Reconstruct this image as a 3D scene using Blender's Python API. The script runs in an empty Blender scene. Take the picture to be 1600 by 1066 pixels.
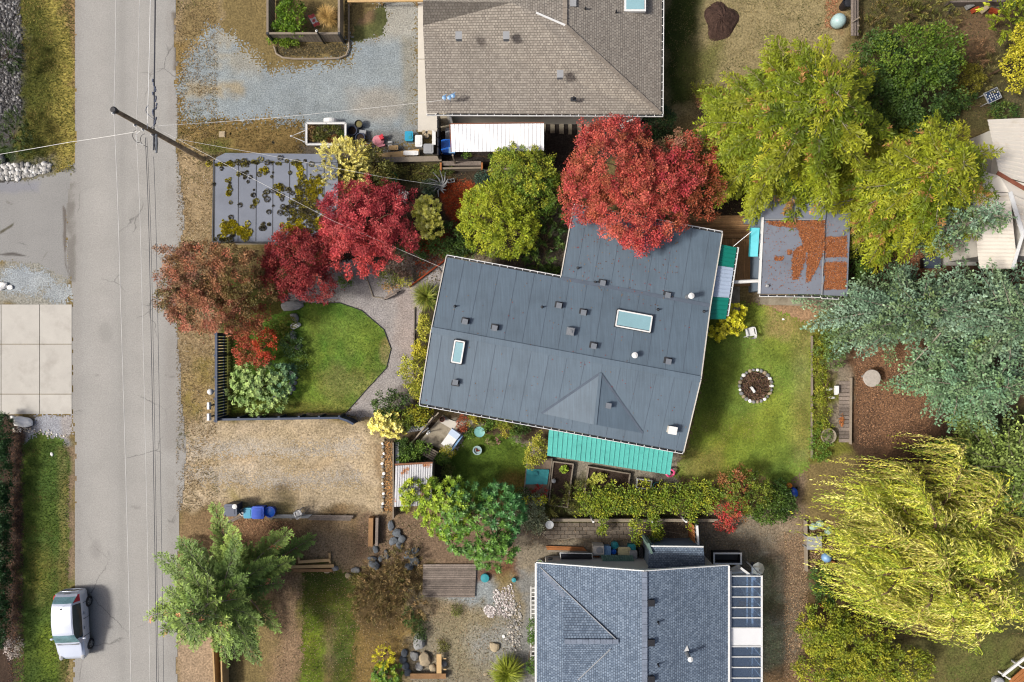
import bpy, math, random
import numpy as np
from mathutils import Vector, Matrix

# ------------------------------------------------------------------ camera, sky, sun, exposure
SC = bpy.context.scene
COL = SC.collection
S, H = 0.0375, 40.0                       # metres per photo pixel on the ground, height of the drone

cam_d = bpy.data.cameras.new('camera'); cam_d.sensor_width = 36; cam_d.lens = 24
cam_d.clip_end = 2000; cam_d.clip_start = 0.5
cam = bpy.data.objects.new('camera', cam_d); COL.objects.link(cam)
cam.location = (0, 0, H); cam.rotation_euler = (0, 0, 0)
SC.camera = cam

SUN_EL = math.radians(46)
SD = Vector((-0.975, -0.21, 0)).normalized() * math.cos(SUN_EL) + Vector((0, 0, math.sin(SUN_EL)))
W = bpy.data.worlds.new('World'); SC.world = W; W.use_nodes = True
wn = W.node_tree.nodes; wl = W.node_tree.links
sky = wn.new('ShaderNodeTexSky'); sky.sky_type = 'NISHITA'; sky.sun_disc = False
sky.sun_elevation = SUN_EL; sky.sun_rotation = math.atan2(SD.x, SD.y)
sky.air_density = .75; sky.dust_density = 6.0; sky.ozone_density = .6
wl.new(sky.outputs[0], wn['Background'].inputs[0]); wn['Background'].inputs[1].default_value = 0.125
sun_d = bpy.data.lights.new('sun', 'SUN'); sun_d.energy = 3.6; sun_d.angle = math.radians(8); sun_d.color = (1, .97, .92)
sun = bpy.data.objects.new('sun', sun_d); COL.objects.link(sun)
sun.rotation_euler = SD.to_track_quat('Z', 'Y').to_euler(); sun.location = (-20, -6, 30)
SC.view_settings.view_transform = 'Standard'; SC.view_settings.look = 'None'
SC.view_settings.exposure = 0.48; SC.view_settings.gamma = 1; SC.view_settings.use_curve_mapping = False
SC.render.engine = 'CYCLES'
SC.cycles.max_bounces = 5; SC.cycles.use_denoising = True; SC.cycles.filter_width = 1.15; SC.cycles.use_adaptive_sampling = True; SC.cycles.adaptive_threshold = .01; SC.cycles.transparent_max_bounces = 8

# ------------------------------------------------------------------ helpers
rng = np.random.default_rng(11); random.seed(5)
def P(px, py, z=0.0):
    k = S * (H - z) / H
    return Vector(((px - 800) * k, (533 - py) * k, z))
def lin(c):
    c = c / 255.0
    return c / 12.92 if c <= .04045 else ((c + .055) / 1.055) ** 2.4
def C(r, g, b, f=1.75):
    return tuple(min(.86, lin(x) / f) for x in (r, g, b))
def CL(r, g, b): return C(r, g, b, 1.3)

def tag(o, label=None, cat=None, group=None, kind=None):
    if label: o['label'] = label
    if cat: o['category'] = cat
    if group: o['group'] = group
    if kind: o['kind'] = kind
    return o
def T(name, label, cat, loc, group=None):
    o = bpy.data.objects.new(name, None); COL.objects.link(o)
    o.location = loc; o.empty_display_size = .3
    return tag(o, label, cat, group)
def link_mesh(name, me, mat, parent=None):
    o = bpy.data.objects.new(name, me); COL.objects.link(o)
    if mat is not None:
        me.materials.clear(); me.materials.append(mat)
    if parent is not None: o.parent = parent
    return o
def wloc(o):
    l = Vector((0, 0, 0))
    while o is not None:
        l = l + o.location; o = o.parent
    return l

class MB:
    """collects faces in world coordinates; build() makes one mesh object relative to its parent"""
    def __init__(s): s.v = []; s.f = []; s.uv = {}
    def add(s, vs, fs):
        n = len(s.v); s.v += [Vector(p) for p in vs]; s.f += [tuple(i + n for i in f) for f in fs]; return s
    def box(s, c, size, rz=0.0, tilt=None):
        hx, hy, hz = size[0] / 2, size[1] / 2, size[2] / 2
        m = Matrix.Rotation(rz, 3, 'Z')
        if tilt is not None: m = m @ tilt
        vs = [Vector(c) + m @ Vector((x * hx, y * hy, z * hz)) for x in (-1, 1) for y in (-1, 1) for z in (-1, 1)]
        return s.add(vs, [(0, 1, 3, 2), (4, 6, 7, 5), (0, 4, 5, 1), (2, 3, 7, 6), (0, 2, 6, 4), (1, 5, 7, 3)])
    def beam(s, p0, p1, w, h, up=(0, 0, 1)):
        p0 = Vector(p0); p1 = Vector(p1); d = (p1 - p0).normalized(); up = Vector(up)
        if abs(d.dot(up)) > .98: up = Vector((1, 0, 0))
        x = d.cross(up).normalized(); y = x.cross(d).normalized()
        vs = [q + x * a * w / 2 + y * b * h / 2 for q in (p0, p1) for a, b in ((-1, -1), (1, -1), (1, 1), (-1, 1))]
        return s.add(vs, [(3, 2, 1, 0), (4, 5, 6, 7), (0, 1, 5, 4), (1, 2, 6, 5), (2, 3, 7, 6), (3, 0, 4, 7)])
    def tube(s, pts, r, n=6, cap=True):
        pts = [Vector(p) for p in pts]
        if not isinstance(r, (list, tuple)): r = [r] * len(pts)
        vs = []
        for i, p in enumerate(pts):
            d = (pts[min(i + 1, len(pts) - 1)] - pts[max(i - 1, 0)]).normalized()
            a = Vector((0, 0, 1)) if abs(d.z) < .9 else Vector((1, 0, 0))
            x = d.cross(a).normalized(); y = d.cross(x)
            vs += [p + (x * math.cos(2 * math.pi * k / n) + y * math.sin(2 * math.pi * k / n)) * r[i] for k in range(n)]
        fs = [(i * n + k, i * n + (k + 1) % n, (i + 1) * n + (k + 1) % n, (i + 1) * n + k) for i in range(len(pts) - 1) for k in range(n)]
        if cap: fs += [tuple(range(n))[::-1], tuple(range((len(pts) - 1) * n, len(pts) * n))]
        return s.add(vs, fs)
    def lathe(s, c, prof, n=16, sx=1, sy=1, rz=0):
        c = Vector(c); vs = []
        for r, z in prof:
            for k in range(n):
                a = 2 * math.pi * k / n; x, y = r * math.cos(a) * sx, r * math.sin(a) * sy
                vs.append(c + Vector((x * math.cos(rz) - y * math.sin(rz), x * math.sin(rz) + y * math.cos(rz), z)))
        m = len(prof)
        fs = [(i * n + k, i * n + (k + 1) % n, (i + 1) * n + (k + 1) % n, (i + 1) * n + k) for i in range(m - 1) for k in range(n)]
        fs += [tuple(range(n))[::-1], tuple(range((m - 1) * n, m * n))]
        return s.add(vs, fs)
    def prism(s, pts, t):
        """pts: top outline, 3-D, extruded down by t"""
        pts = [Vector(p) for p in pts]; n = len(pts)
        vs = pts + [p - Vector((0, 0, t)) for p in pts]
        return s.add(vs, [tuple(range(n)), tuple(range(2 * n - 1, n - 1, -1))] + [(i, i + n, (i + 1) % n + n, (i + 1) % n) for i in range(n)])
    def face(s, pts, udir, org=None):
        """one face with uv in metres: u along udir, v up the slope"""
        pts = [Vector(p) for p in pts]; n = len(s.v)
        nr = (pts[1] - pts[0]).cross(pts[2] - pts[0]).normalized()
        if nr.z < 0: pts = pts[::-1]; nr = -nr
        u = Vector(udir).normalized(); u = (u - nr * u.dot(nr)).normalized(); w = nr.cross(u)
        org = Vector(org) if org is not None else pts[0]
        s.v += pts; s.f.append(tuple(range(n, n + len(pts))))
        s.uv[len(s.f) - 1] = [((p - org).dot(u), (p - org).dot(w)) for p in pts]
        return s
    def build(s, name, mat, parent=None, smooth=False):
        off = wloc(parent) if parent is not None else Vector((0, 0, 0))
        me = bpy.data.meshes.new(name)
        me.from_pydata([tuple(p - off) for p in s.v], [], s.f)
        if s.uv:
            uvl = me.uv_layers.new(name='UVMap')
            for fi, uvs in s.uv.items():
                for k, li in enumerate(me.polygons[fi].loop_indices): uvl.data[li].uv = uvs[k]
        if smooth: me.shade_smooth() if hasattr(me, 'shade_smooth') else None
        me.update()
        return link_mesh(name, me, mat, parent)
def each(mb, name, mt, parent):
    """boxes and beams collected in mb, each as a mesh of its own"""
    for k in range(len(mb.v) // 8):
        q = MB(); q.v = mb.v[k * 8:k * 8 + 8]; q.f = [tuple(i - k * 8 for i in f) for f in mb.f[k * 6:k * 6 + 6]]; q.build(name, mt, parent)
def one(name, mat, label, cat, mb, group=None, smooth=False, base=None):
    """a thing made of one mesh, with its origin at its base"""
    xs = [p.x for p in mb.v]; ys = [p.y for p in mb.v]; zs = [p.z for p in mb.v]
    b = Vector((sum(xs) / len(xs), sum(ys) / len(ys), min(zs)))
    for i in range(len(mb.v)): mb.v[i] = mb.v[i] - b
    o = mb.build(name, mat, None, smooth); o.location = b
    return tag(o, label, cat, group)

# ------------------------------------------------------------------ materials
def nodes(name):
    m = bpy.data.materials.new(name); m.use_nodes = True
    nt = m.node_tree; return m, nt.nodes, nt.links, nt.nodes['Principled BSDF']
def noise(n, l, vec, scale, detail=5, rough=.6, dist=0):
    t = n.new('ShaderNodeTexNoise'); t.inputs['Scale'].default_value = scale; t.inputs['Detail'].default_value = detail
    t.inputs['Roughness'].default_value = rough; t.inputs['Distortion'].default_value = dist
    l.new(vec, t.inputs['Vector']); return t
def ramp(n, l, src, stops):
    r = n.new('ShaderNodeValToRGB'); e = r.color_ramp.elements
    while len(e) < len(stops): e.new(.5)
    for k, (p, c) in enumerate(stops):
        e[k].position = p; e[k].color = (*c, 1) if len(c) == 3 else c
    l.new(src, r.inputs[0]); return r
def mixc(n, l, a, b, fac, mode='MIX'):
    m = n.new('ShaderNodeMix'); m.data_type = 'RGBA'; m.blend_type = mode; m.clamp_result = False
    for sock, val in ((m.inputs[0], fac), (m.inputs[6], a), (m.inputs[7], b)):
        if hasattr(val, 'is_output'): l.new(val, sock)
        else: sock.default_value = val if not isinstance(val, tuple) else (*val, 1)[:4]
    return m.outputs[2]
def bump(n, l, bs, src, dist, strength=1.0):
    b = n.new('ShaderNodeBump'); b.inputs['Distance'].default_value = dist; b.inputs['Strength'].default_value = strength
    l.new(src, b.inputs['Height']); l.new(b.outputs[0], bs.inputs['Normal'])
def g3(v): return (v, v, v)
def mat(name, c, rough=.8, var=.12, scale=4, fine=40, bmp=.002, spec=.3, metal=0, c2=None, thr=(.45, .65), rnd=0, attr=False, c2scale=1.5, fvar=None):
    """two-scale mottling of a base colour, an optional second colour in patches, fine relief"""
    m, n, l, b = nodes(name)
    tc = n.new('ShaderNodeTexCoord'); vec = tc.outputs['Object']
    if attr:
        a = n.new('ShaderNodeAttribute'); a.attribute_name = 'Col'; base = a.outputs['Color']
    else: base = c
    n1 = noise(n, l, vec, scale); n2 = noise(n, l, vec, fine, 3)
    if c2 is not None:
        n3 = noise(n, l, vec, c2scale, 8, .65)
        r3 = ramp(n, l, n3.outputs[0], [(thr[0], g3(0)), (thr[1], g3(1))])
        base = mixc(n, l, base, c2, r3.outputs[0])
    r1 = ramp(n, l, n1.outputs[0], [(.25, g3(1 - var)), (.75, g3(1 + var))])
    fv = var * .7 if fvar is None else fvar
    r2 = ramp(n, l, n2.outputs[0], [(.3, g3(1 - fv)), (.7, g3(1 + fv))])
    x = mixc(n, l, base, r1.outputs[0], 1.0, 'MULTIPLY'); x = mixc(n, l, x, r2.outputs[0], 1.0, 'MULTIPLY')
    if rnd:
        oi = n.new('ShaderNodeObjectInfo'); rr = ramp(n, l, oi.outputs['Random'], [(0, g3(1 - rnd)), (1, g3(1 + rnd))])
        x = mixc(n, l, x, rr.outputs[0], 1.0, 'MULTIPLY')
    l.new(x, b.inputs['Base Color'])
    b.inputs['Roughness'].default_value = rough; b.inputs['Specular IOR Level'].default_value = spec; b.inputs['Metallic'].default_value = metal
    if bmp: bump(n, l, b, n2.outputs[0], bmp)
    return m
def asphalt(name):
    m, n, l, b = nodes(name); tc = n.new('ShaderNodeTexCoord'); a = n.new('ShaderNodeAttribute'); a.attribute_name = 'Col'
    n1 = noise(n, l, tc.outputs['Object'], .45, 6); n2 = noise(n, l, tc.outputs['Object'], 15, 3); n3 = noise(n, l, tc.outputs['Object'], 1.3, 5, .6)
    wv = mixc(n, l, tc.outputs['Object'], n3.outputs['Color'], .35)
    vo = n.new('ShaderNodeTexVoronoi'); vo.feature = 'DISTANCE_TO_EDGE'; vo.inputs['Scale'].default_value = .5; l.new(wv, vo.inputs['Vector'])
    cr = ramp(n, l, vo.outputs['Distance'], [(.0, g3(.5)), (.012, g3(1))])
    mk = ramp(n, l, noise(n, l, tc.outputs['Object'], .22, 3).outputs[0], [(.52, g3(0)), (.6, g3(1))])
    x = mixc(n, l, a.outputs['Color'], ramp(n, l, n1.outputs[0], [(.3, g3(.93)), (.7, g3(1.06))]).outputs[0], 1.0, 'MULTIPLY')
    x = mixc(n, l, x, ramp(n, l, n2.outputs[0], [(.3, g3(.86)), (.7, g3(1.14))]).outputs[0], 1.0, 'MULTIPLY')
    x = mixc(n, l, x, mixc(n, l, x, cr.outputs[0], 1.0, 'MULTIPLY'), mk.outputs[0])
    l.new(x, b.inputs['Base Color']); b.inputs['Roughness'].default_value = .9; b.inputs['Specular IOR Level'].default_value = .2
    bump(n, l, b, n2.outputs[0], .006); return m
def leaf_mat(name, trans=.2, rough=.55):
    m, n, l, b = nodes(name)
    a = n.new('ShaderNodeAttribute'); a.attribute_name = 'Col'
    l.new(a.outputs['Color'], b.inputs['Base Color']); b.inputs['Roughness'].default_value = rough
    b.inputs['Specular IOR Level'].default_value = .25
    t = n.new('ShaderNodeBsdfTranslucent'); l.new(a.outputs['Color'], t.inputs[0])
    mx = n.new('ShaderNodeMixShader'); mx.inputs[0].default_value = trans
    l.new(b.outputs[0], mx.inputs[1]); l.new(t.outputs[0], mx.inputs[2])
    l.new(mx.outputs[0], n['Material Output'].inputs[0]); return m
def shingle(name, c1, c2, mortar, course=.15, tab=.3, patch=.2):
    m, n, l, b = nodes(name)
    tc = n.new('ShaderNodeTexCoord')
    def brick(cw, rh, off):
        br = n.new('ShaderNodeTexBrick'); br.inputs['Scale'].default_value = 1
        br.inputs['Brick Width'].default_value = cw; br.inputs['Row Height'].default_value = rh
        br.inputs['Mortar Size'].default_value = .012; br.inputs['Mortar Smooth'].default_value = .3; br.offset = off
        br.inputs['Color1'].default_value = (*c1, 1); br.inputs['Color2'].default_value = (*c2, 1); br.inputs['Mortar'].default_value = (*mortar, 1)
        l.new(tc.outputs['UV'], br.inputs['Vector']); return br
    br = brick(tab, course, .37)
    n1 = noise(n, l, tc.outputs['UV'], 1.1, 6); n2 = noise(n, l, tc.outputs['UV'], 30, 3)
    r1 = ramp(n, l, n1.outputs[0], [(.25, g3(1 - patch)), (.75, g3(1 + patch))])
    r2 = ramp(n, l, n2.outputs[0], [(.3, g3(.78)), (.7, g3(1.22))])
    x = mixc(n, l, br.outputs[0], r1.outputs[0], 1.0, 'MULTIPLY'); x = mixc(n, l, x, r2.outputs[0], 1.0, 'MULTIPLY')
    l.new(x, b.inputs['Base Color']); b.inputs['Roughness'].default_value = .9; b.inputs['Specular IOR Level'].default_value = .2
    iv = n.new('ShaderNodeMath'); iv.operation = 'SUBTRACT'; iv.inputs[0].default_value = 1; l.new(br.outputs['Fac'], iv.inputs[1])
    bump(n, l, b, iv.outputs[0], .012)
    return m
def glass(name, tint, rough=.05):
    m, n, l, b = nodes(name)
    b.inputs['Base Color'].default_value = (*tint, 1); b.inputs['Roughness'].default_value = rough
    b.inputs['Base Color'].default_value = (.16, .2, .26, 1); b.inputs['Specular IOR Level'].default_value = .8
    t = n.new('ShaderNodeBsdfTransparent'); t.inputs[0].default_value = (*tint, 1)
    mx = n.new('ShaderNodeMixShader'); mx.inputs[0].default_value = .8; l.new(b.outputs[0], mx.inputs[1]); l.new(t.outputs[0], mx.inputs[2]); l.new(mx.outputs[0], n['Material Output'].inputs[0])
    return m

LEAF = leaf_mat('leaf'); LEAFG = leaf_mat('glossy_leaf', .18, .4)
M_SOIL = mat('soil', (0, 0, 0), .95, .22, 2.2, 9, .03, .1, attr=True, fvar=.42)
M_GRASS = mat('lawn_grass', (0, 0, 0), .95, .22, 1.6, 8, .03, .1, attr=True, fvar=.32)
M_BLADE = mat('grass_blade', (0, 0, 0), .8, .1, 3, 20, 0, .2, attr=True)
M_GRAVEL = mat('gravel', (0, 0, 0), .9, .16, 1.8, 13, .02, .2, attr=True, fvar=.42)
M_ASPH = asphalt('asphalt')
M_CONC = mat('concrete', C(196, 192, 183), .85, .07, 1.2, 30, .002, .2, rnd=.05, c2=C(176, 171, 162), thr=(.5, .75), c2scale=.8)
M_CONCD = mat('stained_concrete', C(168, 158, 138), .9, .16, 1.5, 25, .003, .2, c2=C(110, 100, 84), thr=(.45, .7), rnd=.06)
def membrane(name, c, ang, rnd):
    m, n, l, b = nodes(name); tc = n.new('ShaderNodeTexCoord'); oi = n.new('ShaderNodeObjectInfo')
    mp = n.new('ShaderNodeMapping'); mp.inputs['Rotation'].default_value = (0, 0, -ang); mp.inputs['Scale'].default_value = (9, .45, 1); l.new(tc.outputs['Object'], mp.inputs[0])
    n1 = noise(n, l, mp.outputs[0], 1.6, 5); n2 = noise(n, l, tc.outputs['Object'], .6, 6); n3 = noise(n, l, tc.outputs['Object'], 45, 2)
    x = mixc(n, l, c, ramp(n, l, n1.outputs[0], [(.3, g3(.86)), (.7, g3(1.14))]).outputs[0], 1.0, 'MULTIPLY')
    x = mixc(n, l, x, ramp(n, l, n2.outputs[0], [(.25, g3(.82)), (.5, g3(1.02)), (.75, g3(1.12))]).outputs[0], 1.0, 'MULTIPLY')
    x = mixc(n, l, x, ramp(n, l, n3.outputs[0], [(.3, g3(.92)), (.7, g3(1.08))]).outputs[0], 1.0, 'MULTIPLY')
    x = mixc(n, l, x, ramp(n, l, oi.outputs['Random'], [(0, g3(1 - rnd)), (1, g3(1 + rnd))]).outputs[0], 1.0, 'MULTIPLY')
    l.new(x, b.inputs['Base Color']); b.inputs['Roughness'].default_value = .6; b.inputs['Specular IOR Level'].default_value = .5
    bump(n, l, b, n3.outputs[0], .002); return m
M_MEMB = membrane('roof_membrane', C(93, 110, 124), math.radians(-10.4), .03)
M_LAP = mat('lap_seam', C(90, 101, 115), .8, .15, 2)
M_MEMB2 = mat('grey_membrane', C(128, 134, 146), .75, .1, 1, 40, .003, .35, rnd=.05, c2=C(104, 108, 118), thr=(.5, .75), c2scale=.5)
M_WHITE = mat('white_paint', C(238, 238, 235), .5, .05, 2, 30, .0005, .4)
M_WHITER = mat('white_metal_roof', C(246, 246, 246, 1.6), .42, .04, 1.2, 30, .0005, .45)
M_OFFW = mat('cream_siding', C(214, 208, 196), .7, .06, 2, 30, .001)
M_CREAM = mat('cream_metal', C(228, 220, 206), .5, .06, .8, 25, .0005, .4, c2=C(206, 192, 168), thr=(.55, .8))
M_WALLB = mat('blue_grey_siding', C(120, 135, 150), .7, .06, 2, 30, .001)
M_DARK = mat('dark_metal', C(48, 50, 55), .55, .1, 5, 40, .0005, .4)
M_BLACK = mat('black_plastic', C(34, 34, 38), .5, .1, 5, 40, .0005, .4)
M_GREYM = mat('galvanised_metal', C(150, 154, 158), .4, .1, 4, 40, .0005, .5, .4)
M_VENT = mat('vent_grey', C(118, 124, 132), .6, .1, 5, 40, .0005, .4)
M_TEAL = mat('teal_metal', C(92, 188, 176), .45, .09, 1.2, 12, .0004, .4, c2=C(74, 164, 154), thr=(.5, .75), c2scale=2.5)
M_TEALD = mat('green_metal', C(20, 134, 116), .42, .06, .8, 30, .0004, .45)
M_TRANS = mat('pale_blue_plastic', C(186, 202, 224), .35, .05, 1.5, 30, .0004, .5)
M_NAVY = mat('navy_paint', C(40, 58, 88), .55, .1, 3, 30, .001, .35, rnd=.12)
M_WOOD = mat('weathered_wood', C(150, 138, 122), .85, .14, 3, 30, .003, .2, rnd=.12)
M_WOODB = mat('brown_deck_wood', C(160, 122, 82), .8, .25, 2, 14, .003, .25, rnd=.22)
M_WOODG = mat('grey_deck_wood', C(136, 124, 114), .88, .25, 2, 14, .006, .2, rnd=.28, fvar=.25)
M_TIMBER = mat('pale_timber', C(206, 172, 122), .8, .12, 3, 25, .002, .2, rnd=.08)
M_CEDAR = mat('orange_timber', C(172, 112, 66), .8, .15, 3, 25, .002, .2, rnd=.1)
M_POLE = mat('pole_wood', C(196, 178, 152), .9, .25, 3, 20, .006, .2, c2=C(136, 120, 100), thr=(.4, .6), c2scale=3)
M_BARK = mat('bark', C(112, 92, 72), .95, .2, 4, 25, .01, .1)
M_BARKG = mat('grey_bark', C(160, 150, 136), .9, .2, 4, 25, .008, .1)
M_ROCK = mat('grey_rock', C(150, 150, 148), .9, .18, 3, 20, .012, .2, rnd=.15, c2=C(110, 108, 100), thr=(.5, .7), c2scale=2)
M_ROCKD = mat('dark_rock', C(110, 116, 122), .9, .2, 3, 20, .012, .2, rnd=.2, c2=C(70, 74, 66), thr=(.5, .7), c2scale=2)
M_ROCKW = mat('white_rock', C(246, 244, 238, 1.4), .85, .1, 3, 20, .01, .2, rnd=.06)
M_ROCKT = mat('tan_rock', C(178, 162, 134), .9, .16, 3, 20, .012, .2, rnd=.1)
M_BLUE = mat('blue_plastic', C(26, 88, 214), .35, .05, 3, 30, .0003, .5)
M_BLUE2 = mat('bright_blue_plastic', C(30, 120, 235), .35, .05, 3, 30, .0003, .5)
M_SKYB = mat('pale_blue_plastic_lid', C(130, 172, 214), .4, .05, 3, 30, .0003, .5)
M_CYAN = mat('cyan_plastic', C(36, 160, 196), .4, .06, 3, 30, .0003, .5)
M_AQUA = mat('aqua_paint', C(64, 190, 204), .45, .08, 2, 30, .0005, .4)
M_TEALP = mat('teal_plastic', C(48, 150, 160), .45, .08, 2, 30, .0005, .4)
M_NAVYP = mat('slate_plastic', C(62, 72, 98), .45, .08, 3, 30, .0005, .4)
M_GREENP = mat('green_plastic', C(28, 140, 84), .4, .06, 3, 30, .0003, .45)
M_RED = mat('red_plastic', C(214, 48, 62), .4, .06, 3, 30, .0003, .45)
M_PINK = mat('pink_plastic', C(236, 150, 160), .45, .06, 3, 30, .0003, .45)
M_ORANGE = mat('orange_plastic', C(236, 140, 40), .4, .06, 3, 30, .0003, .45)
M_GREYP = mat('grey_plastic', C(160, 162, 164), .5, .06, 3, 30, .0003, .4)
M_BRICKR = mat('red_brick_sand', C(158, 70, 40), .9, .18, 3, 25, .006, .15, c2=C(120, 62, 40), thr=(.5, .7))
M_SOILD = mat('garden_soil', C(66, 54, 46), .95, .3, 4, 18, .03, .1, fvar=.35)
M_RUST = mat('rusty_zinc', C(206, 206, 208), .5, .08, 2, 30, .0005, .45, .1, c2=C(178, 116, 66), thr=(.56, .62), c2scale=1.3)
# ------------------------------------------------------------------ numpy noise, polygons, painted land cover
_LAT = np.random.default_rng(3).random((256, 256))
def vnoise(x, y, seed=0):
    xi = np.floor(x).astype(int); yi = np.floor(y).astype(int); fx = x - xi; fy = y - yi
    fx = fx * fx * (3 - 2 * fx); fy = fy * fy * (3 - 2 * fy)
    a = lambda i, j: _LAT[(xi + i + seed * 37) % 256, (yi + j + seed * 91) % 256]
    return (a(0, 0) * (1 - fx) + a(1, 0) * fx) * (1 - fy) + (a(0, 1) * (1 - fx) + a(1, 1) * fx) * fy
def fbm(x, y, scale, octv=4, seed=0):
    t = 0; amp = 1; tot = 0; f = 1.0 / scale
    for o in range(octv):
        t = t + amp * vnoise(x * f, y * f, seed + o); tot += amp; amp *= .55; f *= 2.03
    return t / tot * 2 - 1
def poly_sd(x, y, poly):
    """signed distance in photo pixels, positive inside"""
    d = np.full(x.shape, 1e9); inside = np.zeros(x.shape, bool); n = len(poly)
    for i in range(n):
        x0, y0 = poly[i]; x1, y1 = poly[(i + 1) % n]; ex, ey = x1 - x0, y1 - y0
        t = np.clip(((x - x0) * ex + (y - y0) * ey) / (ex * ex + ey * ey + 1e-9), 0, 1)
        d = np.minimum(d, (x - x0 - t * ex) ** 2 + (y - y0 - t * ey) ** 2)
        if y0 != y1:
            c = ((y0 > y) != (y1 > y)) & (x < (x1 - x0) * (y - y0) / (y1 - y0) + x0); inside ^= c
    d = np.sqrt(d); return np.where(inside, d, -d)
def ell(cx, cy, rx, ry, n=18): return [(cx + rx * math.cos(2 * math.pi * k / n), cy + ry * math.sin(2 * math.pi * k / n)) for k in range(n)]
def paint(x, y, base, zones, warp=0):
    """x, y photo pixels (ground level); zones: (poly, display colour, softness, noise amplitude, opacity, patchiness)"""
    col = np.tile(np.array(C(*base)), (len(x), 1))
    if warp:
        x, y = x + warp * fbm(x, y, 60, 3, 80) + warp * .45 * fbm(x, y, 12, 3, 84), y + warp * fbm(x, y, 60, 3, 90) + warp * .45 * fbm(x, y, 12, 3, 95)
    for k, z in enumerate(zones):
        poly, c, soft, amp = z[:4]; soft = soft * (1.6 if warp else 1); op = z[4] if len(z) > 4 else 1; patch = z[5] if len(z) > 5 else 0
        xs = [p[0] for p in poly]; ys = [p[1] for p in poly]; mg = soft + amp + 4
        m = np.where((x > min(xs) - mg) & (x < max(xs) + mg) & (y > min(ys) - mg) & (y < max(ys) + mg))[0]
        if not len(m): continue
        X, Y = x[m], y[m]
        sd = poly_sd(X, Y, poly) + amp * fbm(X, Y, 22, 4, k + 5)
        w = np.clip((sd + soft) / (2 * soft), 0, 1); w = w * w * (3 - 2 * w) * op
        if patch: w = w * np.clip(.5 + (fbm(X, Y, 30, 4, k + 60) + .1) / .35 * patch, 0, 1)
        cc = np.array(C(*c)); col[m] = col[m] * (1 - w[:, None]) + cc * w[:, None]
    return col
def grid_mesh(name, X, Y, Z, keep, col, mt, parent=None):
    ny, nx = X.shape; idx = np.arange(nx * ny).reshape(ny, nx)
    q = np.stack([idx[:-1, :-1], idx[:-1, 1:], idx[1:, 1:], idx[1:, :-1]], -1)[keep].reshape(-1, 4)
    used, inv = np.unique(q, return_inverse=True); q = inv.reshape(-1, 4)
    v = np.stack([X.ravel(), Y.ravel(), Z.ravel()], 1)[used]
    return raw_mesh(name, v, q, col[used], mt, parent)
def raw_mesh(name, v, q, col, mt, parent=None):
    me = bpy.data.meshes.new(name); nq, k = q.shape
    me.vertices.add(len(v)); me.vertices.foreach_set('co', np.ascontiguousarray(v, dtype=np.float32).ravel())
    me.loops.add(nq * k); me.loops.foreach_set('vertex_index', np.ascontiguousarray(q, dtype=np.int32).ravel())
    me.polygons.add(nq); me.polygons.foreach_set('loop_start', np.arange(0, nq * k, k, dtype=np.int32))
    me.update(calc_edges=True)
    if col is not None:
        a = me.attributes.new('Col', 'FLOAT_COLOR', 'POINT')
        a.data.foreach_set('color', np.concatenate([col, np.ones((len(col), 1))], 1).astype(np.float32).ravel())
    return link_mesh(name, me, mt, parent)
def sheet(name, poly, z, mt, base, zones=(), res=.07, amp=3, nscale=14, seed=0, fuzz=1.5):
    xs = [p[0] for p in poly]; ys = [p[1] for p in poly]
    x0, x1 = (min(xs) - 8 - 800) * S, (max(xs) + 8 - 800) * S; y0, y1 = (533 - max(ys) - 8) * S, (533 - min(ys) + 8) * S
    gx = np.arange(x0, x1, res); gy = np.arange(y0, y1, res); X, Y = np.meshgrid(gx, gy)
    cx = (X[:-1, :-1] + res / 2) / S + 800; cy = 533 - (Y[:-1, :-1] + res / 2) / S
    keep = (poly_sd(cx.ravel(), cy.ravel(), poly) + amp * fbm(cx.ravel(), cy.ravel(), nscale, 4, seed + 9) + fuzz * np.random.default_rng(seed).normal(0, 1, cx.size)).reshape(cx.shape) > 0
    Z = np.full(X.shape, z)
    col = paint(X.ravel() / S + 800, 533 - Y.ravel() / S, base, zones)
    if mt is M_GRASS or mt is M_GRAVEL:
        xr, yr = X.ravel(), Y.ravel(); am = .45 if mt is M_GRASS else .14
        col = col * (1 + am * fbm(xr, yr, .9, 4, seed + 31))[:, None] * (1 + np.outer(fbm(xr, yr, 1.7, 4, seed + 51), [.3, .1, -.1] if mt is M_GRASS else [.05, .02, -.03]))
    o = grid_mesh(name, X, Y, Z, keep, col, mt)
    o['kind'] = 'structure'; return o
def rect(x0, y0, x1, y1): return [(x0, y0), (x1, y0), (x1, y1), (x0, y1)]

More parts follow.
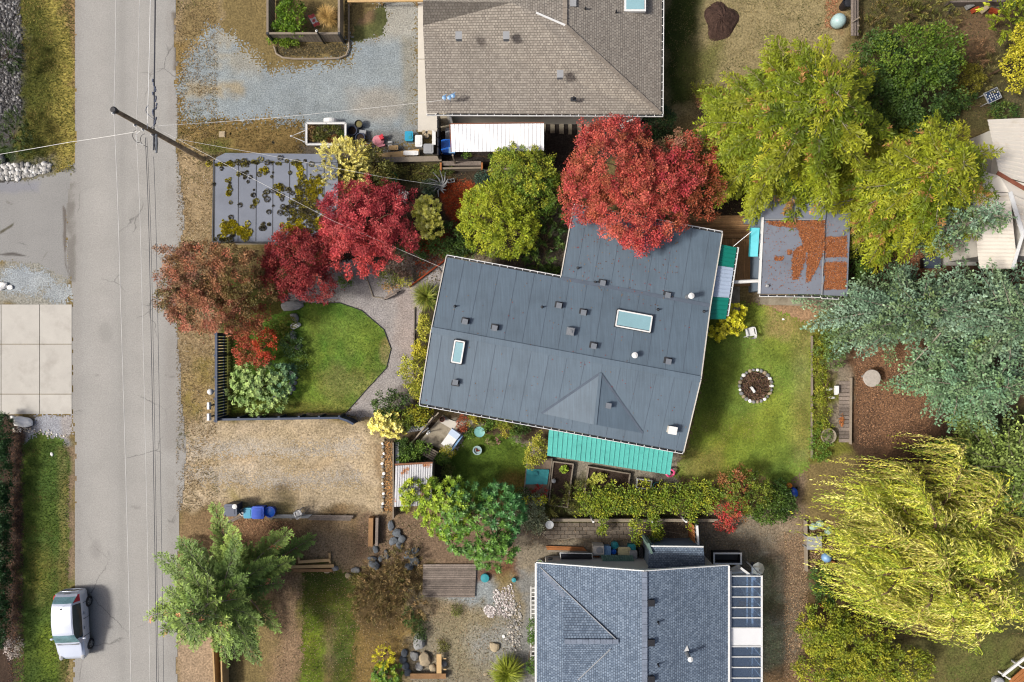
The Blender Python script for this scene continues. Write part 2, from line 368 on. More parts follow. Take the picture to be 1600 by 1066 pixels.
# ------------------------------------------------------------------ the ground: one sheet, fine in view, coarse to the horizon
TAN, TANL, OLV, GRN, GRNB, BRN, DBRN = (176, 152, 118), (200, 178, 144), (126, 116, 70), (82, 98, 36), (112, 138, 44), (122, 98, 76), (72, 58, 48)
GZ = [
 # western verges
 (rect(-900, -60, 37, 300), (84, 82, 80), 4, 5), (rect(33, -60, 118, 285), (92, 94, 42), 4, 5), (rect(80, -60, 112, 268), (172, 158, 82), 9, 7, .95),
 (rect(104, -60, 124, 268), (160, 130, 92), 3, 3, .8), (rect(-60, 225, 30, 258), (44, 60, 26), 5, 5), (rect(-900, 252, 92, 284), (120, 116, 100), 4, 4),
 (rect(-60, 405, 116, 476), (150, 148, 138), 4, 3), (rect(-60, 648, 118, 692), (144, 146, 150), 5, 5), (rect(-900, 650, 42, 1200), DBRN, 3, 3),
 (rect(36, 690, 118, 1200), (86, 108, 44), 4, 4), (rect(99, 690, 120, 920), (132, 114, 90), 4, 4), (rect(92, 1010, 120, 1200), (156, 136, 98), 5, 5), (rect(40, 830, 90, 960), (122, 116, 56), 10, 10, .6),
 # eastern verge of the road and the dry parking strip
 (rect(268, -60, 345, 800), (152, 134, 104), 3, 3), (rect(285, -60, 340, 70), (140, 122, 84), 8, 10), (rect(270, 60, 300, 220), (140, 118, 74), 4, 6),
 (rect(275, 180, 480, 245), (138, 116, 72), 6, 8), (ell(330, 240, 30, 20), (98, 100, 48), 8, 8), (rect(284, 240, 336, 520), (160, 140, 108), 4, 5), (rect(284, 560, 330, 640), (138, 122, 62), 8, 10, .8),
 (rect(284, 480, 342, 660), (172, 148, 110), 6, 6, .6, .7), ([(285, 655), (560, 655), (612, 690), (615, 800), (360, 812), (284, 800)], (188, 170, 142), 6, 5),
 (rect(295, 690, 560, 706), (196, 184, 166), 8, 7, .85), (rect(290, 732, 560, 748), (192, 178, 158), 8, 7, .8), (rect(290, 712, 520, 728), (172, 148, 112), 6, 7, .7), (rect(290, 755, 480, 775), (166, 144, 108), 8, 8, .7), (rect(440, 665, 600, 790), (192, 172, 138), 16, 12, .6, .9), (rect(300, 665, 600, 800), (160, 144, 112), 10, 14, .4, .9),
 (rect(350, 780, 460, 803), (146, 132, 80), 8, 6, .8),
 # yard south of it
 ([(290, 805), (610, 805), (600, 900), (470, 895), (280, 1100), (270, 900)], (134, 112, 82), 6, 6), (ell(400, 830, 70, 25), (154, 120, 90), 12, 10, .8), (ell(520, 860, 50, 30), (150, 132, 108), 16, 12, .7),
 (rect(270, 960, 350, 1200), (166, 144, 118), 8, 8), (rect(430, 890, 640, 1200), (132, 110, 66), 8, 8), (rect(425, 900, 475, 1200), (144, 120, 94), 10, 10), (rect(472, 885, 528, 1200), (84, 94, 36), 10, 6), (rect(520, 895, 558, 1200), (98, 96, 44), 8, 8),
 (rect(505, 960, 530, 1100), (138, 114, 84), 6, 6, .7), (ell(610, 925, 55, 60), (96, 80, 52), 10, 10), (rect(640, 930, 820, 1200), (138, 130, 112), 8, 8), (ell(700, 960, 55, 25), (146, 126, 96), 12, 14, .9), (ell(730, 1000, 60, 60), (142, 132, 104), 14, 14, .8),
 (rect(690, 880, 780, 945), (148, 154, 154), 8, 8), (ell(780, 1000, 40, 40), (150, 152, 150), 14, 10, .7), (rect(750, 880, 815, 910), (110, 78, 58), 6, 5, .9),
 (rect(555, 800, 850, 885), (124, 104, 84), 6, 6), (rect(586, 690, 620, 806), (150, 128, 98), 4, 4, .9),
 # between houses
 (rect(806, 835, 850, 1200), (128, 128, 124), 4, 3), (rect(806, 835, 1090, 890), (136, 126, 108), 4, 3), (rect(820, 808, 1090, 838), (98, 88, 76), 4, 3),
 (rect(1085, 805, 1262, 1200), (122, 114, 100), 6, 6), (rect(1190, 870, 1225, 1100), (108, 108, 76), 12, 8, .9), (ell(1238, 870, 22, 70), (152, 128, 104), 12, 10, .8), (rect(1085, 805, 1250, 835), (156, 142, 120), 6, 8, .7), (rect(1255, 810, 1310, 880), (178, 140, 100), 4, 4),
 (rect(1185, 1040, 1290, 1200), (130, 104, 74), 8, 8), (rect(1400, 980, 1620, 1200), (110, 104, 62), 10, 10), (rect(1470, 1000, 1580, 1066), (96, 106, 52), 12, 14, .8, .6),
 # south garden
 (rect(600, 640, 850, 700), (84, 72, 56), 5, 5), (rect(614, 690, 700, 790), (70, 66, 46), 5, 5), (rect(800, 690, 1060, 800), (146, 138, 122), 5, 5), (rect(690, 660, 760, 720), (170, 164, 150), 3, 3), (rect(800, 760, 1110, 812), (74, 72, 44), 5, 5),
 # north garden and bank
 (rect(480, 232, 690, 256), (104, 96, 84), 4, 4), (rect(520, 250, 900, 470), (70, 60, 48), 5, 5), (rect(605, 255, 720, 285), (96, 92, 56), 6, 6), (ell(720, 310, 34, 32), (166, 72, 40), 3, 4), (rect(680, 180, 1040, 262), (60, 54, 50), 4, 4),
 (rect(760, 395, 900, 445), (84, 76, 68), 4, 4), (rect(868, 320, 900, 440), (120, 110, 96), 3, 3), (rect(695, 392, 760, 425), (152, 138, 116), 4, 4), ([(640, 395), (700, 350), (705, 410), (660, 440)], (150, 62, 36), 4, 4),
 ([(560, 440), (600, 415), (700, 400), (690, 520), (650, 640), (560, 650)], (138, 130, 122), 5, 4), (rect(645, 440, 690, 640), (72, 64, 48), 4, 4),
 (rect(340, 430, 480, 650), (86, 88, 42), 6, 5), (rect(365, 470, 440, 520), (92, 88, 40), 10, 8, .8),
 # north-east yard
 (rect(1030, -60, 1320, 190), (152, 138, 100), 8, 6), (rect(1036, -60, 1092, 170), (64, 74, 32), 9, 8), (rect(1075, 70, 1130, 140), (108, 110, 56), 12, 10, .8), (ell(1105, 160, 20, 12), (150, 112, 76), 8, 8, .7),  # dark green strip beside the tan house carries its cast shadow in the colour
 (rect(1085, 160, 1180, 345), (62, 52, 42), 8, 8), (rect(1290, -60, 1310, 50), (150, 112, 78), 6, 6, .7),
 (rect(1340, -60, 1640, 200), (92, 86, 54), 8, 8), (ell(1520, 60, 46, 38), (120, 96, 72), 12, 8, .9), (rect(1480, 0, 1580, 18), (116, 110, 100), 4, 3), (rect(1560, 130, 1640, 190), (104, 98, 70), 8, 8, .8),
 # east
 (rect(1180, 455, 1330, 485), (122, 112, 98), 3, 3), (rect(1195, 475, 1270, 520), (176, 142, 110), 8, 10, .9), (rect(1266, 490, 1330, 720), (112, 112, 48), 5, 4), (rect(1300, 560, 1330, 680), (146, 134, 116), 5, 5),
 (rect(1326, 380, 1600, 720), (82, 64, 50), 6, 5), (ell(1400, 600, 70, 80), (144, 108, 80), 18, 14, .95), (rect(1400, 355, 1470, 420), (156, 100, 66), 8, 8, .8), (ell(1395, 720, 60, 25), (86, 66, 50), 8, 8), (rect(1226, 700, 1262, 800), (126, 108, 92), 6, 6, .8),
 (rect(1500, 640, 1640, 1000), (74, 74, 44), 10, 8), (rect(1250, 810, 1520, 990), (96, 80, 54), 8, 6),
]
fx = np.concatenate([-np.geomspace(520, 33, 14), np.arange(-32, 32.01, .15), np.geomspace(33, 520, 14)])
fy = np.concatenate([-np.geomspace(520, 23, 14), np.arange(-22, 22.01, .15), np.geomspace(23, 520, 14)])
X, Y = np.meshgrid(fx, fy)
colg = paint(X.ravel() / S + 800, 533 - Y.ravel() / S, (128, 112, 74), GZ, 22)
mo = 1 + .16 * fbm(X.ravel(), Y.ravel(), 1.2, 4, 2)
colg = colg * mo[:, None]
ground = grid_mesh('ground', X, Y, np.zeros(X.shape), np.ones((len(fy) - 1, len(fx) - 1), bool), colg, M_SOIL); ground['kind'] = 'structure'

# ------------------------------------------------------------------ roads, drives, paths, lawns
ROAD = [(118, -2500), (118, -60), (118, 250), (109, 285), (104, 330), (105, 400), (113, 440), (113, 640), (118, 690), (117, 880), (116, 1066), (116, 3600),
        (275, 3600), (275, 1066), (276, 940), (279, 860), (281, 800), (289, 760), (290, 690), (284, 620), (280, 560), (275, 470), (276, 400), (288, 355), (285, 300), (276, 235), (277, 150), (272, 130), (276, 110), (272, 60), (275, 0), (275, -60), (275, -2500)]
xs = np.arange((96 - 800) * S, (300 - 800) * S, .1); ys = np.concatenate([np.arange(-120, -22, 2.), np.arange(-22, 22, .1), np.arange(22, 122, 2.)])
X, Y = np.meshgrid(xs, ys); cx = (X[:-1, :-1] + X[1:, 1:]) / 2 / S + 800; cy = 533 - (Y[:-1, :-1] + Y[1:, 1:]) / 2 / S
edge = (poly_sd(cx.ravel(), cy.ravel(), ROAD) + 2.4 * fbm(cx.ravel(), cy.ravel(), 11, 3, 4)).reshape(cx.shape)
RZ = [(rect(100, -60, 128, 1120), (154, 151, 146), 6, 4, .6), (rect(140, -60, 172, 1120), (172, 169, 163), 12, 6, .5), (rect(205, -60, 235, 1120), (171, 168, 162), 12, 6, .4), (rect(255, 480, 290, 700), (150, 147, 142), 10, 6, .6), (rect(104, 285, 118, 440), (126, 122, 116), 3, 4, .9, .8), (rect(186, -60, 196, 1120), (152, 150, 145), 5, 3, .5), (rect(262, -60, 292, 1120), (148, 144, 138), 5, 6, .5, .6), ([(140, 585), (165, 588), (150, 586)], (130, 127, 122), 1, 1), ([(258, 586), (275, 590), (262, 588)], (126, 123, 118), 1, 1), ([(200, 790), (222, 793), (212, 796)], (136, 133, 128), 2, 3), (ell(165, 520, 10, 16), (150, 148, 143), 5, 5, .6), (ell(230, 690, 14, 30), (172, 170, 165), 8, 6, .6), (ell(150, 860, 8, 14), (146, 143, 139), 5, 5, .6), (ell(215, 330, 16, 24), (154, 152, 147), 8, 8, .6), ([(270, 20), (274, 60), (270, 110), (277, 112), (279, 20)], (120, 112, 102), 2, 3)]
colr = paint(X.ravel() / S + 800, 533 - Y.ravel() / S, (164, 162, 157), RZ)
road = grid_mesh('road', X, Y, np.full(X.shape, .012), edge > 0, colr, M_ASPH); road['kind'] = 'structure'
sheet('asphalt_driveway', [(-160, 284), (0, 284), (60, 280), (92, 270), (112, 258), (112, 285), (105, 330), (106, 400), (113, 440), (85, 428), (60, 412), (0, 408), (-160, 408)], .006, M_ASPH, (148, 147, 144),
      [(rect(-60, 285, 60, 300), (138, 139, 146), 6, 4, .8), ([(0, 398), (20, 395), (45, 401), (20, 399)], (96, 92, 88), 1, 1.5), ([(0, 362), (22, 348), (24, 345), (20, 354), (0, 366)], (92, 88, 74), 1, 1.5), ([(10, 314), (20, 320), (12, 317)], (120, 116, 110), 1, 1), ([(98, 320), (104, 330), (103, 410), (112, 440), (101, 412)], (112, 106, 100), 1.2, 2), ([(64, 410), (76, 392), (70, 398)], (126, 122, 116), 1, 1)], seed=1)
for x, y, rx, ry, s in ((40, 440, 45, 22, 1), (92, 458, 24, 16, 2)):
    sheet('gravel_patch', ell(x, y, rx, ry), .004 + .003 * s, M_GRAVEL, (158, 164, 166), [], amp=9, seed=s, fuzz=4)
sheet('gravel_patch', [(55, 650), (112, 650), (112, 676), (100, 684), (70, 676), (55, 668)], .005, M_GRAVEL, (160, 162, 168), [(rect(95, 650, 120, 690), (170, 160, 150), 5, 5, .7)], seed=5)
# concrete drive: slabs are parts of the drive
drive = bpy.data.objects.new('concrete_driveway', None); COL.objects.link(drive); drive['kind'] = 'structure'; drive.location = P(30, 560, 0)
for x0, x1 in ((-60, 1.2), (2.2, 61.4), (62.4, 112)):
    for y0, y1 in ((476, 537.4), (538.4, 615.5), (616.5, 647)):
        b = MB(); b.prism([P(x0, y1, .03 + random.uniform(0, .004)), P(x1, y1, .031), P(x1, y0, .032), P(x0, y0, .03)], .04); b.build('slab', M_CONC, drive)
sheet('gravel_yard', [(280, 118), (300, 80), (335, 40), (370, 60), (420, 112), (545, 95), (548, 60), (590, 55), (605, -80), (655, -80), (655, 214), (620, 234), (480, 215), (470, 192), (395, 186), (288, 188), (278, 150)], .006, M_GRAVEL, (144, 153, 156),
      [(rect(330, 40, 420, 112), (158, 154, 140), 14, 14, .8, .8), (rect(545, 0, 660, 60), (164, 160, 148), 14, 12, .8), (rect(290, 128, 380, 150), (160, 146, 116), 8, 10, .8, .8), (rect(630, 60, 656, 200), (146, 142, 128), 8, 8, .8), (ell(590, 165, 40, 25), (166, 158, 144), 14, 10, .7), (rect(540, 205, 655, 240), (126, 126, 122), 8, 8, .9), (rect(540, 140, 630, 170), (150, 146, 136), 14, 10, .5)], amp=9, nscale=20, seed=3, fuzz=7)
sheet('moss_patch', [(548, 62), (560, 30), (600, 5), (606, 30), (600, 52), (575, 62), (556, 66)], .010, M_GRASS, (98, 100, 60), [(ell(565, 22, 20, 20), (136, 112, 84), 6, 6)], amp=3, seed=8)
sheet('gravel_path', [(440, 470), (470, 440), (520, 410), (560, 405), (600, 425), (650, 440), (700, 405), (690, 450), (662, 480), (648, 520), (646, 570), (625, 605), (606, 632), (590, 655), (540, 648), (570, 612), (605, 575), (612, 545), (600, 515), (565, 485), (530, 473), (490, 474)], .007, M_GRAVEL, (158, 152, 148),
      [(rect(620, 430, 665, 560), (166, 152, 144), 10, 8, .7), (rect(480, 420, 560, 470), (150, 146, 140), 10, 8, .7)], amp=2, seed=4)
def lawn(nm, poly, base, zones, amp, seed, z=.01): return sheet(nm, poly, z, M_GRASS, base, zones, res=.075, amp=amp, seed=seed, fuzz=2.2 if amp > 1.5 else .4)
FRONT = [(362, 645), (360, 540), (400, 505), (440, 488), (475, 474), (530, 473), (565, 485), (600, 515), (611, 545), (604, 575), (570, 612), (540, 645)]
lawn('front_lawn', FRONT, (96, 130, 48), [(ell(500, 560, 60, 40), (76, 104, 40), 20, 20, .7, .8), (rect(470, 480, 600, 640), (124, 142, 60), 12, 16, .7, .7), (ell(545, 595, 50, 30), (128, 128, 74), 18, 20, .8, .8), (ell(603, 550, 9, 22), (160, 144, 98), 5, 4, .8), (rect(440, 630, 545, 650), (128, 124, 66), 8, 6, .8), (rect(355, 540, 370, 645), (74, 84, 36), 6, 5, .9), (ell(430, 640, 60, 18), (112, 116, 52), 10, 8, .7)], 1.2, 11)
BACK = [(1108, 500), (1150, 470), (1200, 478), (1245, 500), (1268, 505), (1268, 692), (1262, 730), (1225, 762), (1180, 740), (1110, 752), (1052, 745), (1075, 700), (1096, 600)]
lawn('back_lawn', BACK, (128, 146, 60), [(rect(1195, 475, 1270, 530), (166, 146, 100), 14, 12, .8, .8), (rect(1240, 500, 1268, 720), (140, 136, 78), 14, 10, .8), (ell(1150, 690, 60, 35), (122, 140, 52), 20, 15, .7), (rect(1060, 700, 1130, 755), (140, 132, 72), 14, 10, .8), (rect(1090, 520, 1130, 680), (94, 112, 44), 14, 12, .8)], 2, 12)
lawn('side_lawn', [(690, 740), (705, 712), (735, 672), (775, 678), (828, 700), (824, 772), (760, 778), (700, 772)], (88, 110, 40), [(ell(800, 755, 26, 14), (140, 110, 66), 10, 10, .7), (rect(690, 700, 740, 775), (80, 102, 36), 14, 10, .8)], 2, 13)
lawn('verge_lawn', [(38, 690), (60, 676), (100, 686), (108, 720), (104, 900), (108, 1000), (100, 1120), (30, 1120), (34, 900)], (82, 102, 44), [(rect(60, 980, 90, 1060), (112, 130, 46), 12, 10, .8), (rect(38, 850, 80, 960), (118, 116, 60), 10, 12, .6, .8), (rect(92, 700, 110, 1100), (132, 122, 72), 6, 6, .7)], 3, 14)
lawn('yard_grass', [(472, 1120), (474, 960), (478, 896), (530, 893), (556, 905), (556, 960), (545, 1120)], (88, 96, 38), [(rect(474, 960, 506, 1120), (104, 122, 38), 8, 8, .8), (rect(506, 960, 524, 1120), (130, 110, 76), 8, 9, .7), (ell(515, 905, 35, 14), (70, 82, 34), 8, 6, .7)], 11, 15)
sheet('tyre_track', [(290, 690), (330, 696), (420, 700), (560, 694), (562, 704), (420, 712), (330, 708), (290, 704)], .005, M_GRAVEL, (178, 168, 152), [], amp=7, seed=41, fuzz=7)
sheet('tyre_track', [(290, 728), (340, 738), (440, 746), (560, 742), (560, 752), (440, 760), (340, 754), (290, 746)], .005, M_GRAVEL, (176, 165, 148), [], amp=7, seed=42, fuzz=7)

# ------------------------------------------------------------------ grass blades (nobody could count them)
def tufts(name, label, poly, dens, hgt, cols, seed, spread=1.0, cut=None, amp=3):
    r = np.random.default_rng(seed); xs = [p[0] for p in poly]; ys = [p[1] for p in poly]
    a = (max(xs) - min(xs)) * (max(ys) - min(ys)) * S * S; n = int(a * dens)
    px = r.uniform(min(xs), max(xs), n); py = r.uniform(min(ys), max(ys), n)
    k = poly_sd(px, py, poly) + amp * fbm(px, py, 12, 3, seed) > 0
    k &= fbm(px, py, 14, 3, seed + 3) > (-1 if cut is None else cut)
    px, py = px[k], py[k]; n = len(px)
    b = np.stack([(px - 800) * S, (533 - py) * S, np.full(n, .012)], 1)
    ci = np.clip(((fbm(px, py, 26, 4, seed + 7) + 1) / 2 * 1.5 - .25 + r.normal(0, .16, n)) * len(cols), 0, len(cols) - 1e-3).astype(int)
    col = np.array([C(*c) for c in cols])[ci] * r.normal(1, .16, (n, 1)).clip(.5, 1.5)
    vs = []; cs = []
    for j in range(2):
        an = r.uniform(0, 2 * np.pi, n); d = np.stack([np.cos(an), np.sin(an), np.zeros(n)], 1); s = np.stack([-np.sin(an), np.cos(an), np.zeros(n)], 1)
        h = hgt * r.uniform(.5, 1.3, (n, 1)); w = hgt * .35 * r.uniform(.6, 1.3, (n, 1))
        tip = b + d * h * r.uniform(.3, 1.3, (n, 1)) * spread + np.array([0, 0, 1]) * h
        vs.append(np.stack([b - s * w / 2, b + s * w / 2, tip], 1).reshape(-1, 3)); cs.append(np.repeat(col, 3, 0))
    v = np.concatenate(vs); c = np.concatenate(cs)
    o = raw_mesh(name, v, np.arange(len(v)).reshape(-1, 3), c, M_BLADE); tag(o, label, 'grass', kind='stuff'); return o
G1 = [(76, 104, 36), (92, 124, 42), (108, 140, 50), (140, 152, 72)]
G2 = [(150, 126, 86), (172, 146, 104), (190, 166, 122), (128, 124, 70)]
tufts('grass', 'short green grass of the front lawn inside the navy fence', FRONT, 330, .05, G1, 21, amp=1)
tufts('grass', 'mown green grass of the back lawn round the stone ring', BACK, 300, .05, [(92, 110, 42), (110, 134, 48), (132, 150, 58), (164, 154, 92)], 22)
tufts('grass', 'green grass verge beside the parked silver car', rect(36, 690, 108, 1070), 260, .07, [(74, 96, 40), (90, 118, 46), (106, 130, 50), (136, 130, 70)], 23)
tufts('grass', 'olive and yellow grass verge at the top of the road', rect(34, -10, 117, 270), 260, .08, [(86, 96, 40), (116, 120, 52), (156, 148, 72), (180, 160, 92)], 24)
tufts('grass', 'dry tan grass along the right edge of the road', rect(276, 0, 340, 800), 200, .07, G2, 25, cut=-.35)
tufts('grass', 'dry tan grass of the parking strip beside the trench of bins', [(290, 658), (560, 658), (612, 690), (612, 800), (360, 808), (288, 800)], 130, .05, [(172, 150, 116), (190, 168, 132), (200, 182, 150), (150, 134, 92)], 26, cut=.15)
tufts('grass', 'small green lawn below the teal awning with a blue pot', [(690, 740), (735, 672), (828, 700), (824, 772), (700, 772)], 300, .05, [(70, 94, 32), (84, 110, 36), (98, 124, 44)], 27)
tufts('grass', 'patchy green grass strips beside the bare yard', rect(472, 892, 558, 1070), 240, .06, [(66, 84, 28), (88, 104, 36), (108, 122, 40), (140, 120, 70)], 28, cut=-.2)
tufts('grass', 'rough dry grass and moss of the yard near the tan house', rect(1040, 0, 1300, 190), 150, .06, [(64, 76, 30), (120, 116, 64), (160, 142, 96), (172, 152, 104)], 29, cut=-.2)
tufts('grass', 'brown weeds between the gravel yard and the flat garage', rect(280, 186, 478, 242), 200, .07, [(120, 106, 60), (150, 122, 74), (104, 104, 48)], 30, cut=-.15)
tufts('grass', 'thin grass under the willow beside the orange deck', rect(1400, 985, 1600, 1070), 160, .06, [(84, 94, 42), (110, 104, 62), (140, 116, 80)], 31, cut=-.1)
tufts('grass', 'trampled olive grass beside the glass sunroom', rect(1190, 830, 1262, 1070), 120, .05, [(104, 100, 66), (130, 112, 84), (90, 96, 56)], 32, cut=0)
# ------------------------------------------------------------------ buildings
def gutter(parent, p0, p1, side, n, w=.1, mt=None, name='gutter'):
    """white open gutter with a dark trough, from p0 to p1; side: horizontal outward direction"""
    p0 = Vector(p0); p1 = Vector(p1); s = Vector(side).normalized(); d = Vector((0, 0, .05))
    b = MB(); b.beam(p0 + s * w - d * .4, p1 + s * w - d * .4, .03, .12)
    for k in range(n + 1):
        q = p0.lerp(p1, k / n); b.beam(q + s * .005, q + s * w, .035, .02)
    g = b.build(name, mt or M_WHITE, parent)
    t = MB(); t.beam(p0 + s * w * .5 - Vector((0, 0, .09)), p1 + s * w * .5 - Vector((0, 0, .09)), w * .8, .02); t.build('trough', M_DARK, g)
    return g
def ribbed(a, b_, c, d, n, hgt=.03, duty=.3, t=.01):
    """metal sheet a-b (eave) c-d (top, d above a) with n raised ribs running a->d"""
    a, b_, c, d = map(Vector, (a, b_, c, d)); nr = (b_ - a).cross(d - a).normalized()
    if nr.z < 0: nr = -nr
    lo = []; hi = []; m = MB()
    prof = []
    for k in range(n):
        prof += [(k / n, 0), ((k + 1 - duty) / n, 0), ((k + 1 - duty * .8) / n, 1), ((k + 1 - duty * .2) / n, 1)]
    prof.append((1, 0))
    vs = []
    for u, h in prof: vs += [a.lerp(b_, u) + nr * h * hgt, d.lerp(c, u) + nr * h * hgt]
    k = len(prof); m.add(vs, [(2 * i, 2 * i + 2, 2 * i + 3, 2 * i + 1) for i in range(k - 1)])
    m.add([p - nr * t for p in vs], [(2 * i + 1, 2 * i + 3, 2 * i + 2, 2 * i) for i in range(k - 1)])
    return m
def caps(parent, p0, p1, mt, w=.26, step=.3, name='ridge_cap'):
    p0 = Vector(p0); p1 = Vector(p1); n = max(1, int((p1 - p0).length / step)); b = MB()
    for k in range(n):
        a = p0.lerp(p1, k / n); c = p0.lerp(p1, (k + .97) / n)
        b.beam(a + Vector((0, 0, .03 + .012 * (k % 2))), c + Vector((0, 0, .022 + .012 * (k % 2))), w, .03)
    return b.build(name, mt, parent)

# ---- main house: low gable of rolled membrane, wing to the north
RA = math.radians(-10.4); RU = Vector((math.cos(RA), math.sin(RA), 0)); RV = Vector((math.sin(RA), -math.cos(RA), 0))
R0 = P(698, 402, 3.0); R0.z = 0
EZ, RZH, WZ = 3.0, 3.75, 2.75
def rh(u, v):
    if v >= 0: return RZH - abs(v - 4.02) * (RZH - EZ) / 4.02
    return EZ + v * (EZ - WZ) / 4.0
def RP(u, v, dz=0): p = R0 + RU * u + RV * v; p.z = rh(u, v) + dz; return p
def roof_at(px, py):
    z = 3.4
    for _ in range(5):
        w = P(px, py, z); d = w - R0; u, v = d.dot(RU), d.dot(RV); z = rh(u, v)
    return u, v
house = T('bungalow', 'large bungalow with slate grey membrane roof set at an angle in the middle', 'house', R0 + RU * 7 + RV * 4)
b = MB()
for (u0, u1, v0, v1) in ((.35, 14.1, .35, 7.65), (6.65, 14.1, -3.65, .35)):
    ps = [R0 + RU * u + RV * v for u, v in ((u0, v0), (u1, v0), (u1, v1), (u0, v1))]
    b.prism([Vector((p.x, p.y, 2.62)) for p in ps[::-1]], 2.6)
b.build('wall', M_WALLB, house)
def strip(u0, u1, v0, v1, dz):
    b = MB(); c = [RP(u0, v1, dz), RP(u1, v1, dz), RP(u1, v0, dz), RP(u0, v0, dz)]; b.prism(c, .07); so = b.build('roof_strip', M_MEMB, house)
    b = MB(); b.beam(RP(u0 + .012, v0, dz + .006), RP(u0 + .012, v1, dz + .006), .014, .012); b.build('lap_seam', M_LAP, so)
W_ = .965
for sec, (v0, v1, ua, ub) in enumerate(((0.0, 4.0, 0, 14.5), (4.04, 8.05, 0, 14.5), (-4.0, -.004, 6.3, 14.5))):
    off = (0, .4, .2)[sec]; u = ua - off
    k = 0
    while u < ub - .01:
        a = max(u, ua); c = min(u + W_ + .03, ub)
        if c - a > .05: strip(a, c, v0, v1, (.0, .007)[k % 2] + sec * .002)
        u += W_; k += 1
b = MB(); b.beam(RP(-.01, 4.02, .025), RP(14.51, 4.02, .025), .32, .03); b.build('ridge_strip', M_MEMB, house)
b = MB(); b.beam(RP(6.35, 0, .02), RP(14.5, 0, .02), .2, .02); b.build('roof_seam', M_LAP, house)
b = MB()
b.beam(RP(-.03, 0, -.05), RP(-.03, 4.02, -.05), .05, .2); b.beam(RP(-.03, 4.02, -.05), RP(-.03, 8.05, -.05), .05, .2)
b.beam(RP(14.53, -4, -.05), RP(14.53, 0, -.05), .05, .2); b.beam(RP(14.53, 0, -.05), RP(14.53, 4.02, -.05), .05, .2); b.beam(RP(14.53, 4.02, -.05), RP(14.53, 8.05, -.05), .05, .2)
b.beam(RP(6.27, -4, -.05), RP(6.27, -.1, -.05), .05, .2)
each(b, 'fascia', M_OFFW, house)
gutter(house, RP(0, -.02, .02), RP(6.25, -.02, .02), -RV, 15); gutter(house, RP(6.3, -4.02, .02), RP(14.5, -4.02, .02), -RV, 20)
gutter(house, RP(0, 8.07, .02), RP(14.5, 8.07, .02), RV, 34)
# cross gable on the south slope
ap = roof_at(938, 583); fl = roof_at(846, 646); fr = roof_at(1004, 677)
A = RP(*ap, .03); L_ = RP(*fl, .02); R_ = RP(*fr, .02); mid = (L_ + R_) / 2; F = Vector((mid.x, mid.y, A.z - .03)) + RU * .1
dm = MB(); dm.face([A, L_, F], RV); do = dm.build('gable_roof', M_MEMB, house); dm = MB(); dm.face([A, F, R_], RV); dm.build('gable_roof', M_MEMB, house)
dm = MB(); dm.add([L_, R_, F, L_ - Vector((0, 0, .1)), R_ - Vector((0, 0, .1))], [(0, 1, 2), (0, 3, 4, 1)]); dm.build('gable_front', M_MEMB, house)
b = MB(); b.beam(A + Vector((0, 0, .015)), F + Vector((0, 0, .015)), .16, .03); b.build('gable_ridge', M_MEMB, house)
for q in (L_, R_):
    b = MB(); b.beam(A.lerp(q, .02) + Vector((0, 0, .01)), q + Vector((0, 0, .01)), .12, .02); b.build('valley_strip', M_LAP, house)
# roof fittings
def on_roof(px, py, dz=0): u, v = roof_at(px, py); return RP(u, v, dz)
for x, y in ((727, 503), (773, 513), (873, 478), (911, 489), (941, 443), (1042, 462), (927, 541), (1043, 565), (949, 633), (712, 597)):
    p = on_roof(x, y); z_ = .24 if (x, y) != (949, 633) else .45
    b = MB(); b.box(p + Vector((0, 0, z_ / 2 - .03)), (.24, .24, z_ + .06), RA)
    b.add([p + Matrix.Rotation(RA, 3, 'Z') @ Vector((sx * .22, sy * .22, .022)) for sx, sy in ((-1, -1), (1, -1), (1, 1), (-1, 1))], [(0, 1, 2, 3)])
    vo = b.build('roof_vent', M_DARK, house)
    b = MB(); b.box(p + Vector((0, 0, z_ + .02)), (.29, .29, .04), RA); b.build('vent_cap', M_VENT, vo)
p = on_roof(891, 518); b = MB(); b.box(p + Vector((0, 0, .12)), (.42, .42, .3), RA); vo = b.build('box_vent', M_VENT, house)
b = MB(); b.box(p + Vector((0, 0, .29)), (.36, .36, .04), RA); b.box(p + Vector((0, 0, .33)), (.16, .16, .05), RA); b.build('vent_cap', M_GREYM, vo)
p = on_roof(1048, 671); b = MB(); b.box(p + Vector((0, 0, .2)), (.4, .36, .5), RA); vo = b.build('white_box_vent', M_OFFW, house)
b = MB(); b.box(p + Vector((0, 0, .47)), (.46, .42, .04), RA); b.build('vent_cap', M_WHITE, vo)
for x, y, r, h_ in ((1074, 464, .13, .75), (990, 555, .13, .3)):
    p = on_roof(x, y); b = MB(); b.lathe(p, [(r, -.1), (r, h_)], 14); vo = b.build('flue_pipe', M_GREYM, house)
    b = MB(); b.lathe(p + Vector((0, 0, h_)), [(r * .6, 0), (r * 1.25, .05), (r * 1.25, .09), (r * .3, .14)], 14); b.build('flue_cap', M_WHITE, vo)
for x, y in ((847, 480), (711, 479), (1028, 484), (1100, 487), (903, 419), (930, 441)):
    p = on_roof(x, y); b = MB(); b.lathe(p, [(.09, 0), (.05, .06), (.04, .22), (.02, .23)], 10); b.build('vent_pipe', M_DARK, house)
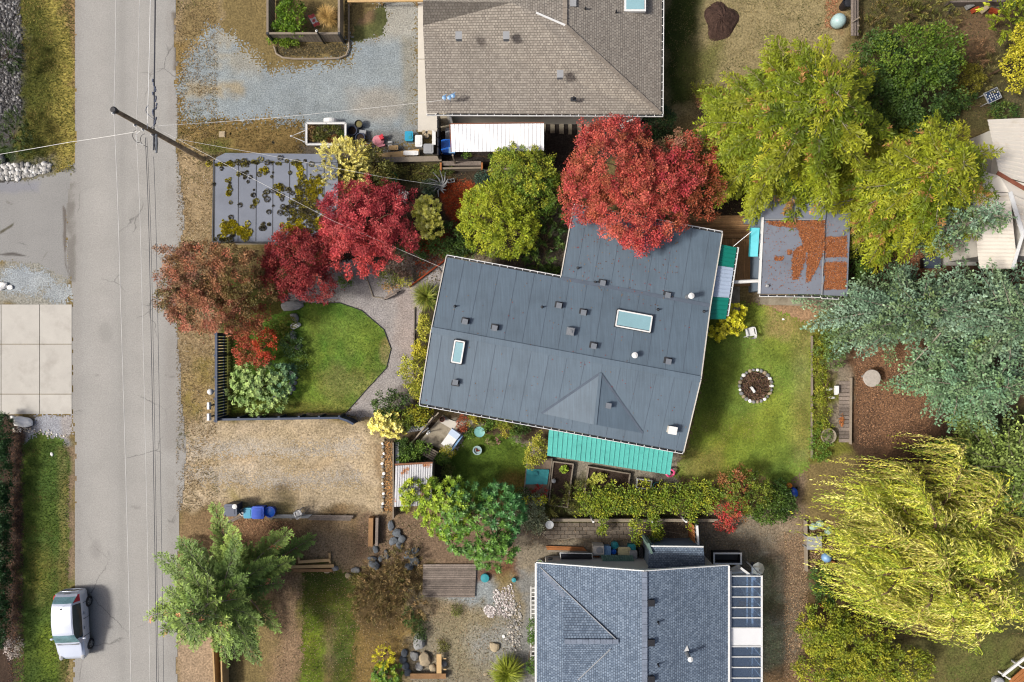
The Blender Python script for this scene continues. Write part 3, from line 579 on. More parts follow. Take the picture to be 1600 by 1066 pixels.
def skylight(px, py, lu, lv):
    u, v = roof_at(px, py); z = max(rh(u - lu / 2, v - lv / 2), rh(u, v), rh(u + lu / 2, v + lv / 2))
    q = [(u - lu / 2, v - lv / 2), (u + lu / 2, v - lv / 2), (u + lu / 2, v + lv / 2), (u - lu / 2, v + lv / 2)]
    b = MB()
    for i in range(4):
        a = RP(*q[i], .07); c = RP(*q[(i + 1) % 4], .07); e = (c - a).normalized(); b.beam(a - e * .06, c + e * .06, .13, .26)
    so = b.build('skylight_curb', M_DARK, house)
    b = MB()
    for i in range(4):
        a = RP(*q[i], .215); c = RP(*q[(i + 1) % 4], .215); b.beam(a, c, .07, .03)
    b.build('frame', M_WHITE, so)
    b = MB(); b.prism([RP(*p, .205) for p in q[::-1]], .02); b.build('pane', M_SKYL, so)
M_SKYL = mat('skylight_acrylic', C(150, 190, 198), .12, .1, .8, 30, 0, .7)
skylight(716, 550, .5, 1.15); skylight(989.5, 502, 1.85, .85)

# ---- tan shingled house to the north
M_SHT = shingle('tan_shingles', C(174, 166, 154), C(148, 140, 130), C(120, 113, 105), .125, .17, .06)
M_SHB = shingle('blue_shingles', C(138, 154, 172), C(102, 118, 137), C(80, 91, 107), .115, .15, .12)
M_CAPT = mat('tan_cap', C(150, 140, 128), .9, .2, 3, 16, .004, .2); M_CAPB = mat('blue_cap', C(128, 138, 154), .9, .2, 3, 16, .004, .2)
nh = T('shingled_house', 'house with tan shingled hip roof at the top of the view', 'house', P(850, 40))
E0, E1, E2 = P(667, 177, 3), P(1033, 179, 3), P(1035, -150, 3); E3 = P(661, -150, 3); E4 = P(661, 40, 3)
HA = P(883, 40, 4.6); HB = P(800, 4, 4.98); HC = P(884, -150, 4.6); HD = P(661, 3, 5.0); HE = P(780, -150, 4.9)
for nm, pts, ud in (('roof_slope', [E0, E1, HA, HB, P(661, 2, 4.98), E4], (1, 0, 0)), ('roof_slope', [E1, E2, HC, HA], (0, 1, 0)), ('roof_slope', [HA, HC, HB], (0, 1, 0)), ('roof_slope', [HB, HC, P(661, -150, 5.0), P(661, 2, 4.98)], (1, 0, 0))):
    m_ = MB(); m_.face(pts, ud, P(667, 177, 3)); m_.build(nm, M_SHT, nh)
caps(nh, HA, E1, M_CAPT, .2); caps(nh, HA, HC, M_CAPT, .2)
b = MB(); b.beam(HA + Vector((0, 0, .03)), HB.lerp(HA, .45) + Vector((0, 0, .03)), .1, .03); b.build('valley_flashing', M_WHITE, nh)
b = MB(); w0, w1 = P(694, 168, 2.9), P(1014, 168, 2.9)
b.prism([Vector((w0.x, w0.y, 2.85)), Vector((w1.x, w1.y, 2.85)), Vector((w1.x, 26, 2.85)), Vector((w0.x, 26, 2.85))], 2.83); b.build('wall', M_OFFW, nh)
gutter(nh, E0 + Vector((0, -.01, -.02)), E1 + Vector((.1, -.01, -.02)), (0, -1, 0), 28); gutter(nh, E1 + Vector((.01, 0, -.02)), E2 + Vector((.01, 0, -.02)), (1, 0, 0), 26)
for x, y, z in ((717, 57, 4.4), (791, 57, 4.4), (875, 117, 3.8), (895, 6, 4.4)):
    p = P(x, y, z); b = MB(); b.box(p - Vector((0, 0, .05)), (.3, .36, .3)); vo = b.build('roof_vent', M_VENT, nh); b = MB(); b.box(p + Vector((0, 0, .12)), (.34, .4, .04)); b.build('vent_cap', M_GREYP, vo)
for x, y, z in ((896, 155, 3.4), (914, 16, 4.2), (962, 21, 3.7)):
    p = P(x, y, z); b = MB(); b.box(p - Vector((0, 0, .04)), (.3, .2, .12)); vo = b.build('pipe_flashing', M_DARK, nh); b = MB(); b.lathe(p, [(.05, 0), (.05, .3)], 8); b.build('vent_pipe', M_BLACK, vo)
p = P(992, 4, 3.6); b = MB(); b.box(p, (1.15, 1.0, .16)); so = b.build('skylight', M_WHITE, nh); b = MB(); b.box(p + Vector((0, 0, .09)), (.95, .8, .03)); b.build('pane', M_SKYL, so)
for i, (x, y) in enumerate(((695, 156), (703, 156), (709, 153))):
    p = P(x, y, 3.45); b = MB(); b.lathe(p, [(.02, -.2), (.02, .25)], 6); b.lathe(p + Vector((0, 0, .25)), [(.09, 0), (.12, .08), (.03, .12)], 8); b.beam(p + Vector((-.1, .1, .1)), p + Vector((.1, .25, .12)), .03, .03); b.build('cable_bracket', M_SKYB, nh)
b = MB(); b.box(P(705, 182, 1.5), (.12, .5, 2.6)); b.build('downpipe', M_WHITE, nh)
b = MB(); b.tube([P(997, 180, 2.8), P(992, 186, 2.5), P(975, 192, 1.2), P(975, 192, .1)], .05, 8); b.build('downpipe', M_WHITE, nh)
# concrete walks round it
walk = bpy.data.objects.new('concrete_walk', None); COL.objects.link(walk); walk['kind'] = 'structure'; walk.location = P(668, 100)
for q in ([(653, -60), (690, -60), (690, 92), (653, 92)], [(653, 93), (690, 93), (690, 206), (653, 206)]):
    b = MB(); b.prism([P(x, y, .05) for x, y in q[::-1]], .06); b.build('slab', M_OFFW, walk)
for x0, x1, y0, y1 in ((684, 744, 176, 205), (745, 786, 176, 205), (787, 801, 176, 200), (822, 835, 178, 192), (846, 853, 183, 207), (860, 867, 184, 208), (874, 881, 184, 209), (888, 894, 185, 210), (902, 909, 186, 210), (915, 922, 188, 210)):
    b = MB(); b.prism([P(x, y, .06) for x, y in ((x0, y1), (x1, y1), (x1, y0), (x0, y0))], .06); b.build('slab', M_CONCD, walk)

# ---- blue-grey shingled house to the south
sh = T('shingled_house', 'house with blue grey shingled roof and glass sunroom at the bottom', 'house', P(985, 1000))
zl, zr = 3.0, 4.35
W0, W1 = P(838, 880, zl), P(838, 1240, zl); X0, X1 = P(1007, 893, zr), P(1007, 1240, zr); Y0, Y1 = P(1138, 884, zl), P(1138, 1240, zl)
for pts in ([W1, X1, X0, W0], [X1, Y1, Y0, X0]):
    m_ = MB(); m_.face(pts, (0, 1, 0), W0); m_.build('roof_slope', M_SHB, sh)
caps(sh, X0, X1, M_CAPB, .28)
# cross gable facing west
ga = P(966, 1002, 4.1); gw = P(842, 1002, 4.05); gn = P(842, 884, 3.02); gs = P(842, 1120, 3.02); ex = Vector((0, 0, .02))
m_ = MB(); m_.face([ga + ex, gn + ex, P(880, 930, 3.32) + ex, P(880, 1002, 4.08) + ex], (1, 0, 0)); m_.build('gable_roof', M_SHB, sh)
m_ = MB(); m_.face([ga + ex, P(880, 1002, 4.08) + ex, P(880, 1076, 3.32) + ex, P(842, 1120, 3.02) + ex], (1, 0, 0)); m_.build('gable_roof', M_SHB, sh)
m_ = MB(); m_.face([P(880, 1002, 4.08), P(880, 930, 3.32), P(880, 1076, 3.32)], (0, 1, 0)); m_.build('gable_hip', M_SHB, sh)
caps(sh, ga + ex, P(882, 1002, 4.08) + ex, M_CAPB, .24); caps(sh, P(882, 932, 3.36), gn + Vector((.2, -.3, .04)), M_CAPB, .2)
b = MB(); b.beam(ga.lerp(gn, .02) + Vector((0, 0, .05)), ga.lerp(gn, .98) + Vector((0, 0, .04)), .04, .03); b.build('valley_flashing', M_GREYP, sh)
b = MB(); b.beam(ga.lerp(gs, .1) + Vector((0, 0, .05)), ga.lerp(gs, .5) + Vector((0, 0, .04)), .04, .03); b.build('valley_flashing', M_GREYP, sh)
b = MB(); i0, i1 = P(856, 896, zl), P(1126, 896, zl)
b.prism([Vector((i0.x, -25, 2.9)), Vector((i1.x, -25, 2.9)), Vector((i1.x, i0.y, 2.9)), Vector((i0.x, i0.y, 2.9))], 2.88)
b.build('wall', M_OFFW, sh)
b = MB(); b.beam(W0 + Vector((-.03, 0, -.05)), W1 + Vector((-.03, 0, -.05)), .1, .14); b.beam(Y0 + Vector((.03, 0, -.05)), Y1 + Vector((.03, 0, -.05)), .1, .14)
b.beam(W0 + Vector((0, .03, -.06)), X0 + Vector((0, .03, -.06)), .05, .16); b.beam(X0 + Vector((0, .03, -.06)), Y0 + Vector((0, .03, -.06)), .05, .16); each(b, 'fascia', M_WHITE, sh)
for x, y in ((1017, 941), (1017, 1003), (1017, 1060), (914, 993)):
    p = P(x, y, 4.25 if x > 1000 else 3.75); b = MB(); b.box(p, (.3, .3, .26)); vo = b.build('roof_vent', M_DARK, sh); b = MB(); b.box(p + Vector((0, 0, .14)), (.34, .34, .04)); b.build('vent_cap', M_BLACK, vo)
for x, y in ((1028, 972), (1028, 1038)):
    p = P(x, y, 4.15); b = MB(); b.lathe(p, [(.1, -.1), (.05, .02), (.05, .25)], 8); b.build('vent_pipe', M_BLACK, sh)
p = P(1074, 1022, 3.8); b = MB(); b.lathe(p, [(.1, -.1), (.1, .55)], 12); vo = b.build('flue_pipe', M_GREYM, sh)
b = MB(); b.lathe(p + Vector((0, 0, .55)), [(.08, 0), (.14, .06), (.14, .1), (.03, .16)], 12); b.build('flue_cap', M_WHITE, vo)
b = MB(); b.add([p + Vector((x, y, z)) for x, y, z in ((-.18, .12, -.02), (.12, .12, -.1), (.02, .42, -.1))], [(0, 1, 2)]); b.build('flashing', M_WHITE, vo)
# sunroom glazing
sr = T('glass_sunroom', 'glass roofed sunroom with white bars beside the blue shingled house', 'sunroom', P(1165, 980))
zs0, zs1 = 2.75, 2.4; g0 = P(1141, 894, zs0); g1 = P(1190, 895, zs1)
def SRP(fx_, py, dz=0): a = P(1141, py, zs0); c = P(1190, py, zs1); q = a.lerp(c, fx_); q.z += dz; return q
ysr = [900, 916.5, 932.5, 949, 965, 981, 1010, 1026, 1042.5, 1059, 1075, 1091, 1107]
b = MB()
for y in ysr: b.beam(SRP(0, y, .02), SRP(1, y, .02), .06, .06)
b.beam(SRP(1, 899), SRP(1, 1110), .09, .09); b.beam(SRP(0, 892), SRP(0, 1110), .1, .09); each(b, 'roof_bar', M_WHITE, sr)
M_GLS = glass('sunroom_glass', (.72, .82, .94))
for i in range(len(ysr) - 1):
    b = MB(); y0, y1 = ysr[i] + .9, ysr[i + 1] - .9
    b.prism([SRP(.02, y1), SRP(.98, y1), SRP(.98, y0), SRP(.02, y0)], .012); b.build('pane' if i != 5 else 'solid_panel', M_GLS if i != 5 else M_WHITER, sr)
f0, f1 = P(1141, 893), P(1184, 1107)
b = MB(); b.box(((f0.x + f1.x) / 2, (f0.y + f1.y) / 2, .06), (abs(f1.x - f0.x), abs(f1.y - f0.y), .1)); b.build('floor', mat('sunroom_floor', C(134, 144, 158), .6, .1), sr)
e0 = SRP(1, 899); b = MB()
for y in ysr[::1]:
    q = SRP(1, y); b.box((q.x, q.y, q.z / 2), (.06, .06, q.z))
b.beam((e0.x, e0.y, .9), (e0.x, -22, .9), .05, .08); b.beam((e0.x - .45, e0.y, 2.2), (e0.x - .45, -17, 2.2), .1, .1); b.beam((e0.x - .75, e0.y, 2.25), (e0.x - .75, -17, 2.25), .05, .05)
each(b, 'post', M_WHITE, sr)
b = MB(); q = P(1137, 888, 2.4); b.beam(P(1140, 892, .5), P(1160, 890, .5), .1, .8); b.beam(P(1158, 888, 2.5), P(1180, 905, 2.3), .12, .1); each(b, 'brace', M_WHITE, sr)
b = MB(); p = P(1162, 911, .3); b.box(p, (.6, 1.5, .08), .5); b.box(p + Vector((-.45, .75, .25)), (.6, .7, .08), .5); b.box(p + Vector((.05, .1, .07)), (.5, .9, .06), .5)
for sx, sy in ((-.2, -.6), (.4, -.6), (-.3, .5), (.2, .6)): b.box(p + Vector((sx, sy, -.13)), (.05, .05, .26), .5)
one('lounge_chair', M_OFFW, 'white lounge chair lying under the sunroom glass', 'chair', b)
b = MB(); p = P(1162, 946, .5); b.box(p, (.55, .45, .04)); [b.box(p + Vector((sx * .22, sy * .17, -.2)), (.04, .04, .4)) for sx in (-1, 1) for sy in (-1, 1)]
one('side_table', M_CEDAR, 'small brown table under the sunroom glass', 'table', b)
# lean-to beside it
ln = T('lean_to', 'small lean-to with blue shingled roof north of the blue house', 'shed', P(1055, 875))
m_ = MB(); q = [P(1012, 893, 2.1), P(1102, 885, 2.1), P(1099, 855, 2.55), P(1014, 854, 2.55)]; m_.face(q, (1, 0, 0)); m_.build('roof', M_SHB, ln)
b = MB(); b.beam(q[3] + Vector((0, .03, 0)), q[2] + Vector((0, .03, 0)), .07, .1); b.build('fascia', M_WHITE, ln)
b = MB(); b.prism([P(1014, 890, 2.05), P(1098, 884, 2.05), P(1097, 857, 2.05), P(1016, 857, 2.05)], 2.0); b.build('wall', M_WALLB, ln)
b = MB(); b.beam(P(1008, 842, 1.8), P(1014, 858, 1.8), .12, 1.7); b.beam(P(1012, 842, 1.6), P(1018, 852, 1.6), .1, 1.6); each(b, 'side_board', mat('green_board', C(110, 134, 124), .7), ln)

# ---- flat-roofed garage by the road
ga_ = T('garage', 'flat roofed garage dotted with yellow moss beside the road', 'garage', P(430, 310)); gz = 2.55
gx = [334, 371, 399, 425, 451, 478, 505, 527]
for i in range(7):
    b = MB(); dz = (.0, .008)[i % 2]; b.prism([P(gx[i], 378 - i * .2, gz + dz), P(gx[i + 1] + .6, 378, gz + dz), P(gx[i + 1] + .8, 254.5, gz + dz + .02), P(gx[i] + (1 if i else 2), 254, gz + dz + .02)], .12); so = b.build('roof_strip', M_MEMB2, ga_); b = MB(); b.beam(P(gx[i] + .6, 377, gz + dz + .01), P(gx[i] + 1.6, 255, gz + dz + .03), .03, .012); b.build('lap_seam', M_DARK, so)
b = MB(); b.prism([P(335, 253.6, gz + .03), P(527, 253.6, gz + .03), P(526, 241, gz - .08), P(352, 239, gz - .08), P(338, 246, gz - .05)], .12); b.build('roof_strip', M_MEMB2, ga_)
b = MB(); q = P(341, 250, gz); r_ = P(520, 372, gz); b.box(((q.x + r_.x) / 2, (q.y + r_.y) / 2, 1.22), (abs(r_.x - q.x), abs(r_.y - q.y), 2.4)); b.build('wall', M_OFFW, ga_)
b = MB(); b.beam(P(334, 379, gz - .08), P(528, 379, gz - .08), .08, .18); b.beam(P(333, 379, gz - .08), P(335, 250, gz - .08), .06, .2); each(b, 'fascia', M_DARK, ga_)
gutter(ga_, P(532, 378, gz), P(532, 340, gz), (1, 0, 0), 6)

# ---- flat-roofed shed with leaf litter
es = T('garden_shed', 'flat roofed grey shed with orange leaf litter on its roof', 'shed', P(1255, 400)); ez = 2.5
for i, (y0, y1) in enumerate(((345, 380), (380, 406), (406, 432), (432, 459))):
    b = MB(); dz = (.0, .008)[i % 2]; b.prism([P(1187, y1, ez + dz), P(1284, y1 + 1, ez + dz), P(1289, y0, ez + dz), P(1192, y0, ez + dz)], .1); b.build('roof_strip', M_MEMB2, es)
b = MB(); b.prism([P(1284.5, 461, ez - .1), P(1324, 463, ez - .1), P(1330, 310, ez - .1), P(1290, 310, ez - .1)], .1); b.build('roof_strip', M_MEMB2, es)
b = MB(); b.prism([P(1192, 344, ez + .01), P(1290, 344, ez + .01), P(1292, 305, ez + .01), P(1195, 305, ez + .01)], .1); b.build('roof_strip', M_MEMB2, es)
b = MB(); b.beam(P(1186, 459, ez - .02), P(1191.5, 340, ez - .02), .1, .16); each(b, 'fascia', M_WHITE, es); b = MB(); b.beam(P(1284, 461, ez), P(1288, 343, ez), .05, .05); b.beam(P(1289, 343, ez + .03), P(1195, 343, ez + .03), .05, .05); each(b, 'upstand', M_GREYP, es)
gutter(es, P(1187, 460.5, ez), P(1282, 462, ez), (0, -1, 0), 7); gutter(es, P(1284, 464, ez - .1), P(1310, 465, ez - .1), (0, -1, 0), 3)
b = MB(); q = P(1194, 452, ez); r_ = P(1318, 310, ez); b.box(((q.x + r_.x) / 2, (q.y + r_.y) / 2, 1.18), (abs(r_.x - q.x), abs(r_.y - q.y), 2.3)); b.build('wall', M_WALLB, es)
p = P(1198, 447, ez); b = MB(); b.lathe(p, [(.09, 0), (.09, .12), (.05, .14), (.05, .2)], 10); b.build('vent_pipe', M_GREYP, es)

# ---- cream metal-roofed house at the right edge
mh = T('metal_roofed_house', 'house with cream ribbed metal roof at the right edge', 'house', P(1570, 300)); 
ribbed(P(1543, 187, 3.0), P(1562, 274, 3.9), P(1760, 330, 3.9), P(1760, 178, 3.0), 14, .03).build('roof_slope', M_CREAM, mh)
ribbed(P(1519, 300, 3.2), P(1530, 420, 3.2), P(1590, 420, 3.7), P(1578, 302, 3.9), 20, .03).build('roof_slope', M_CREAM, mh)
ribbed(P(1596, 372, 3.75), P(1578, 302, 3.9), P(1760, 380, 3.2), P(1760, 470, 3.2), 6, .03).build('roof_slope', M_CREAM, mh)
m_ = MB(); m_.face([P(1519, 299, 3.2), P(1578, 301, 3.9), P(1562, 275, 3.9), P(1538, 268, 3.3)], (1, 0, 0)); m_.build('roof_slope', M_CREAM, mh)
m_ = MB(); m_.face([P(1562, 276, 3.9), P(1579, 302, 3.89), P(1760, 380, 3.3), P(1760, 332, 3.9)], (1, 0, 0)); m_.build('roof_slope', M_CREAM, mh)
b = MB(); b.beam(P(1578, 300, 3.93), P(1598, 366, 3.85), .22, .05); b.beam(P(1598, 366, 3.85), P(1582, 420, 3.75), .16, .05); each(b, 'ridge_cap', M_WHITE, mh)
b = MB(); b.beam(P(1558, 270, 3.95), P(1640, 318, 3.95), .2, .04); b.build('valley', mat('rusty_valley', C(140, 84, 62), .9, .3, 4), mh)
b = MB(); b.prism([P(1532, 400, 2.9), P(1740, 400, 2.9), P(1740, 200, 2.9), P(1556, 200, 2.9)], 2.85); b.build('wall', M_OFFW, mh)
b = MB(); b.lathe(P(1566, 350, 3.6), [(.07, -.1), (.07, .25), (.03, .3)], 8); b.build('vent_pipe', M_GREYP, mh)
b = MB(); b.prism([P(1462, 415, .05), P(1525, 415, .05), P(1530, 330, .05), P(1490, 335, .05), P(1462, 375, .05)], .05); o = b.build('concrete_pad', M_CONC); o['kind'] = 'structure'

# ---- awnings and canopies
aw = T('teal_awning', 'teal ribbed metal awning along the south wall of the bungalow', 'awning', P(955, 705))
a, c, d, e = P(855, 712, 2.3), P(1047, 742, 2.3), P(1052, 706, 2.85), P(858, 668, 2.85)
ribbed(a, c, d, e, 26, .035, .22).build('metal_sheet', M_TEAL, aw)
b = MB()
for t in (.02, .34, .66, .98): q = a.lerp(c, t); b.box((q.x, q.y + .1, 1.13), (.09, .09, 2.26))
b.beam(a + Vector((0, .06, -.07)), c + Vector((0, .06, -.07)), .08, .1); each(b, 'post', M_WOOD, aw)
aw2 = T('porch_awning', 'green and pale blue ribbed awning along the east wall of the bungalow', 'awning', P(1130, 440))
a, c, d, e = P(1151, 387, 2.4), P(1134, 499, 2.4), P(1108, 499, 2.6), P(1127, 382, 2.6)
def seg(t0, t1, n, mt): ribbed(a.lerp(c, t0), a.lerp(c, t1), e.lerp(d, t1), e.lerp(d, t0), n, .03, .25).build('metal_sheet', mt, aw2)
seg(0, .28, 5, M_TEALD); seg(.283, .70, 8, M_TRANS); seg(.703, 1, 5, M_TEALD)
gutter(aw2, a + Vector((.01, 0, .02)), a.lerp(c, .95) + Vector((.01, 0, .02)), (1, -.15, 0), 12, .09)
b = MB()
for t in (.03, .5, .9): q = a.lerp(c, t); b.box((q.x - .1, q.y, 1.17), (.09, .09, 2.34))
each(b, 'post', M_WHITE, aw2)
cn = T('white_canopy', 'white ribbed metal canopy behind the tan shingled house', 'canopy', P(777, 215))
a, c, d, e = P(706, 237.5, 2.3), P(850, 236, 2.3), P(850, 193, 2.55), P(704, 194.5, 2.55)
ribbed(a, c, d, e, 24, .02, .14).build('metal_sheet', M_WHITER, cn)
b = MB(); b.beam(e + Vector((0, .04, -.04)), d + Vector((0, .04, -.04)), .05, .1); b.beam(a + Vector((-.04, 0, -.04)), e + Vector((-.04, 0, -.04)), .05, .1); each(b, 'edge_board', mat('red_brown_board', C(140, 92, 72), .8), cn)
b = MB()
for q in (a, c, d, e): b.box((q.x * .99, q.y * .985, 1.1), (.09, .09, 2.2))
each(b, 'post', M_WOOD, cn)
rs = T('tin_roof_hut', 'small hut with rusty corrugated tin roof beside the rosette tree', 'hut', P(645, 760))
ribbed(P(616, 792, 2.0), P(674, 790, 2.0), P(676, 724, 2.2), P(618, 728, 2.2), 16, .03, .5).build('roof', M_RUST, rs)
b = MB(); b.beam(P(617, 726, 2.2), P(676, 723, 2.2), .1, .06); b.build('roof_edge', mat('rust_edge', C(140, 96, 70), .9, .3, 5), rs)
b = MB(); b.prism([P(618, 790, 1.9), P(672, 790, 1.9), P(674, 728, 1.9), P(620, 728, 1.9)], 1.9); b.build('wall', M_WOOD, rs)
# ------------------------------------------------------------------ vegetation
def unit(a): return a / (np.linalg.norm(a, axis=-1, keepdims=True) + 1e-9)
class Leaves:
    def __init__(s): s.B = []; s.D = []; s.N = []; s.L = []; s.W = []; s.C = []
    def add(s, B, D, N, L, W, Cc):
        n = len(B); s.B.append(B); s.D.append(unit(D)); s.N.append(unit(N))
        s.L.append(np.broadcast_to(L, (n,))); s.W.append(np.broadcast_to(W, (n,))); s.C.append(np.broadcast_to(Cc, (n, 3)))
    def build(s, name, mt, parent, mid=.45):
        B, D, N = map(np.concatenate, (s.B, s.D, s.N)); L, Wd, Cc = np.concatenate(s.L), np.concatenate(s.W), np.concatenate(s.C)
        sd = unit(np.cross(D, N)); up = np.cross(sd, D); L = L[:, None]; Wd = Wd[:, None]
        m = B + D * L * mid + up * Wd * .12
        v = np.stack([B, m + sd * Wd / 2, B + D * L - up * L * .08, m - sd * Wd / 2], 1).reshape(-1, 3)
        v = v - np.array(wloc(parent))[None]
        v[:, 2] = np.maximum(v[:, 2], .02)
        return raw_mesh(name, v, np.arange(len(v)).reshape(-1, 4), np.repeat(Cc, 4, 0).clip(.003, .9), mt, parent)
def pick(r, cols, n):
    """colours blended between neighbours of a palette"""
    p = np.array([CL(*c) for c in cols]); t = r.random(n) * (len(p) - 1); i = np.minimum(t.astype(int), len(p) - 2) if len(p) > 1 else np.zeros(n, int)
    if len(p) == 1: return np.repeat(p, n, 0)
    f = (t - i)[:, None]; return p[i] * (1 - f) + p[i + 1] * f
def sph(r, n, zmin=-1.0):
    z = r.uniform(zmin, 1, n); a = r.uniform(0, 2 * np.pi, n); q = np.sqrt(1 - z * z); return np.stack([q * np.cos(a), q * np.sin(a), z], 1)
def limbs(tr, base, top, tips, r0, r1, mt, seed):
    """trunk with limbs reaching to the given tips"""
    rr = random.Random(seed); b = MB(); base = Vector(base); top = Vector(top)
    pts = [base.lerp(top, t) + Vector((rr.uniform(-1, 1), rr.uniform(-1, 1), 0)) * r0 * .5 * (0 < t < 1) for t in (0, .25, .5, .75, 1)]
    b.tube(pts, [r0 * (1.25 - .25 * min(1, i)) + (r1 - r0) * i / 4 for i in range(5)], 7)
    for q in tips:
        q = Vector(q); t = min(.92, max(.25, (q.z - base.z) / max(.1, top.z - base.z) * .75)); a = base.lerp(top, t)
        m = a.lerp(q, .5) + Vector((rr.uniform(-.2, .2), rr.uniform(-.2, .2), .15 * (q - a).length * rr.uniform(-.2, 1)))
        b.tube([a, m, q], [r0 * .42, r0 * .25, r0 * .06], 5, False)
    return b.build('trunk', mt, tr)
def blob_crown(r, lv, blobs, nclump, per, rc, L, Wd, cols, up=.45, zmin=-.3, rough=.22, jit=.17, style='leaf', fill=.25):
    """leaf clumps spread over and inside ellipsoids; returns clump centres"""
    wts = np.array([b[3] * b[4] + b[4] * b[5] for b in blobs]); wts = wts / wts.sum(); cs = []
    for bi, bl in enumerate(blobs):
        n = max(3, int(nclump * wts[bi])); c = np.array(bl[:3]); rad = np.array(bl[3:6])
        d = sph(r, n, zmin); lump = 1 + rough * fbm(d[:, 0] * 3 + bi * 7 + 50, d[:, 1] * 3 + d[:, 2] * 2 + 50, 1, 3, bi)
        rr = lump * np.where(r.random(n) < fill, r.uniform(.45, .85, n), r.uniform(.86, 1.04, n))
        p = c + d * rad * rr[:, None]; nr = unit(d / rad)
        cc = pick(r, bl[6] if len(bl) > 6 else cols, n) * r.normal(1, .1, (n, 1)).clip(.7, 1.3)
        cs.append(p)
        k = per; P_ = np.repeat(p, k, 0); NR = np.repeat(nr, k, 0); CC = np.repeat(cc, k, 0) * r.normal(1, jit, (n * k, 1)).clip(.5, 1.7)
        if style == 'leaf':
            off = sph(r, n * k) * (r.random((n * k, 1)) ** .45) * rc * np.array([1, 1, .7])
            D = unit(off / rc + NR * .4 + r.normal(0, .45, (n * k, 3))); N_ = unit(NR * .6 + np.array([0, 0, up]) + r.normal(0, .45, (n * k, 3)))
            lv.add(P_ + off, D, N_, L * r.uniform(.6, 1.35, n * k), Wd * r.uniform(.7, 1.3, n * k), CC)
        elif style == 'rosette':
            ax = unit(NR * .45 + np.array([0, 0, .8]) + np.repeat(r.normal(0, .2, (n, 3)), k, 0)); t1 = unit(np.cross(ax, np.array([.3, .9, .1]))); t2 = np.cross(ax, t1)
            an = np.tile(np.arange(k) * 2.399, n) + np.repeat(r.uniform(0, 6, n), k); ring = np.tile(np.arange(k) / k, n)
            rad_ = t1 * np.cos(an)[:, None] + t2 * np.sin(an)[:, None]; tilt = (.15 + 1.1 * ring)[:, None]
            D = unit(rad_ + ax * tilt * .8 - ax * .25); N_ = unit(ax - rad_ * .5)
            lv.add(P_ - ax * (1 - ring[:, None]) * .12 + r.normal(0, .02, (n * k, 3)), D, N_, L * (1.15 - .5 * ring) * r.uniform(.8, 1.2, n * k), Wd * r.uniform(.8, 1.2, n * k), CC * (1 + .35 * ring[:, None]))
        elif style == 'spray':
            ax = unit(NR + np.repeat(r.normal(0, .35, (n, 3)), k, 0) + np.array([0, 0, .15])); t = np.tile(np.linspace(0, 1, k), n)[:, None]
            sd = unit(np.cross(ax, np.array([.05, .1, 1.]))) * np.tile(np.where(np.arange(k) % 2, 1, -1), n)[:, None]
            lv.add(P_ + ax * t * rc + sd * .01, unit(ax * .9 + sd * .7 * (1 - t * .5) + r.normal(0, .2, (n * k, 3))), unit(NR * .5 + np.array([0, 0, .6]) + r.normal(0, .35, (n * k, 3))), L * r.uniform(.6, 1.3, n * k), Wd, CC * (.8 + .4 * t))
    return np.concatenate(cs)
def broad(name, label, cat, blobs_px, nclump, per, rc, L, Wd, cols, seed, trunk=.09, bark=None, mt=None, group=None, **kw):
    """blobs_px: (px, py, radius px x, radius px y, centre height, half height[, palette])"""
    r = np.random.default_rng(seed); bl = []
    for q in blobs_px:
        k = S * (H - q[4]) / H; c = P(q[0], q[1], q[4]); bl.append((c.x, c.y, c.z, q[2] * k, q[3] * k, q[5]) + ((q[6],) if len(q) > 6 else ()))
    cx = sum(b[0] * b[3] for b in bl) / sum(b[3] for b in bl); cy = sum(b[1] * b[3] for b in bl) / sum(b[3] for b in bl)
    zt = max(b[2] for b in bl)
    t = T(name, label, cat, (cx, cy, 0), group); lv = Leaves()
    cs = blob_crown(r, lv, bl, nclump, per, rc, L, Wd, cols, **kw)
    tips = cs[r.choice(len(cs), min(14, len(cs)), False)]
    limbs(t, (cx, cy, 0), (cx, cy, zt), tips, trunk, trunk * .4, bark or M_BARK, seed)
    lv.build('crown', mt or LEAF, t); return t
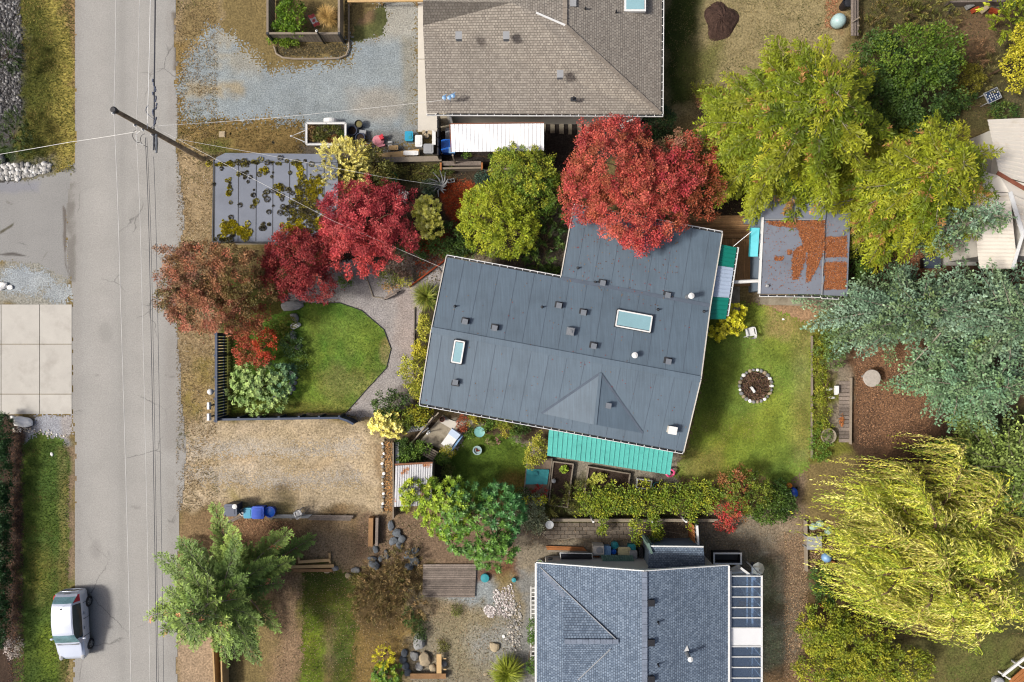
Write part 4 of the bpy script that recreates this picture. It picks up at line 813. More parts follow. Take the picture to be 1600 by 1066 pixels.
def conifer(name, label, cat, base_px, height, R, nbr, cols, seed, z0=.8, pw=2.0, droop=.45, rise=.15, sub=.16, subl=.34, leafL=.17, leafW=.055, step=.075, dead=None, jit=.35, sx=1, sy=1, rz=0, bark=None, fat=1.0, hang=.3, mt=None, tipc=1.25, group=None, minb=.6, az=None):
    r = np.random.default_rng(seed); b0 = P(*base_px); t = T(name, label, cat, b0, group); lv = Leaves(); wood = MB()
    wood.tube([b0, b0 + Vector((.06, .04, height * .5)), b0 + Vector((0, 0, height * .97))], [.05 * height ** .8, .03 * height ** .8, .02], 7); UPV = np.array([0, 0, 1.])
    pal = np.array([CL(*c) for c in cols])
    for k in range(nbr):
        tt = (k + r.random()) / nbr; h = z0 + (height - z0) * tt ** .85; a = k * 2.39996 + r.normal(0, .25)
        if az is not None: a = az[0] + az[1] * r.uniform(-1, 1)
        Lb = R * max(.1, (1 - ((h - z0) / (height - z0)) ** pw)) * r.uniform(minb, 1.06); Lb = max(Lb, .5)
        ox, oy = math.cos(a) * sx, math.sin(a) * sy
        if rz: ox, oy = ox * math.cos(rz) - oy * math.sin(rz), ox * math.sin(rz) + oy * math.cos(rz)
        q = math.hypot(ox, oy); Lb *= q; o = np.array([ox / q, oy / q, 0]); s_ = np.array([-o[1], o[0], 0])
        ri = rise * r.uniform(.4, 1.5) + .5 * tt; dr = droop * r.uniform(.6, 1.4)
        cur = s_ * r.normal(0, .12)
        ns = max(4, int(Lb / sub)); ss = np.linspace(.14, 1, ns)
        pos = lambda q_: np.array([b0.x, b0.y, h]) + (o * q_ + cur * q_ ** 2 + UPV * (ri * q_ - dr * q_ ** 2)) * Lb
        wood.tube([Vector(pos(0.0)), Vector(pos(.5)), Vector(pos(.97))], [.012 + .012 * Lb, .008 + .006 * Lb, .006], 4, False)
        bc = pal[min(len(pal) - 1, int(r.random() * len(pal)))] * .5 + pal[min(len(pal) - 1, int(r.random() * len(pal)))] * .5
        for j, q_ in enumerate(ss):
            p0 = pos(q_); sg = 1 if j % 2 else -1; l_ = subl * Lb * (1.15 - q_) * r.uniform(.6, 1.2) + .16
            tang = unit(o * 1 + cur * 2 * q_ + UPV * (ri - 2 * dr * q_))
            for sg in ((-1, 1) if j < ns - 1 else (0,)):
                m = max(3, int(l_ / step)); u = np.linspace(.08, 1, m)[:, None]
                dv = unit(tang * r.uniform(.55, .95) + s_ * sg * r.uniform(.6, 1.0) + UPV * r.normal(.05, .15))
                pts = p0 + dv * u * l_ - UPV * (u ** 2) * l_ * hang * r.uniform(.4, 1.5)
                isd = dead is not None and r.random() < dead[1]
                c0 = np.array(CL(*dead[0])) if isd else bc
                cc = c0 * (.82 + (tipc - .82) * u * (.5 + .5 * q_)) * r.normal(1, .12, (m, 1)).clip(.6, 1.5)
                for sg2 in (-1, 1):
                    sd2 = np.cross(dv, UPV) * sg2
                    D = unit(dv * 1.0 + sd2 * .75 + r.normal(0, jit, (m, 3))); N_ = unit(UPV + r.normal(0, jit, (m, 3)) + o * .2)
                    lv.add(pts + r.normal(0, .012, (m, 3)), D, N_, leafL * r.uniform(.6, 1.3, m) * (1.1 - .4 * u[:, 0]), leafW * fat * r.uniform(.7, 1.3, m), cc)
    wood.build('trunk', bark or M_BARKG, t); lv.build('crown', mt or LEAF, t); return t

# palettes as seen in daylight
RED = [(150, 48, 56), (196, 74, 78), (214, 104, 100), (170, 60, 64)]; REDB = [(192, 86, 70), (206, 102, 88), (186, 72, 74), (184, 104, 72), (144, 80, 54)]
RBR = [(142, 116, 80), (164, 124, 94), (178, 122, 102), (124, 110, 70), (110, 104, 60)]; DRED = [(136, 48, 50), (168, 66, 62), (150, 54, 60), (178, 86, 72)]
YG = [(150, 164, 40), (176, 184, 48), (200, 200, 60)]; CED = [(82, 98, 20), (106, 120, 24), (134, 142, 32), (150, 150, 40)]
BLG = [(100, 126, 100), (124, 148, 124), (90, 114, 82), (108, 126, 76)]; DKG = [(52, 76, 34), (68, 94, 40), (84, 108, 44)]; MDG = [(78, 108, 40), (96, 128, 46), (120, 148, 54)]
CRM = [(222, 208, 96), (238, 226, 126), (246, 236, 150)]; OLI = [(96, 100, 48), (116, 116, 54), (132, 122, 60)]

# ---- maples
broad('maple_tree', 'rusty brown and pink maple overhanging the road beside the garage', 'tree', [(300, 430, 50, 45, 3.6, 1.3), (370, 440, 48, 48, 3.4, 1.3, [(108, 98, 50), (128, 108, 62), (146, 108, 72), (104, 98, 50)]), (325, 480, 55, 42, 3.6, 1.2, [(188, 118, 94), (178, 124, 90), (148, 114, 76)]), (330, 415, 60, 32, 4.2, 1.1, [(166, 122, 84), (146, 114, 74), (190, 116, 88)]), (285, 465, 34, 40, 3.2, 1.1), (380, 495, 35, 28, 2.6, .9, [(188, 100, 78), (150, 98, 60)])], 600, 76, .25, .09, .058, RBR, 101, rough=.55)
broad('maple_tree', 'dark red maple just below the flat garage roof', 'tree', [(468, 412, 55, 48, 2.9, 1.2), (440, 425, 35, 38, 2.6, 1.0), (500, 395, 34, 36, 2.7, 1.0), (455, 385, 38, 26, 2.8, .9), (490, 445, 32, 26, 2.3, .8)], 390, 74, .23, .088, .053, DRED, 102, rough=.5)
broad('maple_tree', 'bright red maple between the garage and the gravel path', 'tree', [(572, 348, 58, 58, 3.4, 1.4), (540, 325, 40, 38, 3.3, 1.1, [(150, 50, 62), (186, 66, 74), (128, 48, 56)]), (612, 320, 34, 36, 3.1, 1.1, [(146, 48, 56), (180, 64, 70)]), (560, 395, 42, 34, 3.0, 1.0, [(222, 94, 88), (206, 78, 76)]), (618, 370, 34, 34, 2.9, 1.0), (528, 360, 26, 30, 2.9, .9)], 500, 74, .23, .088, .053, RED, 103, rough=.55)
broad('maple_tree', 'largest red maple overhanging the north end of the bungalow roof', 'tree', [(950, 260, 66, 62, 4.4, 1.6), (985, 320, 74, 58, 4.2, 1.5, [(196, 84, 70), (208, 102, 90), (186, 104, 70)]), (1035, 285, 58, 52, 4.0, 1.4, [(192, 68, 78), (184, 80, 66), (208, 104, 94)]), (915, 300, 36, 46, 4.0, 1.2), (965, 210, 54, 28, 3.9, 1.0, [(184, 74, 68), (200, 92, 82)]), (1000, 365, 42, 26, 3.9, .9, [(206, 82, 82), (192, 78, 72)]), (1080, 300, 44, 46, 3.4, 1.2, [(150, 78, 46), (168, 84, 56), (120, 80, 44)]), (1070, 250, 42, 34, 3.2, 1.1, [(150, 74, 52), (178, 84, 66)]), (1060, 235, 34, 24, 3.0, .8, RBR)], 1020, 72, .26, .095, .058, REDB, 104, rough=.55, trunk=.14)
broad('maple_shrub', 'small orange red shrub inside the navy fence', 'shrub', [(385, 548, 18, 22, 1.2, .5), (415, 540, 18, 22, 1.2, .5, [(214, 92, 56), (196, 74, 50)]), (398, 560, 24, 16, 1.1, .4), (395, 530, 26, 14, 1.1, .4, [(150, 92, 56), (178, 92, 66)])], 110, 34, .16, .1, .06, [(196, 96, 70), (178, 84, 62), (150, 100, 60)], 105, trunk=.04)
broad('pale_green_shrub', 'pale green leafy shrub beside the navy fence', 'shrub', [(392, 590, 34, 26, 1.1, .5), (420, 600, 30, 28, 1.0, .5, [(120, 150, 92), (150, 172, 104)]), (380, 612, 28, 22, .9, .4), (412, 628, 34, 22, .8, .4), (440, 590, 20, 26, .8, .4, [(92, 128, 92), (112, 146, 100)])], 230, 18, .16, .17, .08, [(140, 168, 92), (168, 188, 112), (120, 150, 80)], 106, style='rosette', trunk=.04)
# ---- clipped and loose shrubs
broad('feathery_cream_shrub', 'pale yellow feathery shrub beside the utility trailer', 'shrub', [(534, 262, 40, 37, 1.9, .9), (524, 285, 28, 24, 1.6, .6), (548, 243, 24, 22, 1.7, .6)], 660, 22, .36, .11, .03, CRM, 107, style='spray', trunk=.05)
broad('olive_shrub', 'olive green shrub right of the pale yellow feathery one', 'shrub', [(578, 264, 34, 32, 1.4, .8), (600, 270, 18, 20, 1.1, .6), (560, 290, 22, 16, 1.2, .5)], 150, 34, .22, .11, .06, OLI, 108, trunk=.05)
broad('golden_topiary', 'golden yellow clipped shrub between red maple and green balls', 'shrub', [(668, 325, 22, 20, 1.7, .7), (672, 352, 20, 22, 1.6, .7), (660, 335, 15, 24, 1.5, .7)], 250, 16, .14, .14, .075, [(214, 208, 90), (230, 224, 112), (196, 194, 74), (236, 230, 140)], 109, style='rosette', trunk=.05, rough=.2)
broad('round_evergreen', 'upper of two big round evergreens beside the white canopy', 'shrub', [(822, 280, 50, 48, 2.2, 1.5), (800, 265, 34, 34, 2.1, 1.3), (845, 300, 34, 36, 1.9, 1.2, [(80, 112, 40), (96, 126, 44), (120, 140, 48)])], 420, 38, .2, .11, .06, [(104, 132, 42), (134, 152, 48), (176, 176, 54), (92, 120, 40)], 110, rough=.16, trunk=.1)
broad('round_evergreen', 'lower yellow green of two big round evergreens, above the bungalow', 'shrub', [(778, 345, 60, 56, 2.1, 1.5), (765, 330, 44, 44, 2.2, 1.4), (795, 365, 46, 38, 2.0, 1.2)], 480, 38, .19, .11, .06, [(136, 156, 40), (164, 176, 46), (184, 188, 56), (120, 142, 40)], 111, rough=.08, trunk=.1)
broad('dark_green_shrub', 'dark green shrub under the golden clipped shrub', 'shrub', [(700, 375, 30, 28, .9, .6), (672, 388, 26, 16, .7, .5), (720, 390, 22, 16, .7, .4)], 120, 34, .2, .12, .06, DKG, 112, trunk=.05)
broad('dark_green_shrub', 'dark green feathery shrub in the corner of the bungalow wing', 'shrub', [(850, 385, 28, 34, 1.0, .7), (862, 352, 18, 24, .9, .6), (838, 405, 22, 16, .7, .4)], 110, 22, .4, .2, .05, [(50, 74, 30), (70, 96, 36), (92, 110, 44)], 113, style='spray', trunk=.05)
broad('low_green_shrub', 'low green plant at the inner corner of the bungalow roof', 'shrub', [(862, 423, 14, 7, .35, .25)], 26, 26, .13, .1, .05, MDG, 114, trunk=.02)
broad('golden_shrub', 'upper golden shrub along the west wall of the bungalow', 'shrub', [(664, 512, 10, 20, .9, .5)], 60, 26, .13, .09, .055, [(168, 168, 56), (196, 190, 76), (150, 156, 48)], 115, trunk=.03)
broad('golden_shrub', 'middle golden shrub along the west wall of the bungalow', 'shrub', [(656, 547, 12, 13, .8, .5)], 44, 26, .13, .09, .055, [(196, 184, 48), (206, 196, 64), (160, 160, 48)], 116, trunk=.03)
broad('golden_shrub', 'largest golden green shrub along the west wall of the bungalow', 'shrub', [(645, 582, 21, 26, 1.0, .6), (655, 610, 14, 14, .8, .5)], 110, 30, .17, .1, .06, [(150, 158, 48), (176, 178, 56), (196, 190, 80), (130, 142, 46)], 117, trunk=.04)
broad('green_shrub', 'dark green shrub at the south west corner of the bungalow', 'shrub', [(612, 632, 30, 20, 1.0, .6, DKG), (628, 655, 28, 16, .9, .5), (655, 648, 20, 16, .9, .5, [(110, 130, 40), (170, 160, 40)])], 140, 32, .18, .11, .06, [(78, 98, 34), (98, 118, 40), (128, 134, 44)], 118, trunk=.05)
broad('cream_leaved_shrub', 'cream yellow leaved shrub at the end of the navy fence', 'shrub', [(596, 664, 20, 18, 1.2, .6), (614, 670, 18, 16, 1.1, .5), (604, 650, 18, 12, 1.2, .5)], 95, 16, .13, .16, .09, CRM, 119, style='rosette', trunk=.04)
broad('yellow_shrub', 'bright yellow shrub at the south end of the porch awning', 'shrub', [(1150, 490, 16, 17, 1.2, .6), (1140, 505, 15, 15, 1.2, .6), (1122, 520, 13, 15, 1.0, .5), (1153, 512, 12, 10, 1.0, .4)], 130, 18, .14, .15, .08, [(186, 182, 34), (210, 204, 50), (226, 218, 80)], 120, style='rosette', trunk=.04)
broad('dark_green_shrub', 'dark green shrub at the corner of the tan shingled house', 'shrub', [(1030, 192, 22, 22, 1.2, .8), (1020, 210, 18, 14, .9, .6)], 90, 34, .2, .11, .06, [(44, 66, 38), (58, 82, 46), (74, 96, 50)], 121, trunk=.05)
broad('planter_shrub', 'lush green shrub inside the fenced planter', 'shrub', [(455, 20, 20, 24, .9, .6), (445, 45, 16, 10, .8, .5), (465, 42, 14, 12, .9, .5)], 120, 28, .17, .12, .06, [(76, 108, 24), (100, 136, 30), (124, 152, 40)], 122, trunk=.03)
broad('ground_shrub', 'bright green creeping plant outside the fenced planter corner', 'shrub', [(440, 62, 20, 8, .35, .25), (452, 66, 16, 6, .3, .2)], 60, 24, .13, .09, .05, [(92, 120, 28), (120, 144, 36)], 123, trunk=.02)
# ---- big conifers to the east
conifer('cedar_tree', 'tallest yellow green cedar in the upper right', 'tree', (1192, 234), 9.2, 5.0, 190, CED, 130, tipc=1.6, z0=.9, pw=2.6, droop=.5, rise=.35, sub=.19, subl=.3, leafL=.27, leafW=.07, step=.075, dead=((150, 112, 62), .03), hang=.5, jit=.3)
conifer('cedar_tree', 'yellow green cedar overhanging the shed with leaf litter', 'tree', (1362, 312), 8.2, 4.3, 165, CED, 131, tipc=1.6, z0=.9, pw=2.4, droop=.5, rise=.35, sub=.19, subl=.3, leafL=.27, leafW=.07, step=.075, dead=((150, 112, 62), .03), hang=.5, jit=.3)
broad('dark_evergreen', 'dark green evergreen between the two yellow green cedars', 'tree', [(1410, 100, 60, 56, 3.2, 1.8), (1435, 150, 58, 50, 2.8, 1.6, DKG), (1370, 110, 40, 60, 2.8, 1.6, DKG), (1460, 90, 36, 44, 2.8, 1.5), (1390, 160, 40, 50, 2.4, 1.4, DKG), (1405, 215, 40, 50, 2.2, 1.4, DKG)], 640, 34, .26, .14, .08, [(72, 98, 30), (92, 118, 36), (108, 128, 40)], 132, trunk=.14)
def fluffy(nm, lab, px, hgt, R, n, seed, **kw):
    return conifer(nm, lab, 'tree', px, hgt, R, n, kw.pop('cols', BLG), seed, z0=kw.pop('z0', 1.2), pw=kw.pop('pw', 2.2), droop=.25, rise=.3, sub=.22, subl=.27, leafL=.2, leafW=.095, step=.085, jit=.7, hang=.15, tipc=1.65, **kw)
fluffy('blue_green_fir', 'blue green fir stretching over the back lawn fence', (1362, 492), 6.6, 4.0, 90, 133, sx=1.42, sy=.66, rz=.12)
fluffy('blue_green_fir', 'largest blue green fir at the right edge', (1470, 512), 9.0, 4.4, 120, 134, sx=1, sy=.85)
fluffy('blue_green_fir', 'blue green fir above the bare brown ground and willow', (1432, 592), 7.5, 3.2, 85, 135, cols=[(104, 136, 104), (120, 146, 108), (96, 122, 76)])
fluffy('blue_green_fir', 'narrow blue green fir in front of the cream metal roof', (1400, 378), 8.6, 1.5, 50, 136, pw=3)
fluffy('green_fir', 'soft green fir at the right edge above the willow', (1485, 705), 7.8, 3.4, 95, 137, cols=[(98, 120, 56), (118, 136, 64), (130, 146, 76)])
broad('dark_green_shrub', 'dark green bush beside the shed with leaf litter', 'shrub', [(1345, 410, 20, 40, 1.0, .8, DKG), (1395, 440, 26, 26, 1.4, .9, [(70, 100, 64), (92, 120, 84)])], 110, 30, .24, .14, .06, DKG, 138, trunk=.06)
# ---- feathery conifer by the road
conifer('feathery_conifer', 'feathery green conifer at the road edge left of the yard', 'tree', (383, 896), 7.4, 4.6, 54, [(92, 116, 52), (112, 134, 60), (128, 148, 68), (84, 106, 50)], 140, z0=.5, pw=1.3, droop=.2, rise=.3, sub=.16, subl=.27, leafL=.22, leafW=.065, step=.06, dead=((180, 124, 84), .012), hang=.12, jit=.18, minb=.8, tipc=2.0)
# ---- rosette tree
broad('rosette_leaved_tree', 'dense glossy green tree with starry leaf rosettes below the small lawn', 'tree', [(745, 820, 60, 52, 2.8, 1.3), (700, 795, 48, 46, 2.6, 1.2, [(120, 150, 44), (146, 166, 50), (100, 134, 42)]), (660, 775, 36, 34, 2.2, 1.0, [(122, 146, 40), (150, 160, 46), (100, 130, 40)]), (785, 800, 36, 44, 2.6, 1.2, [(60, 104, 56), (84, 130, 66)]), (770, 860, 38, 30, 2.4, 1.0), (735, 780, 40, 26, 2.6, .9, [(64, 104, 56), (96, 136, 70)])], 520, 20, .22, .24, .075, [(78, 116, 46), (104, 142, 56), (72, 106, 50)], 141, style='rosette', trunk=.12, mt=LEAFG, rough=.15)
# ---- willow
def willow(name, label, base_px, height, R, nst, seed):
    r = np.random.default_rng(seed); b0 = P(*base_px); t = T(name, label, 'tree', b0); lv = Leaves(); wood = MB(); tw = MB()
    wood.tube([b0, b0 + Vector((.1, .1, 1.6)), b0 + Vector((.2, -.1, 3.4)), b0 + Vector((.15, -.2, 5.5))], [.42, .34, .26, .14], 9)
    limbs_ = []
    for k in range(48):
        a = k * 2.39996 + r.normal(0, .2); l_ = R * r.uniform(.12, .95); h0 = r.uniform(2.4, 5.2); h1 = height * r.uniform(.72, 1.0) * (1 - .28 * (l_ / R) ** 2)
        o = np.array([math.cos(a), math.sin(a), 0]); st = np.array([b0.x, b0.y, h0])
        f = lambda u, o=o, l_=l_, st=st, h0=h0, h1=h1: st + o * l_ * u + np.array([0, 0, 1]) * (h1 - h0) * math.sin(min(1, u * 1.15) * math.pi / 2) - np.array([0, 0, 1]) * .8 * max(0, u - .7)
        limbs_.append(f); wood.tube([Vector(f(u)) for u in (0, .25, .5, .75, 1)], [.16, .11, .07, .045, .02], 5, False)
    cw = np.array([[CL(200, 202, 68)], [CL(222, 218, 96)], [CL(172, 184, 62)], [CL(142, 160, 54)], [CL(234, 228, 128)]])[:, 0]
    for k in range(nst):
        f = limbs_[k % len(limbs_)]; u = r.uniform(.02, 1) ** .7; p = f(u); a = r.uniform(0, 2 * np.pi); rad = p - np.array([b0.x, b0.y, p[2]]); rad = rad / (np.linalg.norm(rad) + .3)
        o = unit(rad * .9 + np.array([math.cos(a), math.sin(a), 0]) * 1.0); o[2] = 0
        ln = min(p[2] - .5, r.uniform(1.6, 4.6)); rea = r.uniform(.3, 1.2)
        m = int(ln / .13); q = np.linspace(0, 1, m)[:, None]
        out = rea * (1 - np.exp(-3 * q)); up_ = .35 * np.sin(np.minimum(q * 5, np.pi)) * rea
        wob = np.array([[math.cos(a + 1.5), math.sin(a + 1.5), 0]]) * .18 * np.sin(q * r.uniform(2, 6) + a)
        wind = np.array([[-.32, -.16, 0]]) * q ** 1.5 * ln * .5
        pts = p + o * out + np.array([0, 0, 1]) * (up_ - ln * q ** 1.25) + wob + wind
        cc = cw[r.integers(len(cw))] * max(.5, r.normal(1, .2))
        tg = np.gradient(pts, axis=0); tg = unit(tg)
        for _ in range(2):
            rd = r.normal(0, 1, (m, 3)); D = unit(tg * .9 + rd * .42); N_ = unit(rd + np.array([0, 0, .6]))
            lv.add(pts + r.normal(0, .025, (m, 3)), D, N_, r.uniform(.12, .24, m), r.uniform(.028, .048, m), cc * r.normal(1, .14, (m, 1)).clip(.6, 1.5))
        if k % 3 == 0:
            ii = np.linspace(0, int(m * .75), 5).astype(int); tw.tube([Vector(pts[i]) for i in ii], .011, 3, False)
    tk = wood.build('trunk', M_BARK, t); tw.build('twig', mat('willow_twig', C(206, 186, 110), .7), tk); lv.build('crown', LEAF, t); return t
willow('willow_tree', 'big golden weeping willow filling the lower right', (1372, 818), 9.2, 5.9, 4600, 150)
broad('willow_undergrowth', 'green and yellow leafy bush at the foot of the willow', 'shrub', [(1290, 985, 42, 40, 1.2, .8), (1335, 1010, 56, 44, 1.4, .9), (1390, 1040, 66, 34, 1.3, .8), (1285, 1045, 40, 26, 1.0, .6), (1345, 1055, 60, 24, 1.2, .8)], 620, 34, .22, .12, .07, [(110, 130, 36), (140, 150, 44), (176, 172, 52), (88, 112, 36)], 151, trunk=.06)
broad('dark_green_shrub', 'dark green shrub between wooden border and willow', 'shrub', [(1280, 905, 15, 22, .7, .4), (1285, 935, 16, 16, .7, .4)], 70, 30, .15, .1, .055, [(58, 92, 38), (80, 112, 44)], 152, trunk=.03)
# ---- garden plants
broad('vine_hedge', 'yellow green vine trained along the fence below the teal awning', 'hedge', [(925, 785, 34, 20, 1.1, .4), (955, 780, 40, 20, 1.2, .4), (990, 780, 44, 22, 1.2, .4), (1030, 778, 44, 22, 1.2, .4), (1070, 778, 44, 22, 1.2, .4), (1100, 775, 26, 26, 1.2, .4), (940, 815, 6, 22, .9, .4), (994, 822, 6, 22, .9, .4), (1020, 822, 6, 24, .9, .4), (1028, 832, 5, 18, .8, .4), (1080, 805, 6, 18, .9, .4)], 560, 20, .22, .12, .075, [(100, 126, 40), (124, 146, 46), (166, 168, 50), (88, 114, 40)], 153, trunk=.04, rough=.5)
broad('mixed_shrub', 'red and green shrub at the end of the vine hedge', 'shrub', [(1165, 770, 42, 34, 1.2, .7), (1140, 790, 26, 26, 1.0, .6, [(196, 62, 66), (180, 70, 60), (120, 110, 50)]), (1150, 748, 26, 20, 1.2, .5, [(150, 110, 66), (160, 96, 64), (110, 116, 50)]), (1195, 785, 34, 30, 1.0, .6, [(70, 96, 34), (92, 116, 40)]), (1135, 815, 16, 14, .6, .4, [(190, 70, 70), (150, 90, 60)]), (1225, 790, 20, 20, .8, .5, DKG)], 300, 30, .19, .11, .065, [(104, 122, 40), (130, 138, 46), (84, 108, 40)], 154, trunk=.06)
broad('brown_brush', 'tangle of brown brush beside the grey plank deck', 'shrub', [(600, 915, 40, 38, .5, .35), (625, 945, 34, 36, .5, .35), (575, 940, 24, 28, .4, .3), (630, 880, 22, 20, .4, .3)], 420, 22, .3, .17, .03, [(134, 112, 72), (116, 102, 58), (154, 126, 86), (98, 100, 50)], 155, style='spray', trunk=.03)
broad('gold_shrub', 'bright yellow small conifer at the bottom beside glossy shrub', 'shrub', [(600, 1026, 13, 13, .8, .5)], 55, 14, .2, .12, .03, [(206, 200, 30), (226, 216, 50)], 156, style='spray', trunk=.03)
broad('glossy_shrub', 'glossy dark green shrub at the bottom edge of the yard', 'shrub', [(605, 1056, 26, 20, .8, .5)], 90, 14, .12, .16, .09, [(66, 96, 30), (96, 128, 40), (140, 150, 50)], 157, style='rosette', mt=LEAFG, trunk=.03)
broad('variegated_shrub', 'silvery variegated shrub with two yellow spikes by the retaining wall', 'shrub', [(825, 800, 24, 26, 1.0, .6), (838, 815, 16, 16, .8, .4), (836, 782, 16, 5, 1.3, .3, [(186, 190, 50), (206, 206, 60)]), (815, 775, 12, 14, .8, .4, DKG)], 150, 20, .17, .12, .05, [(122, 136, 100), (170, 174, 140), (92, 112, 66)], 158, trunk=.03)
broad('climbing_shrub', 'green shrub along the drive beside the rusty tin roof', 'shrub', [(640, 715, 20, 14, .7, .4), (660, 700, 14, 10, .6, .3)], 60, 26, .15, .1, .055, MDG, 159, trunk=.03)
broad('flower_bed', 'mixed orange and yellow flowers under the south eave', 'flower bed', [(722, 662, 8, 12, .5, .3, [(190, 96, 60), (160, 84, 56)]), (738, 658, 10, 7, .5, .3, [(196, 180, 50), (150, 160, 50)]), (790, 672, 18, 10, .5, .3, [(120, 140, 48), (190, 176, 60)]), (806, 680, 12, 12, .6, .3, MDG), (700, 705, 10, 8, .5, .3, [(190, 178, 48), (150, 150, 50)]), (770, 690, 10, 6, .35, .2, [(190, 120, 140), (120, 140, 60)])], 110, 24, .12, .08, .045, MDG, 160, trunk=.015)
broad('fruit_bush', 'yellow green bush over the small pond frame below the bungalow', 'shrub', [(838, 705, 16, 20, .9, .5), (845, 690, 12, 12, .9, .4), (830, 722, 12, 10, .7, .3)], 90, 22, .15, .1, .06, [(130, 146, 50), (186, 178, 70), (160, 164, 56)], 161, trunk=.03)
broad('red_leaved_plant', 'small plant with red leaves at the end of the pond frame', 'shrub', [(843, 770, 11, 8, .4, .25), (828, 776, 8, 8, .4, .25, [(150, 120, 70), (130, 100, 60)])], 36, 18, .16, .12, .03, [(186, 56, 50), (160, 60, 46)], 162, style='spray', trunk=.015)
broad('ivy_bank', 'green and yellow ivy on the bank between back lawn and plank walk', 'hedge', [(1282, 570, 14, 50, .35, .25), (1284, 640, 15, 44, .35, .25), (1300, 545, 24, 30, .8, .5, [(92, 116, 60), (110, 134, 66)]), (1282, 690, 16, 30, .35, .25, MDG)], 330, 22, .14, .085, .06, [(122, 134, 36), (146, 154, 44), (100, 116, 36), (170, 168, 60)], 163, trunk=.02)
broad('clipped_hedge', 'dark green clipped hedge at the left edge below the concrete drive', 'hedge', [(4, 682, 12, 34, .8, .7), (3, 740, 12, 46, .8, .7), (3, 800, 12, 46, .8, .7), (2, 860, 12, 46, .8, .7), (1, 920, 12, 46, .8, .7), (0, 970, 12, 40, .8, .7)], 900, 30, .17, .09, .06, [(36, 70, 36), (48, 84, 42), (62, 98, 50)], 164, trunk=.03)
broad('dark_conifer', 'dark conifer at the left edge among river stones, upper one', 'shrub', [(10, 85, 20, 26, 1.0, .6)], 90, 18, .3, .16, .04, [(46, 64, 28), (62, 82, 34)], 165, style='spray', trunk=.04)
broad('dark_conifer', 'dark conifer at the left edge above the white stones, lower one', 'shrub', [(20, 215, 24, 26, 1.0, .6), (8, 235, 20, 16, .9, .5), (30, 190, 14, 16, .7, .4)], 130, 18, .3, .16, .04, [(46, 64, 28), (62, 82, 34), (78, 92, 36)], 166, style='spray', trunk=.04)
broad('white_flowering_shrub', 'small pale pink flowering shrub left of the parked car', 'shrub', [(22, 1012, 13, 16, .6, .35)], 60, 14, .16, .06, .045, [(214, 196, 190), (150, 140, 120), (230, 220, 214)], 167, trunk=.015)
broad('round_gold_bush', 'round golden olive bush in the upper right corner', 'shrub', [(1512, 123, 24, 22, .9, .6)], 90, 30, .16, .08, .04, [(112, 110, 34), (136, 128, 40)], 168, trunk=.04, rough=.06)
broad('yellow_tree', 'yellow leaved tree cut by the right edge', 'tree', [(1590, 100, 22, 26, 2.4, 1.0), (1600, 60, 20, 20, 2.6, .9), (1588, 130, 10, 12, 2.0, .6)], 130, 26, .22, .12, .08, [(176, 170, 40), (196, 186, 56), (150, 152, 40)], 169, trunk=.07)
broad('green_conifer_shrub', 'green shrub in the very upper right corner', 'shrub', [(1580, 35, 30, 26, 1.6, .9), (1560, 10, 20, 14, 1.4, .7, YG), (1605, 15, 24, 20, 1.6, .7)], 150, 20, .3, .16, .06, [(104, 120, 30), (130, 142, 36), (86, 104, 30)], 170, style='spray', trunk=.05)
broad('brown_undergrowth', 'olive undergrowth along the top edge behind the plank fence', 'shrub', [(1400, 20, 46, 18, .7, .4), (1360, 45, 26, 16, .6, .4), (1460, 30, 40, 14, .6, .4), (1440, 10, 40, 12, .8, .4, OLI)], 200, 24, .25, .14, .04, [(84, 90, 38), (110, 108, 48), (120, 100, 60)], 171, style='spray', trunk=.02)
broad('dry_brush', 'brown dry brush between golden bush and dark evergreen', 'shrub', [(1510, 85, 34, 22, .6, .35, [(120, 92, 66), (140, 108, 76)]), (1545, 115, 26, 26, .6, .4, [(96, 94, 50), (116, 108, 56)]), (1490, 110, 22, 18, .5, .3, [(84, 70, 50), (100, 84, 56)])], 170, 20, .28, .16, .025, OLI, 172, style='spray', trunk=.02)
broad('low_green_shrub', 'low dark green ground cover beside the patterned chair', 'shrub', [(1500, 155, 26, 14, .5, .3), (1565, 175, 24, 12, .6, .3), (1480, 170, 20, 14, .6, .4)], 130, 24, .18, .11, .06, [(52, 84, 40), (72, 100, 44), (96, 110, 44)], 173, trunk=.02)
broad('planting', 'green and brown low planting beside the gravel path bend', 'shrub', [(608, 436, 20, 12, .5, .3), (622, 420, 18, 14, .5, .3, [(92, 70, 60), (120, 96, 80)]), (632, 440, 10, 8, .5, .3, [(176, 172, 66), (150, 150, 60)]), (648, 405, 16, 18, .5, .3, [(76, 62, 58), (104, 80, 72)]), (627, 395, 14, 14, .5, .3, DKG), (612, 448, 12, 6, .4, .2, [(190, 150, 90), (170, 130, 80)])], 150, 22, .18, .1, .05, [(120, 120, 60), (96, 110, 50)], 174, trunk=.02)
broad('pond_planting', 'blue green low planting along the rock edge of the front lawn', 'shrub', [(455, 540, 16, 18, .35, .25), (470, 560, 10, 14, .3, .2, DKG), (448, 505, 14, 12, .3, .2, [(112, 118, 44), (130, 130, 50)]), (425, 515, 20, 14, .3, .2, [(96, 108, 38), (120, 124, 44)]), (455, 580, 10, 10, .3, .2, [(84, 120, 90), (110, 146, 110)])], 150, 22, .15, .09, .05, [(60, 88, 52), (80, 104, 56)], 175, trunk=.02)
broad('young_plants', 'row of young green plants in front of the white canopy', 'shrub', [(729, 243, 6, 4, .25, .15), (772, 245, 8, 4, .25, .15)], 24, 20, .1, .08, .04, MDG, 176, trunk=.012)
